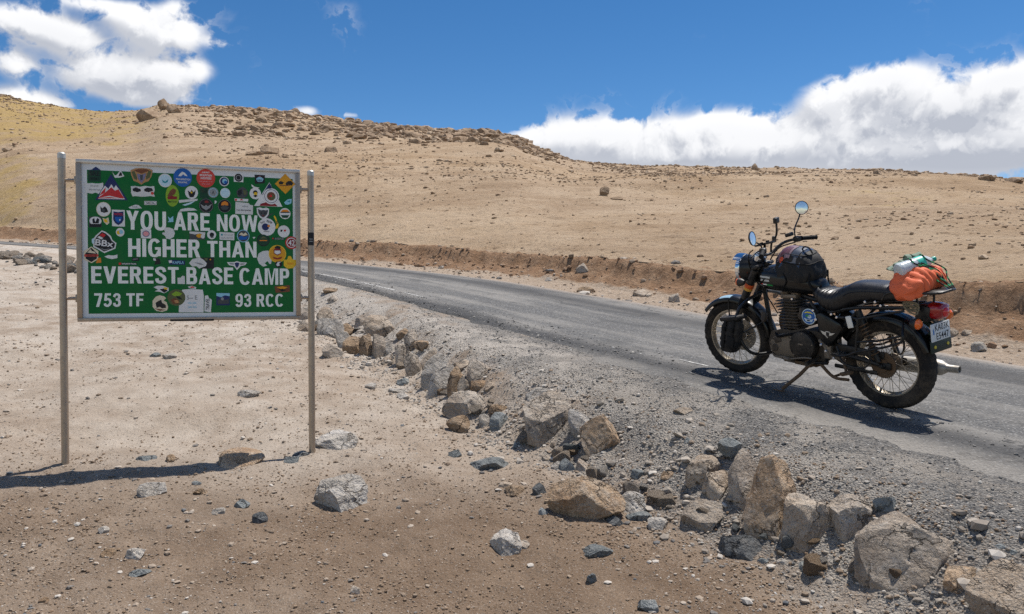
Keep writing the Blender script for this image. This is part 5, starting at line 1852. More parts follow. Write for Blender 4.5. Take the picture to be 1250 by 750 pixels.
    S("torn white fish shaped scrap", [('white', 'p', [(220, 468), (236, 462), (256, 464), (272, 460), (272, 474), (250, 478), (232, 474)])])
    S("small black word label, left", [('black', 'r', 330, 472, 358, 486), ('grey', 't', 'GNTT', 333, 475, 355, 482)])
    S("small label with a red play button", [('red', 'r', 277, 492, 287, 501), ('dgreen', 'r', 290, 492, 350, 502), ('white', 't', 'SATURATE TRAVEL', 290, 494, 348, 500)])
    S("torn black and white scrap", [('black', 'p', [(412, 474), (440, 476), (444, 498), (418, 500), (424, 488)]), ('white', 'p', [(414, 474), (424, 476), (426, 484), (416, 484)])])
    S("dark blue word label", [('navy', 'p', [(473, 480), (541, 484), (541, 501), (480, 500)]), ('white', 'p', [(476, 484), (488, 482), (490, 492), (478, 494)]), ('sky', 't', 'KAPILA', 492, 486, 537, 497)])
    S("black rectangular sticker behind the white torn one", [('black', 'r', 596, 472, 656, 516), ('olive', 'p', [(618, 474), (632, 474), (630, 484), (620, 484)]), ('gold', 'o', 642, 480, 3)])
    S("torn white wing shaped sticker on the black one", [('paper', 'p', [(557, 494), (570, 478), (600, 472), (614, 480), (628, 494), (624, 506), (606, 512), (598, 516), (586, 506), (570, 508)]), ('grey', 'p', [(576, 490), (604, 494), (618, 502), (598, 500)])])
    S("winged badge sticker", [('white', 'p', [(708, 490), (736, 490), (748, 486), (760, 490), (788, 492), (780, 502), (762, 506), (748, 522), (736, 506), (716, 502)]), ('navy', 'p', [(738, 494), (748, 491), (758, 494), (754, 506), (748, 514), (742, 506)]), ('grey', 'p', [(716, 493), (734, 494), (736, 501), (722, 499)]), ('grey', 'p', [(780, 495), (762, 495), (760, 502), (774, 500)])])
    S("large plain white torn round sticker", [('paper', 'p', [(850, 446), (870, 444), (884, 450), (888, 466), (884, 496), (878, 498), (870, 486), (858, 494), (868, 504), (852, 508), (836, 496), (828, 476), (834, 456)])])
    S("yellow round sticker with a brown and white head", [('yellow', 'o', 909, 457, 35), ('gold', 'o', 909, 457, 31), ('dred', 'p', [(894, 440), (909, 430), (924, 440), (924, 456), (909, 464), (894, 456)]), ('white', 'p', [(898, 444), (920, 444), (922, 454), (909, 460), (897, 454)]), ('black', 'p', [(896, 434), (906, 424), (922, 428), (920, 438)]), ('dred', 'p', [(890, 468), (909, 474), (928, 468), (924, 476), (909, 480), (894, 476)])])
    S("yellow lobed sticker at the right edge", [('yellow', 'p', [(934, 480), (948, 480), (952, 466), (962, 466), (968, 478), (982, 482), (984, 500), (972, 514), (948, 516), (934, 504)]), ('gold', 'p', [(946, 492), (974, 492), (970, 500), (950, 500)])])
    S("small white and black round sticker", [('black', 'o', 914, 498, 14), ('white', 'p', [(904, 500), (910, 490), (924, 488), (916, 494), (918, 504), (908, 506)])])
    S("small white paper over the lettering", [('paper', 'p', [(511, 552), (524, 552), (530, 544), (540, 546), (541, 577), (512, 577)])])
    S("torn white and yellow sticker above the 753 line", [('white', 'p', [(416, 590), (430, 584), (452, 584), (476, 592), (476, 604), (458, 614), (440, 608), (420, 606), (434, 600)]), ('black', 'p', [(440, 598), (462, 594), (472, 604), (458, 612)]), ('yellow', 'p', [(456, 590), (472, 592), (470, 600), (458, 598)])])
    S("small red and white scrap under BASE", [('white', 'p', [(552, 588), (568, 584), (586, 590), (584, 597), (560, 594)]), ('tomato', 'p', [(558, 589), (572, 586), (582, 592), (566, 593)])])
    S("large white paper at the bottom with faded writing", [('white', 'p', [(530, 600), (560, 597), (612, 600), (616, 625), (615, 690), (516, 690), (518, 650)]), ('grey', 't', 'S-- E', 548, 622, 590, 640), ('sky', 't', 'ride safe', 552, 648, 586, 656), ('sky', 't', 'come back', 552, 664, 588, 672)])
    S("round photo sticker of a green valley", [('olive', 'o', 507, 631, 36, 33), ('brown', 'p', [(484, 640), (500, 632), (518, 642), (514, 656), (494, 656)]), ('lime', 'p', [(486, 618), (506, 606), (530, 614), (520, 624), (500, 626)]), ('black', 'p', [(504, 624), (522, 628), (530, 640), (514, 636)]), ('tan', 'p', [(496, 642), (510, 640), (520, 650), (504, 654)])])
    S("torn cream round sticker of a motorcycle", [('cream', 'p', [(440, 622), (458, 626), (466, 634), (456, 642), (468, 650), (474, 668), (470, 682), (450, 688), (426, 684), (412, 668), (412, 644), (424, 628)]), ('black', 'p', [(424, 652), (436, 644), (446, 640), (450, 652), (464, 660), (466, 672), (450, 674), (440, 668), (428, 672)]), ('brown', 'p', [(420, 674), (450, 678), (464, 680), (440, 684)])])
    S("small tall label with black vertical text", [('white', 'p', [(620, 624), (632, 622), (636, 632), (648, 640), (644, 690), (618, 686)]), ('black', 't', 'TRAVEL', 606, 650, 656, 664, PI / 2)])
    S("small square photo sticker in blue and grey", [('navy', 'r', 666, 613, 719, 662), ('sky', 'p', [(666, 613), (719, 614), (719, 626), (700, 622), (684, 630), (666, 624)]), ('dgrey', 'p', [(670, 644), (686, 634), (704, 640), (716, 636), (716, 656), (672, 656)]), ('grey', 'o', 690, 636, 6)])
    S("small brown photo sticker under CAMP", [('brown', 'p', [(897, 586), (958, 582), (958, 608), (902, 612)]), ('gold', 'p', [(904, 590), (930, 586), (950, 590), (930, 600)]), ('black', 'p', [(914, 598), (930, 596), (944, 602), (926, 608)])])
    S("pale teal torn scrap at the right edge", [('sky', 'p', [(936, 252), (950, 240), (966, 238), (964, 256), (950, 262), (940, 260)]), ('teal', 'p', [(946, 248), (960, 244), (958, 252)])])
    S("tiny white triangle under NOW", [('white', 'p', [(810, 390), (822, 390), (815, 398)])])
    S("small dark word label at the right", [('dgreen', 'r', 888, 392, 936, 402), ('red', 'o', 891, 396, 3), ('grey', 't', 'ADVENTURE', 898, 393, 934, 401)])
    return root


build_sign()

# ------------------------------------------------------------------ the motorcycle (x forward, y to its left, z up, origin between the wheels on the road)
BK_A = Vector((2.683, 5.40, EYE - .829))          # rear tyre's contact
BK_B = Vector((1.952, 6.55, EYE - .707))          # front tyre's contact
BIKE_LEAN = R(9)


def bike_matrix():
    X = (BK_B - BK_A).normalized()
    Y = Z3.cross(X).normalized()
    Z = X.cross(Y)
    Y2 = Y * math.cos(BIKE_LEAN) - Z * math.sin(BIKE_LEAN)
    Z2 = Z * math.cos(BIKE_LEAN) + Y * math.sin(BIKE_LEAN)
    o = (BK_A + BK_B) / 2
    M = Matrix((X, Y2, Z2)).transposed().to_4x4()
    M.translation = o
    return M


BM = bike_matrix()
STEER = R(8)
ST_P = Vector((.40, 0, .90))
ST_AX = Vector((-.454, 0, .891)).normalized()
ST_ROT = Matrix.Rotation(STEER, 3, ST_AX)


def steer(v):
    return ST_ROT @ (v - ST_P) + ST_P


GLOSS = paint("black_gloss_paint", (12, 13, 14), .30, 0, .35, coat=.25, wear=.04)
SATIN = paint("black_satin_metal", (22, 23, 24), .45, 0, .5, wear=.35)
TUBE = paint("black_tube_paint", (20, 21, 22), .38, 0, .5, wear=.25)
VINYL = paint("black_vinyl_seat", (21, 22, 25), .36, 0, .5, wear=.12, bump=.25, bscale=180)
NYLON = paint("black_nylon_cloth", (24, 25, 27), .62, 0, .4, wear=.20, bump=.5, bscale=300)
NYLON_DK = paint("black_webbing", (18, 18, 20), .7, 0, .3)
RUBBER = paint("dusty_tyre_rubber", (38, 36, 35), .85, 0, .3, wear=.45, bump=.4, bscale=70)
GRIP = paint("black_grip_rubber", (16, 16, 17), .75, 0, .3)
RIM = paint("dusty_chrome_rim", (176, 166, 150), .34, .8, .5, wear=.45)
SPOKE = paint("dusty_spoke", (170, 158, 138), .4, .8, .5, wear=.3)
CHROME = paint("chrome", (214, 216, 220), .10, 1.0, .5)
ALLOY = paint("grimy_alloy", (134, 122, 108), .52, .55, .5, wear=.65)
GRIME = paint("grimy_engine", (80, 72, 64), .62, .25, .4, wear=.65)
BLACKCASE = paint("black_engine_case", (26, 25, 25), .42, .1, .5, wear=.35)
RUST = paint("dusty_brown_steel", (104, 82, 62), .75, .2, .3, wear=.6)
SILVER = paint("dull_silver_exhaust", (170, 166, 158), .46, .6, .5, wear=.45)
ORANGE_LENS = paint("orange_lens", (238, 104, 20), .15, 0, .6, coat=.6)
RED_LENS = paint("red_lens", (150, 16, 22), .14, 0, .6, coat=.6)
RED_LENS2 = paint("bright_red_lens", (206, 26, 34), .14, 0, .6, coat=.6)
PLATE_W = paint("number_plate_white", (214, 216, 214), .5, 0, .4, wear=.15)
PLATE_G = paint("dark_green_backplate", (30, 44, 34), .5, 0, .4, wear=.2)
INK_K = paint("number_plate_black", (20, 20, 22), .6)
MIRROR = paint("mirror_glass", (240, 240, 240), .05, .62, .5)
LENS = paint("headlamp_glass", (214, 222, 226), .08, .2, .6, coat=.6)
ORANGE_BAND = paint("orange_band", (212, 92, 40), .6)
WHITE_P = paint("white_plastic", (226, 224, 216), .5)


def V3(*a):
    return Vector(a)


def ring_sup(cx, cy, cz, hw, hh, n=24, e=2.6, flat=0.0, axis='x'):
    """Rounded section across the bike at x = cx."""
    out = []
    for j in range(n):
        a = 2 * PI * j / n
        c, s = math.cos(a), math.sin(a)
        y = math.copysign(abs(c) ** (2 / e), c) * hw
        z = math.copysign(abs(s) ** (2 / e), s) * hh
        out.append(V3(cx, cy + y, cz + z))
    return out


def shell_arc(mb, c, r, hw, skirt, a0, a1, n=30, th=.004, y0=0.0):
    """A mudguard: arched sheet with thickness bent round the wheel's axle at c."""
    outer = []
    for t in np.linspace(-1, 1, 13):
        y = hw * math.sin(t * PI / 2)
        dr = -skirt * (abs(t) ** 3.2)
        outer.append((y, dr))
    inner = [(y * .955, dr - th) for y, dr in outer][::-1]
    prof = outer + inner
    rings = []
    for a in np.linspace(a0, a1, n):
        d = V3(math.cos(a), 0, math.sin(a))
        rings.append([V3(*c) + d * (r + dr) + V3(0, y + y0, 0) for y, dr in prof])
    mb.loft(rings, caps=False)


def make_wheel(root, cx, cz, rad, tw, rim_r, xf, hub_r, drum):
    w = bpy.data.objects.new("wheel", None)
    w.empty_display_size = .1
    COL.objects.link(w)
    w.parent = root
    c = V3(cx, 0, cz)
    Y = V3(0, 1, 0)
    h = tw / 2
    mb = MB()
    prof = [(rim_r - .004, -h * .62), (rim_r + .012, -h * .80), (rim_r + .035, -h * .97), (rad - .040, -h), (rad - .022, -h * .93), (rad - .010, -h * .72), (rad - .002, -h * .36), (rad, 0),
            (rad - .002, h * .36), (rad - .010, h * .72), (rad - .022, h * .93), (rad - .040, h), (rim_r + .035, h * .97), (rim_r + .012, h * .80), (rim_r - .004, h * .62)]

    def tread(r, j, i):
        if j in (4, 5, 9, 10) and i % 4 in (0, 1):
            return r - .0055
        if j in (6, 8) and (i + 2) % 4 in (0, 1):
            return r - .004
        return r
    mb.lathe(prof, c, Y, 144, closed=True, rfun=tread)
    mb.build("tyre", RUBBER, w, xf=xf, smooth=30)
    mb = MB()
    q = h * .62
    mb.lathe([(rim_r + .004, -q), (rim_r + .004, -q + .005), (rim_r - .010, -q + .007), (rim_r - .013, -q * .4), (rim_r - .022, 0), (rim_r - .013, q * .4), (rim_r - .010, q - .007), (rim_r + .004, q - .005), (rim_r + .004, q), (rim_r - .013, q - .001), (rim_r - .018, q * .5), (rim_r - .028, 0), (rim_r - .018, -q * .5), (rim_r - .013, -q + .001)], c, Y, 72, closed=True)
    mb.build("rim", RIM, w, xf=xf)
    mb = MB()
    mb.lathe([(.0, -.075), (.018, -.075), (.018, -.058), (hub_r, -.055), (hub_r, -.046), (.032, -.040), (.032, .040), (hub_r, .046), (hub_r, .055), (.018, .058), (.018, .075), (0, .075)], c, Y, 32)
    mb.build("hub", ALLOY, w, xf=xf)
    if drum:
        mb = MB()
        mb.lathe([(.02, .058), (.085, .060), (.092, .066), (.092, .078), (.082, .082), (.050, .084), (.046, .095), (.02, .098), (0, .098)], c, Y, 40)
        for k_ in range(6):
            a = k_ * PI / 3
            mb.disc(c + V3(math.cos(a) * .066, .083, math.sin(a) * .066), Y, .008, .007, 8)
        mb.build("brake_drum", RUST, w, xf=xf)
        mb = MB()
        teeth = 38
        pr = []
        for i in range(teeth * 2):
            a = PI * i / teeth
            rr = .098 if i % 2 else .090
            pr.append((math.cos(a) * rr, math.sin(a) * rr))
        mb.prism(pr, c + V3(0, .068, 0), V3(1, 0, 0), V3(0, 0, 1), Y, .006)
        mb.build("sprocket", GRIME, w, xf=xf)
    else:
        mb = MB()
        mb.lathe([(.05, -.062), (.14, -.062), (.14, -.067), (.05, -.067)], c, Y, 40, closed=True)
        mb.build("brake_disc", paint("brake_disc_steel", (150, 146, 140), .35, .8), w, xf=xf)
    mb = MB()
    n = 40
    for i in range(n):
        side = 1 if i % 2 else -1
        k2 = (i // 2) % 2
        a = 2 * PI * i / n
        off = (1 if k2 else -1) * .62
        p = c + V3(math.cos(a + off) * (hub_r - .006), side * .051, math.sin(a + off) * (hub_r - .006))
        e = c + V3(math.cos(a) * (rim_r - .018), side * .006, math.sin(a) * (rim_r - .018))
        mb.tube([p, e], .0021, 5, caps=False)
    mb.build("spokes", SPOKE, w, xf=xf, kind='stuff')
    return w


def bolt(mb, p, n, r=.007, t=.006):
    mb.disc(p, n, r, t, 8)


def build_bike():
    root = thing("motorcycle", "black touring motorcycle on its side stand at the road's near edge", 'motorcycle', None, BM)
    X, Y, Z = V3(1, 0, 0), V3(0, 1, 0), V3(0, 0, 1)

    def part(name, mb, mat, parent=root, st=False, sm=35, label=None, kind=None):
        return mb.build(name, mat, parent, smooth=sm, xf=steer if st else None, label=label, kind=kind)
    # ---- wheels
    make_wheel(root, .685, .322, .322, .098, .247, steer, .050, False)
    make_wheel(root, -.685, .327, .327, .118, .236, None, .060, True)

    # ---- front fork and front mudguard
    top = V3(.415, 0, .90)
    for s in (1, -1):
        ax = V3(.700, s * .098, .322)
        hd = V3(.405, s * .098, .925)
        mb = MB()
        d = hd - ax
        mb.tube([ax - d * .03, ax + d * .03, ax + d * .50], .0265, 14)
        mb.rbox(ax + V3(0, 0, -.01), (.05, .05, .07), .012)
        fk = part("fork_leg", mb, GRIME, st=True)
        mb = MB()
        mb.tube([ax + d * .50, ax + d * .62], .030, 14)
        for q in np.linspace(.50, .61, 6):
            mb.tube([ax + d * q, ax + d * (q + .01)], .034, 14)
        part("fork_gaiter", mb, GRIP, fk, st=True)
        mb = MB()
        mb.tube([ax + d * .62, ax + d * 1.02], .033, 16)
        part("fork_cover", mb, SATIN, fk, st=True)
        mb = MB()
        mb.tube([ax + d * .775, ax + d * .825], .037, 16)
        part("fork_band", mb, ORANGE_BAND, fk, st=True)
        mb = MB()
        mb.tube([ax + d * .74, ax + d * .775], .036, 16)
        part("fork_band", mb, paint("gold_band", (214, 160, 70), .6), fk, st=True) if s == 1 else None
    mb = MB()
    shell_arc(mb, (.685, 0, .322), .364, .070, .040, R(40), R(172), 46)
    g = part("front_mudguard", mb, GLOSS, st=True)
    mb = MB()
    for a in (R(150), R(88)):
        d = V3(math.cos(a), 0, math.sin(a))
        for s in (1, -1):
            mb.tube([V3(.685, s * .085, .322), V3(.685, s * .080, .322) + d * .20, V3(.685, s * .070, .322) + d * .345], .006, 8)
    part("mudguard_stay", mb, TUBE, g, st=True)
    mb = MB()
    rings = []
    for a in np.linspace(R(72), R(90), 7):
        d = V3(math.cos(a), 0, math.sin(a))
        rings.append([V3(.685, 0, .322) + d * (.364 - .040 * (abs(t) ** 3.2) + .0016) + V3(0, .072 * math.sin(t * PI / 2), 0) for t in np.linspace(.12, .68, 6)])
    mb.loft(rings, False, False)
    part("mudguard_sticker", mb, paint("sticker_pale_blue", (160, 190, 206), .4), g, st=True, sm=0)
    mb = MB()
    mb.rbox((.455, 0, .83), (.06, .25, .035), .01, Matrix.Rotation(R(27), 3, 'Y'))
    mb.rbox((.395, 0, .955), (.06, .25, .03), .01, Matrix.Rotation(R(27), 3, 'Y'))
    mb.tube([(.43, 0, .80), (.335, 0, .985)], .028, 14)
    part("fork_yoke", mb, SATIN, st=True)

    # ---- headlamp in its nacelle
    mb = MB()
    mb.lathe([(0, -.21), (.05, -.205), (.085, -.17), (.105, -.10), (.112, -.03), (.112, 0), (.10, .004)], (.565, 0, .925), X, 36)
    hl = part("headlamp", mb, GLOSS, st=True)
    mb = MB()
    mb.lathe([(.112, -.022), (.119, -.016), (.119, .012), (.106, .022), (.098, .016), (.098, -.022)], (.566, 0, .925), X, 40, closed=True)
    part("headlamp_rim", mb, CHROME, hl, st=True)
    mb = MB()
    mb.lathe([(.100, .010), (.09, .026), (.06, .040), (.03, .046), (0, .048)], (.566, 0, .925), X, 32)
    part("headlamp_lens", mb, LENS, hl, st=True)
    mb = MB()
    rings = []
    for x0, rr in ((-.02, .120), (.02, .1215), (.05, .122)):
        rings.append([V3(.566 + x0, math.sin(a) * rr, .925 + math.cos(a) * rr) for a in np.linspace(-.8, .8, 15)] + [V3(.566 + x0, math.sin(a) * (rr - .003), .925 + math.cos(a) * (rr - .003)) for a in np.linspace(.8, -.8, 15)])
    mb.loft(rings)
    part("headlamp_peak", mb, CHROME, hl, st=True)
    for s in (1, -1):
        mb = MB()
        mb.tube([(.47, s * .10, .86), (.475, s * .185, .855)], .008, 8)
        mb.lathe([(0, -.040), (.018, -.038), (.031, -.010), (.033, .012), (.030, .016)], (.475, s * .205, .855), X, 20)
        ind = part("turn_signal", mb, SATIN, st=True)
        mb = MB()
        mb.lathe([(.030, .014), (.028, .026), (.016, .036), (0, .038)], (.475, s * .205, .855), X, 20)
        part("signal_lens", mb, ORANGE_LENS, ind, st=True)
    # instruments behind the lamp
    mb = MB()
    mb.lathe([(0, -.05), (.045, -.045), (.052, 0), (.050, .006)], (.40, .01, 1.035), V3(-.5, 0, .86), 28)
    sp = part("speedometer", mb, CHROME, st=True)
    mb = MB()
    mb.disc(V3(.40, .01, 1.035) + V3(-.5, 0, .86) * .004, V3(-.5, 0, .86), .045, .003, 28)
    part("speedometer_face", mb, paint("dial_grey", (90, 100, 112), .2, 0, .6, coat=.5), sp, st=True)

    # ---- handlebar, levers, mirrors
    mb = MB()
    hb = [(.155, .375, 1.115), (.20, .29, 1.125), (.285, .16, 1.115), (.335, .06, 1.055), (.335, 0, 1.045), (.335, -.06, 1.055), (.285, -.16, 1.115), (.20, -.29, 1.125), (.155, -.375, 1.115)]
    mb.tube(hb, .0115, 12, smooth=8)
    bar = part("handlebar", mb, TUBE, st=True)
    for s in (1, -1):
        mb = MB()
        a, b = V3(.145, s * .395, 1.112), V3(.205, s * .275, 1.125)
        mb.tube([a, a * .97 + b * .03, b * .97 + a * .03, b], lambda t: .017 + .003 * (t < .03) + .004 * (t > .95), 14)
        part("grip", mb, GRIP, bar, st=True)
        mb = MB()
        mb.rbox((.225, s * .245, 1.125), (.05, .055, .045), .012, Matrix.Rotation(s * R(20), 3, 'Z'))
        part("switch_block", mb, SATIN, bar, st=True)
        mb = MB()
        mb.tube([(.25, s * .22, 1.125), (.275, s * .26, 1.115), (.255, s * .34, 1.105), (.225, s * .43, 1.10)], .0065, 8, smooth=5)
        part("lever", mb, SATIN, bar, st=True)
        # mirror
        if s == 1:
            mc, mn = V3(.225, .375, 1.245), V3(-.955, -.18, .15)
            stem = [(.235, .235, 1.135), (.24, .25, 1.17), (.245, .29, 1.195), (.24, .355, 1.205), (.232, .375, 1.235)]
        else:
            mc, mn = V3(.255, -.385, 1.355), V3(-.80, .58, .17)
            stem = [(.235, -.235, 1.135), (.245, -.245, 1.19), (.265, -.30, 1.225), (.27, -.365, 1.28), (.262, -.385, 1.34)]
        mn = mn.normalized()
        mb = MB()
        mb.tube(stem, .0058, 10, smooth=6)
        mr = part("mirror", mb, TUBE, bar, st=True)
        mb = MB()
        mb.lathe([(0, -.020), (.03, -.018), (.052, -.006), (.056, .002), (.056, .006), (.051, .006)], mc, mn, 36)
        mb.build("mirror_shell", SATIN, bar, xf=steer)
        mb = MB()
        mb.lathe([(.0515, .0045), (.03, .0065), (0, .0072)], mc, mn, 36)
        mb.build("mirror_glass", MIRROR, bar, xf=steer)
    for pts, rc in (([(.275, .255, 1.115), (.36, .20, 1.07), (.44, .10, .97), (.36, .07, .80), (.18, .10, .60)], .0045),
                    ([(.275, -.255, 1.115), (.40, -.19, 1.06), (.46, -.12, .9), (.60, -.11, .55), (.68, -.11, .40)], .005),
                    ([(.24, .22, 1.11), (.40, .16, 1.02), (.43, .09, .9)], .004),
                    ([(.33, -.02, 1.05), (.45, .06, 1.04), (.47, .08, .93)], .004)):
        mb = MB()
        mb.tube(pts, rc, 8, smooth=8)
        part("control_cable", mb, GRIP)
    mb = MB()
    mb.rbox((.275, -.215, 1.165), (.05, .06, .03), .008, Matrix.Rotation(R(15), 3, 'Y'))
    part("brake_reservoir", mb, SATIN, st=True)

    # ---- frame
    mb = MB()
    mb.tube([(.37, 0, .93), (.20, 0, .80), (-.10, 0, .72), (-.45, 0, .72)], .02, 10, smooth=5)
    mb.tube([(.40, 0, .86), (.36, 0, .62), (.31, 0, .42), (.22, 0, .28)], .019, 10, smooth=5)
    for s in (1, -1):
        mb.tube([(-.12, s * .10, .72), (-.26, s * .11, .55), (-.30, s * .10, .36), (-.24, s * .09, .28)], .014, 10, smooth=5)
        mb.tube([(-.28, s * .11, .66), (-.50, s * .12, .72), (-.88, s * .105, .76)], .013, 10, smooth=5)
        mb.tube([(-.30, s * .11, .46), (-.52, s * .125, .70)], .011, 8)
        mb.tube([(.22, s * .06, .27), (.0, s * .10, .24), (-.26, s * .10, .27)], .013, 8, smooth=4)
    part("frame", mb, TUBE)
    mb = MB()
    for s in (1, -1):
        mb.tube([(-.27, s * .085, .365), (-.50, s * .095, .35), (-.715, s * .092, .325)], .017, 10, smooth=4)
        mb.rbox((-.715, s * .094, .327), (.08, .014, .05), .01)
        mb.disc(V3(-.69, s * .100, .327), V3(0, s, 0), .016, .022, 6)
    part("swingarm", mb, SATIN)
    for s in (1, -1):
        mb = MB()
        a, b = V3(-.53, s * .135, .71), V3(-.675, s * .115, .355)
        d = b - a
        mb.tube([a, a + d * .28], .024, 14)
        mb.tube([a + d * .70, b], .020, 14)
        mb.tube([a + d * .2, a + d * .9], .013, 10)
        sh = part("shock_absorber", mb, SATIN)
        mb = MB()
        pts = []
        u = d.cross(Y).normalized()
        v = d.cross(u).normalized()
        for i in range(9 * 12 + 1):
            an = 2 * PI * i / 12
            pts.append(a + d * (.24 + .62 * i / 108) + u * math.cos(an) * .029 + v * math.sin(an) * .029)
        mb.tube(pts, .0052, 6)
        part("spring", mb, RUST, sh)
    mb = MB()
    mb.rbox((-.50, .085, .40), (.40, .022, .055), .01, Matrix.Rotation(R(-2), 3, 'Y'))
    mb.rbox((-.48, .085, .262), (.34, .018, .03), .008)
    part("chain_case", mb, SATIN)

    # ---- engine
    mb = MB()
    prof = [(.26, .44), (.285, .36), (.27, .29), (.20, .235), (.06, .215), (-.10, .225), (-.22, .27), (-.255, .34), (-.25, .45), (-.17, .495), (-.02, .50), (.06, .475), (.16, .475)]
    mb.prism(prof, (0, .085, 0), X, Z, V3(0, -1, 0), .17)
    eng = part("engine", mb, GRIME)
    # outer case: front part grimy alloy, rear cover black
    mb = MB()

    def stad(cx, cz, a, b, n=20, tilt=0.0):
        return [(cx + a * math.cos(t) * math.cos(tilt) - b * math.sin(t) * math.sin(tilt), cz + a * math.cos(t) * math.sin(tilt) + b * math.sin(t) * math.cos(tilt)) for t in np.linspace(0, 2 * PI, n, endpoint=False)]
    rings = []
    for y, k_ in ((.084, 1.0), (.125, 1.0), (.138, .95), (.143, .86)):
        rings.append([V3(px, y, pz) for px, pz in stad(.085, .355, .155 * k_, .098 * k_, 28, R(-6))])
    mb.loft(rings)
    cc = part("crankcase_cover", mb, ALLOY, eng)
    mb = MB()
    for a in np.linspace(0, 2 * PI, 11)[:-1]:
        bolt(mb, V3(.085 + math.cos(a) * .135, .139, .355 + math.sin(a) * .080), Y, .008, .008)
    part("case_bolts", mb, GRIME, cc, kind='stuff')
    mb = MB()
    mb.rbox((.15, .135, .40), (.07, .03, .05), .012, Matrix.Rotation(R(20), 3, 'Y'))
    mb.disc(V3(.175, .130, .335), Y, .030, .020, 20)
    part("filler_boss", mb, GRIME, cc)
    mb = MB()
    mb.tube([(.20, .10, .44), (.14, .15, .43), (.05, .155, .455), (-.02, .12, .47)], .010, 8, smooth=4)
    part("breather_hose", mb, GRIP, eng)
    mb = MB()
    mb.tube([(.26, .06, .30), (.20, .13, .265), (.10, .150, .262)], .009, 8, smooth=4)
    part("oil_pipe", mb, ALLOY, eng)
    mb = MB()
    mb.lathe([(.112, .10), (.112, .148), (.106, .158), (.085, .165), (.03, .168), (0, .168)], (-.075, 0, .385), Y, 40)
    cov = part("alternator_cover", mb, BLACKCASE, eng)
    mb = MB()
    for k_ in range(5):
        a = k_ * 2 * PI / 5 + .4
        bolt(mb, V3(-.075 + math.cos(a) * .098, .158, .385 + math.sin(a) * .098), Y, .006, .006)
    mb.rbox((-.075, .168, .40), (.045, .004, .012), .002)
    part("cover_bolts", mb, ALLOY, cov, kind='stuff')
    mb = MB()
    mb.lathe([(.112, -.10), (.112, -.145), (.10, -.158), (0, -.162)], (-.03, 0, .37), Y, 36)
    part("clutch_cover", mb, BLACKCASE, eng)
    mb = MB()
    tilt = Matrix.Rotation(R(4), 3, 'Y')
    cyl0 = V3(.085, 0, .475)
    up = tilt @ Z
    mb.rbox(cyl0 + up * .13, (.125, .13, .27), .03, tilt)
    part("cylinder", mb, GRIME, eng)
    for i in range(10):
        mb = MB()
        s_ = 1.0 + (.10 if i > 6 else 0) - (.06 if i == 0 else 0)
        mb.rbox(cyl0 + up * (.018 + i * .0235), (.182 * s_, .186 * s_, .0085), .0035, tilt, 1)
        part("cooling_fin", mb, GRIME, eng, sm=25)
    mb = MB()
    mb.rbox(cyl0 + up * .262, (.15, .15, .035), .012, tilt)
    for sx in (.05, -.05):
        mb.rbox(cyl0 + up * .29 + X * sx, (.07, .12, .03), .012, tilt)
        for sy in (.06, -.06):
            bolt(mb, cyl0 + up * .28 + X * sx + Y * sy, up, .008, .012)
    part("rocker_cover", mb, ALLOY, eng)
    mb = MB()
    mb.tube([(-.02, .06, .60), (-.02, .085, .60)], .03, 14)
    mb.rbox((-.045, .05, .62), (.08, .08, .09), .012)
    part("carburettor", mb, GRIME, eng)
    mb = MB()
    mb.rbox((-.105, .02, .615), (.11, .25, .15), .03)
    part("air_box", mb, BLACKCASE)
    mb = MB()
    mb.disc(V3(-.145, .142, .620), Y, .068, .014, 36)
    ab = part("air_box_cover", mb, BLACKCASE)
    mats = [paint("emblem_blue", (36, 96, 170), .4), paint("emblem_pale", (196, 214, 220), .4), paint("emblem_yellow", (226, 206, 60), .4), paint("emblem_green", (60, 140, 80), .4), paint("emblem_dark", (24, 34, 52), .4)]
    mb = MB()
    c = V3(-.145, .1562, .622)

    def pol(pts, k_, off):
        mb.m = k_
        mb.add([c + V3(-px, 0, pz) * .06 + Y * off for px, pz in pts], [tuple(range(len(pts)))])
    circ = lambda r, cx=0, cz=0, n=28: [(cx + r * math.cos(t), cz + r * math.sin(t)) for t in np.linspace(0, 2 * PI, n, endpoint=False)]
    mb.m = 1
    mb.disc(c, Y, .060, .0012, 36, .0003)
    pol(circ(.90), 0, .0016)
    pol([(-.7, .35), (-.3, .62), (.3, .62), (.7, .35), (.3, .45), (-.3, .45)], 2, .0020)
    pol([(-.5, .1), (-.2, .30), (.1, .22), (0, -.05), (-.35, -.1)], 3, .0020)
    pol([(-.1, .10), (.25, .25), (.45, .0), (.2, -.25), (-.15, -.15)], 1, .0023)
    pol([(-.7, -.2), (-.2, -.35), (.4, -.35), (.7, -.2), (.45, -.65), (-.4, -.65)], 1, .0020)
    pol([(-.3, -.42), (.1, -.40), (.3, -.55), (-.2, -.58)], 4, .0024)
    pol([(.0, .12), (.16, .14), (.14, .0), (.02, -.02)], 4, .0026)
    mb.build("round_sticker", mats, ab, smooth=0)
    # side panel: a pointed toolbox
    mb = MB()
    sp_ = [(-.19, .650), (-.235, .665), (-.30, .645), (-.405, .600), (-.425, .572), (-.40, .525), (-.345, .45), (-.300, .405), (-.265, .43), (-.215, .545)]
    cx_ = sum(p[0] for p in sp_) / len(sp_)
    cz_ = sum(p[1] for p in sp_) / len(sp_)
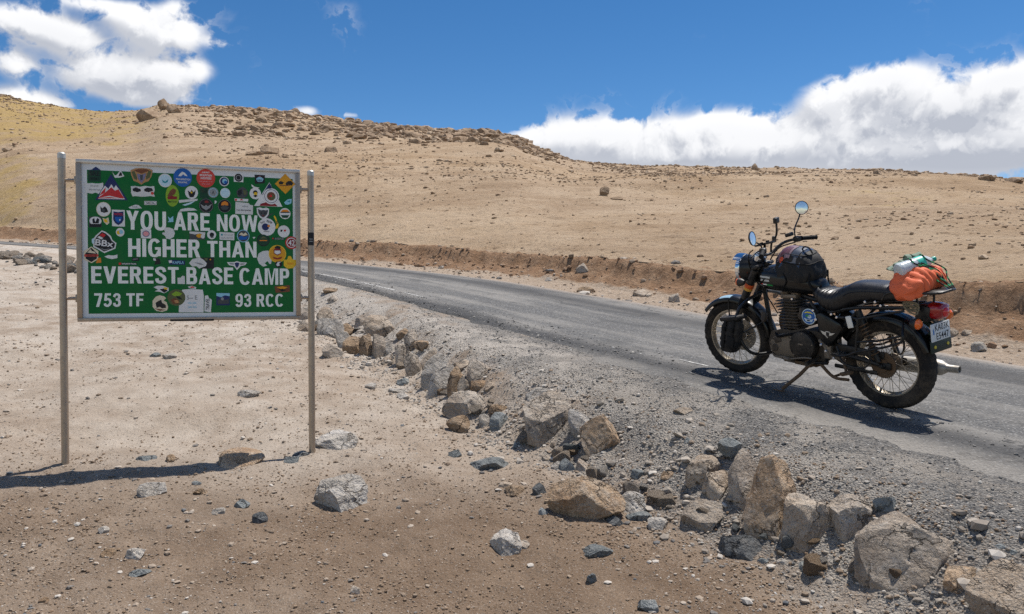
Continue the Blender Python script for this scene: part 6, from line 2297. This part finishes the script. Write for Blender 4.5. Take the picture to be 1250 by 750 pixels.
    for s in (1, -1):
        m2 = MB()
        rings = []
        for y, k_ in ((.08, 1.0), (.135, 1.0), (.150, .93), (.155, .80)):
            rings.append([V3(cx_ + (px - cx_) * k_, s * y, cz_ + (pz - cz_) * k_) for px, pz in sp_])
        m2.loft(rings)
        pan = part("side_panel", m2, GLOSS)
        if s == 1:
            m3 = MB()
            wing = [(-.245, .530), (-.262, .508), (-.285, .497), (-.300, .480), (-.312, .497), (-.338, .506), (-.365, .525), (-.330, .520), (-.318, .530), (-.292, .532), (-.280, .522)]
            m3.prism(wing, (0, .1555, 0), X, Z, Y, .0022)
            part("winged_badge", m3, paint("silver_badge", (206, 204, 196), .35, .4), pan)
            m3 = MB()
            m3.prism([(-.292, .526), (-.318, .524), (-.316, .500), (-.302, .488), (-.292, .500)], (0, .158, 0), X, Z, Y, .0012)
            part("badge_shield", m3, SATIN, pan)
            m3 = MB()
            bolt(m3, V3(-.205, .152, .607), Y, .012, .012)
            part("panel_knob", m3, CHROME, pan)
    # horn
    mb = MB()
    mb.lathe([(.0, -.02), (.03, -.018), (.045, .0), (.046, .012), (.038, .016), (0, .010)], (.315, .095, .555), V3(.55, .8, .1), 24)
    part("horn", mb, GRIME)
    # exhaust on the far side, its muffler showing behind the rear tyre
    mb = MB()
    mb.tube([(.16, -.05, .60), (.26, -.08, .58), (.31, -.11, .46), (.24, -.135, .30), (.05, -.15, .255), (-.30, -.165, .265)], .021, 12, smooth=6)
    ex = part("exhaust_pipe", mb, RUST)
    mb = MB()
    d = V3(-1, -.03, .055).normalized()
    mb.lathe([(.021, 0), (.040, .05), (.054, .10), (.056, .61), (.053, .645), (.036, .675), (.026, .69), (.025, .765), (.019, .765), (.019, .70)], (-.30, -.17, .262), d, 28)
    part("muffler", mb, SILVER, ex)
    # foot rests, levers, stands
    for s in (1, -1):
        mb = MB()
        mb.tube([(-.19, s * .09, .30), (-.19, s * .24, .285)], .009, 10)
        mb.tube([(-.19, s * .17, .290), (-.19, s * .255, .285)], .016, 12)
        part("rider_footrest", mb, SATIN)
        mb = MB()
        mb.tube([(-.40, s * .11, .36), (-.43, s * .15, .325), (-.47, s * .19, .29)], .011, 10)
        mb.rbox((-.515, s * .245, .272), (.034, .10, .026), .008, Matrix.Rotation(R(-14) * s, 3, 'Z'))
        mb.tube([(-.47, s * .19, .288), (-.51, s * .24, .275)], .010, 8)
        part("pillion_footrest", mb, RUST if s == 1 else SATIN)
    mb = MB()
    mb.tube([(.03, .15, .27), (.0, .17, .275), (-.10, .172, .30), (-.17, .165, .305)], .007, 8, smooth=4)
    mb.tube([(.08, .155, .262), (.02, .175, .268)], .013, 10)
    mb.tube([(.13, .145, .270), (.03, .16, .272)], .009, 8)
    part("gear_lever", mb, ALLOY)
    mb = MB()
    mb.tube([(-.125, .12, .245), (-.08, .19, .165), (.0, .295, .062)], .0135, 10)
    mb.rbox((.012, .310, .052), (.085, .045, .010), .003, Matrix.Rotation(R(9), 3, 'X'))
    mb.rbox((-.115, .125, .25), (.05, .03, .06), .008)
    part("side_stand", mb, RUST)
    mb = MB()
    for s in (1, -1):
        mb.tube([(-.20, s * .10, .255), (-.33, s * .13, .185), (-.46, s * .14, .19)], .012, 8, smooth=4)
    mb.tube([(-.33, -.13, .187), (-.33, .13, .187)], .010, 8)
    part("centre_stand", mb, RUST)
    mb = MB()
    mb.rbox((.0, 0, .222), (.30, .16, .02), .008)
    mb.rbox((-.06, .09, .235), (.16, .06, .03), .008)
    part("sump_plate", mb, RUST)

    # ---- tank
    mb = MB()
    secs = [(.405, .878, .045, .040), (.395, .876, .075, .062), (.36, .872, .105, .085), (.29, .868, .132, .100), (.20, .866, .143, .106), (.10, .863, .143, .104), (.0, .855, .130, .095), (-.08, .842, .105, .080), (-.14, .828, .078, .062), (-.175, .818, .055, .042)]
    rr = []
    for (x, zc, hw, hh) in secs:
        rr.append(ring_sup(x, 0, zc, hw, hh, 36, 2.5))
    mb.loft(rr)
    tank = part("fuel_tank", mb, GLOSS, sm=60)
    # on the tank's side: a pale two-line decal over a strip of red, white and green

    def tdecal(x0, x1, z0, z1, mat, name, off=.002, n=6):
        m2 = MB()
        rows = []
        for x in np.linspace(x0, x1, n):
            row = []
            for z in np.linspace(z0, z1, 4):
                hw = np.interp(x, [s[0] for s in secs][::-1], [s[2] for s in secs][::-1])
                hh = np.interp(x, [s[0] for s in secs][::-1], [s[3] for s in secs][::-1])
                zc = np.interp(x, [s[0] for s in secs][::-1], [s[1] for s in secs][::-1])
                t = min(.98, abs((z - zc) / hh))
                y = hw * (1 - t ** 2.5) ** (1 / 2.5) + off
                row.append(V3(x, y, z))
            rows.append(row)
        m2.loft(rows, False, False)
        return m2.build(name, mat, tank, smooth=60)
    tdecal(.325, .215, .878, .893, paint("decal_grey", (186, 186, 180), .4), "tank_decal")
    tdecal(.318, .222, .852, .868, paint("decal_grey", (186, 186, 180), .4), "tank_decal")
    tdecal(.335, .295, .824, .834, ink('red'), "tank_stripe")
    tdecal(.295, .25, .822, .832, ink('white'), "tank_stripe")
    tdecal(.25, .19, .820, .832, paint("stripe_green", (30, 140, 70), .4), "tank_stripe")
    for s in (1, -1):
        mb = MB()
        mb.tube([(.10, s * .143, .80), (.06, s * .146, .87), (.10, s * .13, .93)], .004, 6, smooth=4)
        part("tank_strap", mb, NYLON_DK, tank)

    # ---- seat
    mb = MB()
    xs = np.linspace(-.10, -.83, 74)
    ztop = lambda x: np.interp(x, [-.83, -.78, -.70, -.55, -.46, -.40, -.33, -.25, -.17, -.12, -.10], [.845, .893, .902, .905, .898, .868, .828, .815, .832, .850, .835])
    zbot = lambda x: np.interp(x, [-.83, -.60, -.48, -.40, -.33, -.25, -.18, -.10], [.790, .760, .725, .672, .655, .668, .700, .770])
    hw_ = lambda x: np.interp(x, [-.83, -.80, -.70, -.48, -.35, -.22, -.14, -.10], [.085, .118, .132, .138, .152, .128, .092, .060])
    rings = []
    for x in xs:
        zt, zb, hw = float(ztop(x)), float(zbot(x)), float(hw_(x))
        ru = .0055 * math.sin((x + .1) * 2 * PI / .036) * float(np.interp(x, [-.42, -.36, -.16, -.12], [0, 1, 1, 0]))
        zt += ru
        ring = ring_sup(x, 0, (zt + zb) / 2, hw + ru * .6, (zt - zb) / 2, 32, 3.0)
        rings.append(ring)
    mb.loft(rings)
    seat = part("seat", mb, VINYL, sm=60)
    mb = MB()
    mb.tube([V3(x, float(hw_(x)) * .97 + .004, float(ztop(x)) * .62 + float(zbot(x)) * .38) for x in np.linspace(-.42, -.80, 20)], .0035, 6)
    part("seat_piping", mb, VINYL, seat)
    mb = MB()
    for x, z in ((-.585, .775), (-.66, .782), (-.70, .760)):
        bolt(mb, V3(x, .128, z), Y, .010, .012)
    part("seat_bolts", mb, CHROME, seat, kind='stuff')

    # ---- rear mudguard, lamp, plate
    mb = MB()
    shell_arc(mb, (-.685, 0, .327), .368, .088, .050, R(28), R(156), 50)
    rg = part("rear_mudguard", mb, GLOSS)
    mb = MB()
    mb.rbox((-.955, 0, .725), (.10, .16, .11), .02, Matrix.Rotation(R(-8), 3, 'Y'))
    lb = part("tail_lamp", mb, SATIN)
    mb = MB()
    rings = []
    for x, hw, hh in ((-.985, .070, .054), (-1.03, .070, .054), (-1.058, .062, .047), (-1.068, .046, .032)):
        rings.append(ring_sup(x, 0, .740, hw, hh, 28, 3.2))
    mb.loft(rings)
    part("tail_lens", mb, RED_LENS, lb, sm=50)
    mb = MB()
    mb.lathe([(.034, 0), (.032, .012), (.020, .020), (0, .022)], (-1.062, 0, .735), V3(-1, 0, 0), 24)
    part("tail_lens_bulb", mb, RED_LENS2, lb)
    for s in (1, -1):
        mb = MB()
        mb.tube([(-.935, s * .07, .675), (-.955, s * (.135 if s > 0 else .18), .670)], .008, 8)
        mb.lathe([(0, -.035), (.020, -.032), (.036, -.005), (.039, .012), (.036, .016)], (-.960, s * (.162 if s > 0 else .205), .672), V3(-1, 0, 0), 22)
        ind = part("turn_signal", mb, SATIN)
        mb = MB()
        mb.lathe([(.036, .014), (.034, .026), (.020, .038), (0, .040)], (-.960, s * (.162 if s > 0 else .205), .672), V3(-1, 0, 0), 22)
        part("signal_lens", mb, ORANGE_LENS, ind)
    # number plate
    n = V3(-1, 0, .10).normalized()
    upv = V3(.10, 0, 1).normalized()
    pc = V3(-1.035, 0, .605)
    rotp = Matrix((V3(0, -1, 0), n, upv)).transposed()
    mb = MB()
    mb.rbox(pc + upv * (-.092) - n * .004, (.245, .008, .085), .004, rotp)
    mb.rbox(pc - n * .012, (.17, .008, .13), .004, rotp)
    mb.tube([(-.93, 0, .66), pc - n * .012], .02, 8)
    mb.tube([(-.96, 0, .58), pc - n * .012 - upv * .05], .016, 8)
    pb = part("plate_bracket", mb, PLATE_G)
    for s in (1, -1):
        mb = MB()
        mb.disc(pc + upv * (-.095) + V3(0, s * .075, 0) + n * .000, n, .011, .005, 14)
        part("reflector", mb, paint("yellow_reflector", (206, 190, 70), .3), pb)
    mb = MB()
    mb.rbox(pc, (.225, .004, .118), .002, rotp)
    pl = part("number_plate", mb, PLATE_W)
    for txt, u0, w, z0 in (("KA03K", -.064, .164, .008), ("E5447", -.054, .146, -.050)):
        m2 = MB()
        put_text(m2, txt, u0, z0, w, .044, .0028, pc, bold=.004, ux=V3(0, -1, 0), uz=upv, un=n)
        m2.build("lettering", INK_K, pl, smooth=0)
    m2 = MB()
    m2.add([pc + V3(0, -1, 0) * u + upv * v + n * .0027 for u, v in ((-.092, -.012), (-.074, -.012), (-.074, .018), (-.083, .030), (-.092, .018))], [(0, 1, 2, 3, 4)])
    m2.build("plate_mark", paint("plate_blue", (90, 130, 180), .5), pl, smooth=0)
    mb = MB()
    mb.rbox((-1.000, 0, .478), (.03, .07, .04), .008)
    part("rear_reflector", mb, RED_LENS)

    # ---- luggage rack, saddle stays, crash guard
    mb = MB()
    for s in (1, -1):
        mb.tube([(-.70, s * .12, .80), (-.76, s * .125, .855), (-.95, s * .12, .868), (-1.07, s * .09, .875), (-1.10, 0, .885)], .009, 10, smooth=5)
        mb.tube([(-.93, s * .11, .866), (-.94, s * .09, .76)], .008, 8)
    for x in (-.80, -.88, -.96, -1.03):
        mb.tube([(x, -.118, .864), (x, .118, .864)], .006, 8)
    mb.rbox((-1.03, 0, .880), (.09, .20, .008), .003)
    part("luggage_rack", mb, TUBE)
    for s in (1, -1):
        mb = MB()
        y = s * .205
        mb.tube([(-.38, s * .13, .665), (-.43, y, .660), (-.55, y, .668), (-.575, y, .64), (-.565, y, .50), (-.56, y, .42)], .0085, 10, smooth=5)
        mb.tube([(-.33, s * .15, .36), (-.42, y, .375), (-.50, y, .395), (-.56, y, .425), (-.72, y, .475), (-.86, y, .53), (-.90, y, .56), (-.90, y, .60), (-.86, s * .13, .66)], .0085, 10, smooth=5)
        mb.tube([(-.565, y, .50), (-.72, y, .53), (-.88, y, .585)], .0075, 8, smooth=4)
        mb.tube([(-.56, y, .66), (-.70, s * .17, .70), (-.86, s * .12, .74)], .0085, 8, smooth=4)
        mb.tube([(-.40, s * .19, .44), (-.46, y, .335), (-.58, y, .315), (-.66, y, .36), (-.665, y, .50)], .0075, 8, smooth=5)
        part("saddle_stay", mb, TUBE)
        mb = MB()
        mb.rbox((-.525, s * .222, .640), (.042, .012, .085), .005, Matrix.Rotation(R(16), 3, 'Y'))
        part("side_reflector", mb, WHITE_P)
        mb = MB()
        mb.tube([(.385, s * .03, .74), (.40, s * .18, .70), (.405, s * .30, .62), (.385, s * .335, .50), (.33, s * .325, .36), (.28, s * .25, .285), (.24, s * .05, .27)], .0125, 12, smooth=7)
        part("crash_guard", mb, TUBE)
    # odds and ends low on the left: chrome bolts, brake rod, battery strap
    mb = MB()
    for p in ((-.345, .165, .665), (-.19, .160, .675), (.02, .125, .735), (-.30, .17, .385), (-.42, .21, .66), (-.36, .165, .34), (-.245, .15, .42)):
        bolt(mb, V3(*p), Y, .010, .012)
    part("chrome_bolts", mb, CHROME, kind='stuff')
    mb = MB()
    mb.tube([(-.20, .11, .44), (-.27, .135, .40), (-.30, .14, .33)], .012, 8, smooth=4)
    mb.rbox((-.285, .12, .37), (.06, .04, .11), .012)
    mb.rbox((-.36, .125, .345), (.12, .03, .05), .012)
    part("pivot_plate", mb, ALLOY)
    return root


BIKE = build_bike()
BIKE_XF = lambda v: BM @ v


# ------------------------------------------------------------------ things carried on the motorcycle: each sits in the bike's own frame
def carried(name, label, cat, group=None):
    return thing(name, label, cat, group, BM)


def build_tank_bag():
    root = carried("tank_bag", "black domed tank bag with a clear map window, strapped on the motorcycle's fuel tank", 'bag')
    c = V3(.045, 0, .925)

    def surf(u, v, off=0.0):
        # u round, v from rim (0) to crown (1)
        e = 2.7
        cu, su = math.cos(u), math.sin(u)
        x = math.copysign(abs(cu) ** (2 / e), cu)
        y = math.copysign(abs(su) ** (2 / e), su)
        a = v * PI / 2
        k_ = max(0, math.cos(a)) ** (2 / 3.2)
        h = max(0, math.sin(a)) ** (2 / 2.8)
        cr = .006 * math.sin(u * 7 + v * 9) * (1 - v) + .004 * math.sin(u * 17 - v * 11) * (1 - v)
        taper = 1 - .10 * h
        p = V3(x * (.192 + off + cr) * k_ * taper, y * (.142 + off + cr) * k_ * taper, h * (.184 + off))
        p.z += -.03 * (1 - h) * abs(y) + (.16 * p.x - .16 * p.y) * h
        return c + p
    mb = MB()
    n = 48
    rings = [[surf(2 * PI * j / n, v) for j in range(n)] for v in np.linspace(0, .985, 22)]
    low = [V3(c.x + (p.x - c.x) * .92, p.y * .92, p.z - .035) for p in rings[0]]
    mb.loft([low] + rings)
    body = mb.build("bag_body", NYLON, root, smooth=60)
    mb = MB()
    for v in (.30, .62):
        mb.tube([surf(2 * PI * j / 64, v, .002) for j in range(64)], .0032, 6, closed=True)
    mb.build("zip_line", NYLON_DK, root)
    # clear window with a folded map below it
    def patch(name, xa, xb, ya, yb, off, mat, nx=7, ny=7, parent=root):
        m2 = MB()
        rows = []
        for x in np.linspace(xa, xb, nx):
            row = []
            for y in np.linspace(ya, yb, ny):
                # find crown height at this place
                best = None
                lo, hi = 0.0, .999
                ang = math.atan2(math.copysign(abs(y / .142) ** (2.7 / 2), y), math.copysign(abs(x / .192) ** (2.7 / 2), x)) if (abs(x) + abs(y)) > 1e-6 else 0
                rr = math.hypot(x, y)
                for _ in range(30):
                    mid = (lo + hi) / 2
                    p = surf(ang, mid) - c
                    if math.hypot(p.x, p.y) > rr:
                        lo = mid
                    else:
                        hi = mid
                p = surf(ang, (lo + hi) / 2)
                row.append(V3(c.x + x, y, p.z + off))
            rows.append(row)
        m2.loft(rows, False, False)
        return m2.build(name, mat, parent, smooth=60)
    patch("map_window", .145, -.085, -.095, .125, .003, paint("clear_film_on_black", (64, 70, 82), .12, 0, .6, coat=.6))
    patch("map_paper", .12, .01, -.02, .115, .006, paint("map_pink", (134, 108, 112), .35, 0, .5, coat=.3))
    patch("map_print", .105, .03, .02, .095, .0075, paint("map_red", (104, 66, 76), .35, 0, .5, coat=.3))
    patch("map_paper", .0, -.06, -.02, .10, .006, paint("map_pale", (66, 72, 84), .35, 0, .5, coat=.3))
    # orange badge on the side
    m2 = MB()
    rows = []
    pts = [surf(u, v, .003) for u, v in ((1.02, .40), (1.16, .45), (1.30, .42), (1.27, .33), (1.15, .25), (1.06, .30))]
    m2.add(pts + [p - V3(0, .004, 0) for p in pts], [tuple(range(6)), tuple(range(11, 5, -1))] + [(i, (i + 1) % 6, 6 + (i + 1) % 6, 6 + i) for i in range(6)])
    m2.build("badge", paint("badge_orange", (206, 84, 52), .5), root, smooth=0)
    mb = MB()
    for s in (1, -1):
        mb.tube([surf(s * .5, .05, .004), V3(.27, s * .135, .87), V3(.34, s * .11, .82)], .006, 6, smooth=5)
        mb.tube([surf(s * 2.5, .05, .004), V3(-.12, s * .115, .86), V3(-.16, s * .09, .79)], .006, 6, smooth=5)
    mb.build("strap", NYLON_DK, root)
    mb = MB()
    mb.tube([c + V3(-.04, .02, .178), c + V3(-.06, .02, .198), c + V3(-.10, .02, .190), c + V3(-.13, .02, .150)], .006, 8, smooth=5)
    mb.build("carry_handle", NYLON_DK, root)


def build_guard_bag():
    root = carried("guard_bag", "slim black bag strapped to the left crash guard beside the front wheel", 'bag')
    mb = MB()
    rings = []
    n = 28
    for i, z in enumerate(np.linspace(.305, .575, 16)):
        t = i / 15
        k_ = (1 - (2 * abs(t - .5)) ** 5 * .35)
        wr = .004 * math.sin(i * 2.3)
        ring = ring_sup(0, 0, 0, 1, 1, n, 3.2)
        rings.append([V3(.415 - .05 * (t - .5) + p.z * (.088 * k_ + wr), .365 + p.y * (.058 * k_ + wr + .004 * math.sin(p.z * 9 + i)), z) for p in ring])
    mb.loft(rings)
    mb.build("bag_body", NYLON, root, smooth=55)
    mb = MB()
    mb.rbox((.392, .367, .585), (.185, .128, .035), .014, Matrix.Rotation(R(10), 3, 'Y'))
    mb.build("bag_lid", NYLON, root)
    for x in (.36, .44):
        mb = MB()
        mb.rbox((x - .0, .427, .46), (.024, .006, .24), .002, Matrix.Rotation(R(-10), 3, 'Y'))
        mb.rbox((x, .432, .50), (.034, .010, .03), .003)
        mb.build("strap", NYLON_DK, root)
    mb = MB()
    mb.rbox((.375, .430, .40), (.07, .006, .09), .004, Matrix.Rotation(R(-8), 3, 'Y'))
    mb.build("bag_pocket", NYLON_DK, root)


def build_luggage():
    cloth_or = paint("orange_rain_cover", (230, 108, 66), .65, 0, .4, wear=.15, bump=.3, bscale=90)
    root = carried("luggage_bundle", "orange waterproof bundle tied on the motorcycle's rear rack", 'bundle')
    mb = MB()
    n = 44
    rings = []
    # lies across the rack: long axis left to right
    for i, t in enumerate(np.linspace(-1, 1, 64)):
        y = -.03 + t * .215
        k_ = max(.02, (1 - abs(t) ** 3.4)) ** .5
        ring = []
        for j in range(n):
            a = 2 * PI * j / n
            fold = .006 * math.sin(a * 3 + i * .22) + .010 * math.sin(a * 5 - i * .2) * abs(t)
            rdg = abs(math.sin(i * .42 + .9 * math.sin(i * .13) + .55 * math.sin(a * 2 + .6) + .22 * math.sin(a * 5))) ** .6
            fold += .015 * (rdg - .72)
            rx, rz = .134 * k_ + fold, .090 * k_ + fold * .8
            cx, cz = math.cos(a), math.sin(a)
            ring.append(V3(-.865 + math.copysign(abs(cx) ** .8, cx) * rx - .01 * t, y, .926 - .10 * max(0, t - .35) + math.copysign(abs(cz) ** .8, cz) * rz + .006 * math.sin(t * 3)))
        rings.append(ring)
    mb.loft(rings)
    mb.build("wrapped_cover", cloth_or, root, smooth=70)
    for t, r_ in ((.62, .9), (-.55, .92)):
        mb = MB()
        pts = []
        for j in range(28):
            a = 2 * PI * j / 28
            pts.append(V3(-.865 + math.cos(a) * .131 * r_, -.03 + t * .215 + .006 * math.sin(a * 3), .926 - .10 * max(0, t - .35) + math.sin(a) * .091 * r_))
        mb.tube(pts, .0035, 6, closed=True)
        mb.build("tie_string", paint("orange_string", (170, 58, 34), .7), root)
    # bottle on top of the bundle
    root = carried("water_bottle", "clear plastic water bottle with a teal cap lying on the orange bundle", 'bottle')
    o = V3(-.80, .105, .998)
    d = V3(-.36, -.86, .20).normalized()
    mb = MB()
    prof = [(0, .006), (.034, .0), (.049, .006), (.053, .02)]
    for i in range(9):
        prof += [(.053, .03 + i * .017), (.0505, .038 + i * .017)]
    prof += [(.053, .19), (.050, .205), (.032, .235), (.015, .258), (.014, .275)]
    mb.lathe(prof, o, d, 32)
    plastic = paint("clear_plastic", (232, 240, 242), .14, 0, .6, trans=.30, ior=1.25)
    mb.build("bottle_body", plastic, root, smooth=50)
    mb = MB()
    mb.lathe([(.0538, .135), (.0538, .185)], o, d, 32)
    mb.build("bottle_label", paint("teal_label", (70, 190, 170), .4), root)
    mb = MB()
    mb.lathe([(.0165, .262), (.0175, .268), (.0175, .284), (.014, .288), (0, .288)], o, d, 22)
    mb.build("bottle_cap", paint("teal_cap", (30, 160, 140), .35), root)
    # folded cloth tucked behind the bottle
    root = carried("folded_cloth", "grey green cloth tucked behind the bottle on the orange bundle", 'cloth')
    mb = MB()
    for q, (a, b, w, h) in enumerate((((-.745, .09, 1.005), (-.755, -.12, 1.035), .040, .024), ((-.735, -.06, 1.03), (-.775, -.20, 1.06), .040, .036))):
        a, b = V3(*a), V3(*b)
        rings = []
        for i in range(18):
            t = i / 17
            p = a.lerp(b, t)
            k_ = (1 - abs(2 * t - 1) ** 4) ** .5 + .03
            ring = []
            for j in range(20):
                an = 2 * PI * j / 20
                f = 1 + .16 * math.sin(an * 3 + i * .5 + q) + .08 * math.sin(i * 1.3 + an * 5)
                ring.append(p + V3(math.cos(an) * w * k_ * f, .02 * math.sin(an * 2 + i), math.sin(an) * h * k_ * f))
            rings.append(ring)
        mb.loft(rings)
    mb.build("cloth_folds", paint("grey_green_cloth", (128, 142, 126), .85, 0, .2, bump=.5, bscale=120), root, smooth=70)
    # elastic net cords
    root = carried("elastic_cord", "green and black elastic cords stretched over the bottle and the orange bundle to the rack", 'cord')
    kA = paint("cord_black", (22, 26, 24), .7)
    kB = paint("cord_green", (38, 150, 96), .6)

    def cord(pts):
        P = catmull([Vector(p) for p in pts], 10)
        m2 = MB()
        m2.tube(P, .0048, 8)
        # every other short length green
        k_ = 0
        for f in range(len(m2.Fc)):
            m2.M[f] = 1 if ((f // 8) // 2) % 3 == 1 else 0
        m2.build("cord", [kA, kB], root)
    hook = V3(-1.085, -.045, .888)
    cb = lambda t, an: o + d * t + (V3(-.9, .33, 0).normalized() * math.cos(an) + V3(.05, .12, .99).normalized() * math.sin(an)) * .057
    cord([(-.745, -.02, .97), cb(.10, 2.7), cb(.10, 1.6), cb(.10, .5), (-.955, -.03, 1.005), (-1.01, -.035, .95), tuple(hook)])
    cord([(-.745, -.09, .98), cb(.19, 2.7), cb(.19, 1.6), cb(.19, .5), (-.985, -.13, 1.0), (-1.02, -.10, .95), tuple(hook + V3(0, -.02, .002))])
    cord([cb(.12, .45), (-.965, -.045, 1.0), (-1.015, -.05, .94), tuple(hook + V3(.002, .012, .004))])
    cord([cb(.14, .4), (-.97, -.07, .998), (-1.02, -.065, .935), tuple(hook + V3(.004, -.008, .006))])
    cord([cb(.11, .4), (-.955, -.02, 1.0), (-1.0, -.01, .94), tuple(hook + V3(.0, .03, .002))])
    # rope
    root = carried("rope_coil", "short coil of beige rope hanging under the rack beside the tail lamp", 'rope')
    mb = MB()
    for q in range(4):
        cx, cz, rx, rz = -.905 - .004 * q, .790 - .012 * q, .052 - .004 * q, .020 + .003 * (q % 2)
        mb.tube([(cx + rx * math.cos(t) , .122 + .012 * math.sin(t + q) + .004 * q, cz + rz * math.sin(t + .3 * q)) for t in np.linspace(0, 2 * PI, 18, endpoint=False)], .0055, 7, closed=True)
    mb.tube([(-.86, .118, .862), (-.868, .128, .83), (-.885, .126, .80)], .005, 7, smooth=4)
    mb.tube([(-.90, .118, .862), (-.905, .128, .84), (-.92, .126, .80)], .005, 7, smooth=4)
    mb.build("rope_strands", paint("beige_rope", (122, 112, 90), .85, bump=.4, bscale=200), root)
    # little camera on the bar, phone holder
    root = carried("action_camera", "small black action camera on a short arm clamped to the handlebar", 'camera')
    mb = MB()
    mb.rbox((.262, -.02, 1.315), (.030, .062, .046), .006, Matrix.Rotation(R(8), 3, 'Z'))
    body = mb.build("camera_body", SATIN, root, xf=steer)
    mb = MB()
    mb.disc(V3(.277, -.036, 1.318), V3(1, .1, 0), .012, .008, 16)
    mb.build("camera_lens", GRIP, body, xf=steer)
    mb = MB()
    mb.tube([(.325, -.02, 1.06), (.315, -.02, 1.13), (.268, -.02, 1.20), (.262, -.02, 1.295)], .0085, 8, smooth=4)
    mb.rbox((.29, -.02, 1.165), (.026, .03, .05), .006)
    mb.build("camera_arm", SATIN, root, xf=steer)
    root = carried("phone_holder", "black phone holder clamped to the handlebar between the headlamp and the left mirror", 'phone holder')
    mb = MB()
    rot = Matrix.Rotation(R(14), 3, 'Y') @ Matrix.Rotation(R(6), 3, 'X')
    mb.rbox((.30, .10, 1.150), (.145, .075, .014), .005, rot)
    b_ = mb.build("holder_plate", SATIN, root, xf=steer)
    mb = MB()
    for s in (1, -1):
        mb.rbox((.30, .10 + s * .042, 1.157), (.03, .012, .026), .004, rot)
    mb.tube([(.305, .10, 1.10), (.30, .10, 1.145)], .010, 8)
    mb.build("holder_clamp", GRIP, root, xf=steer)


build_tank_bag()
build_guard_bag()
build_luggage()
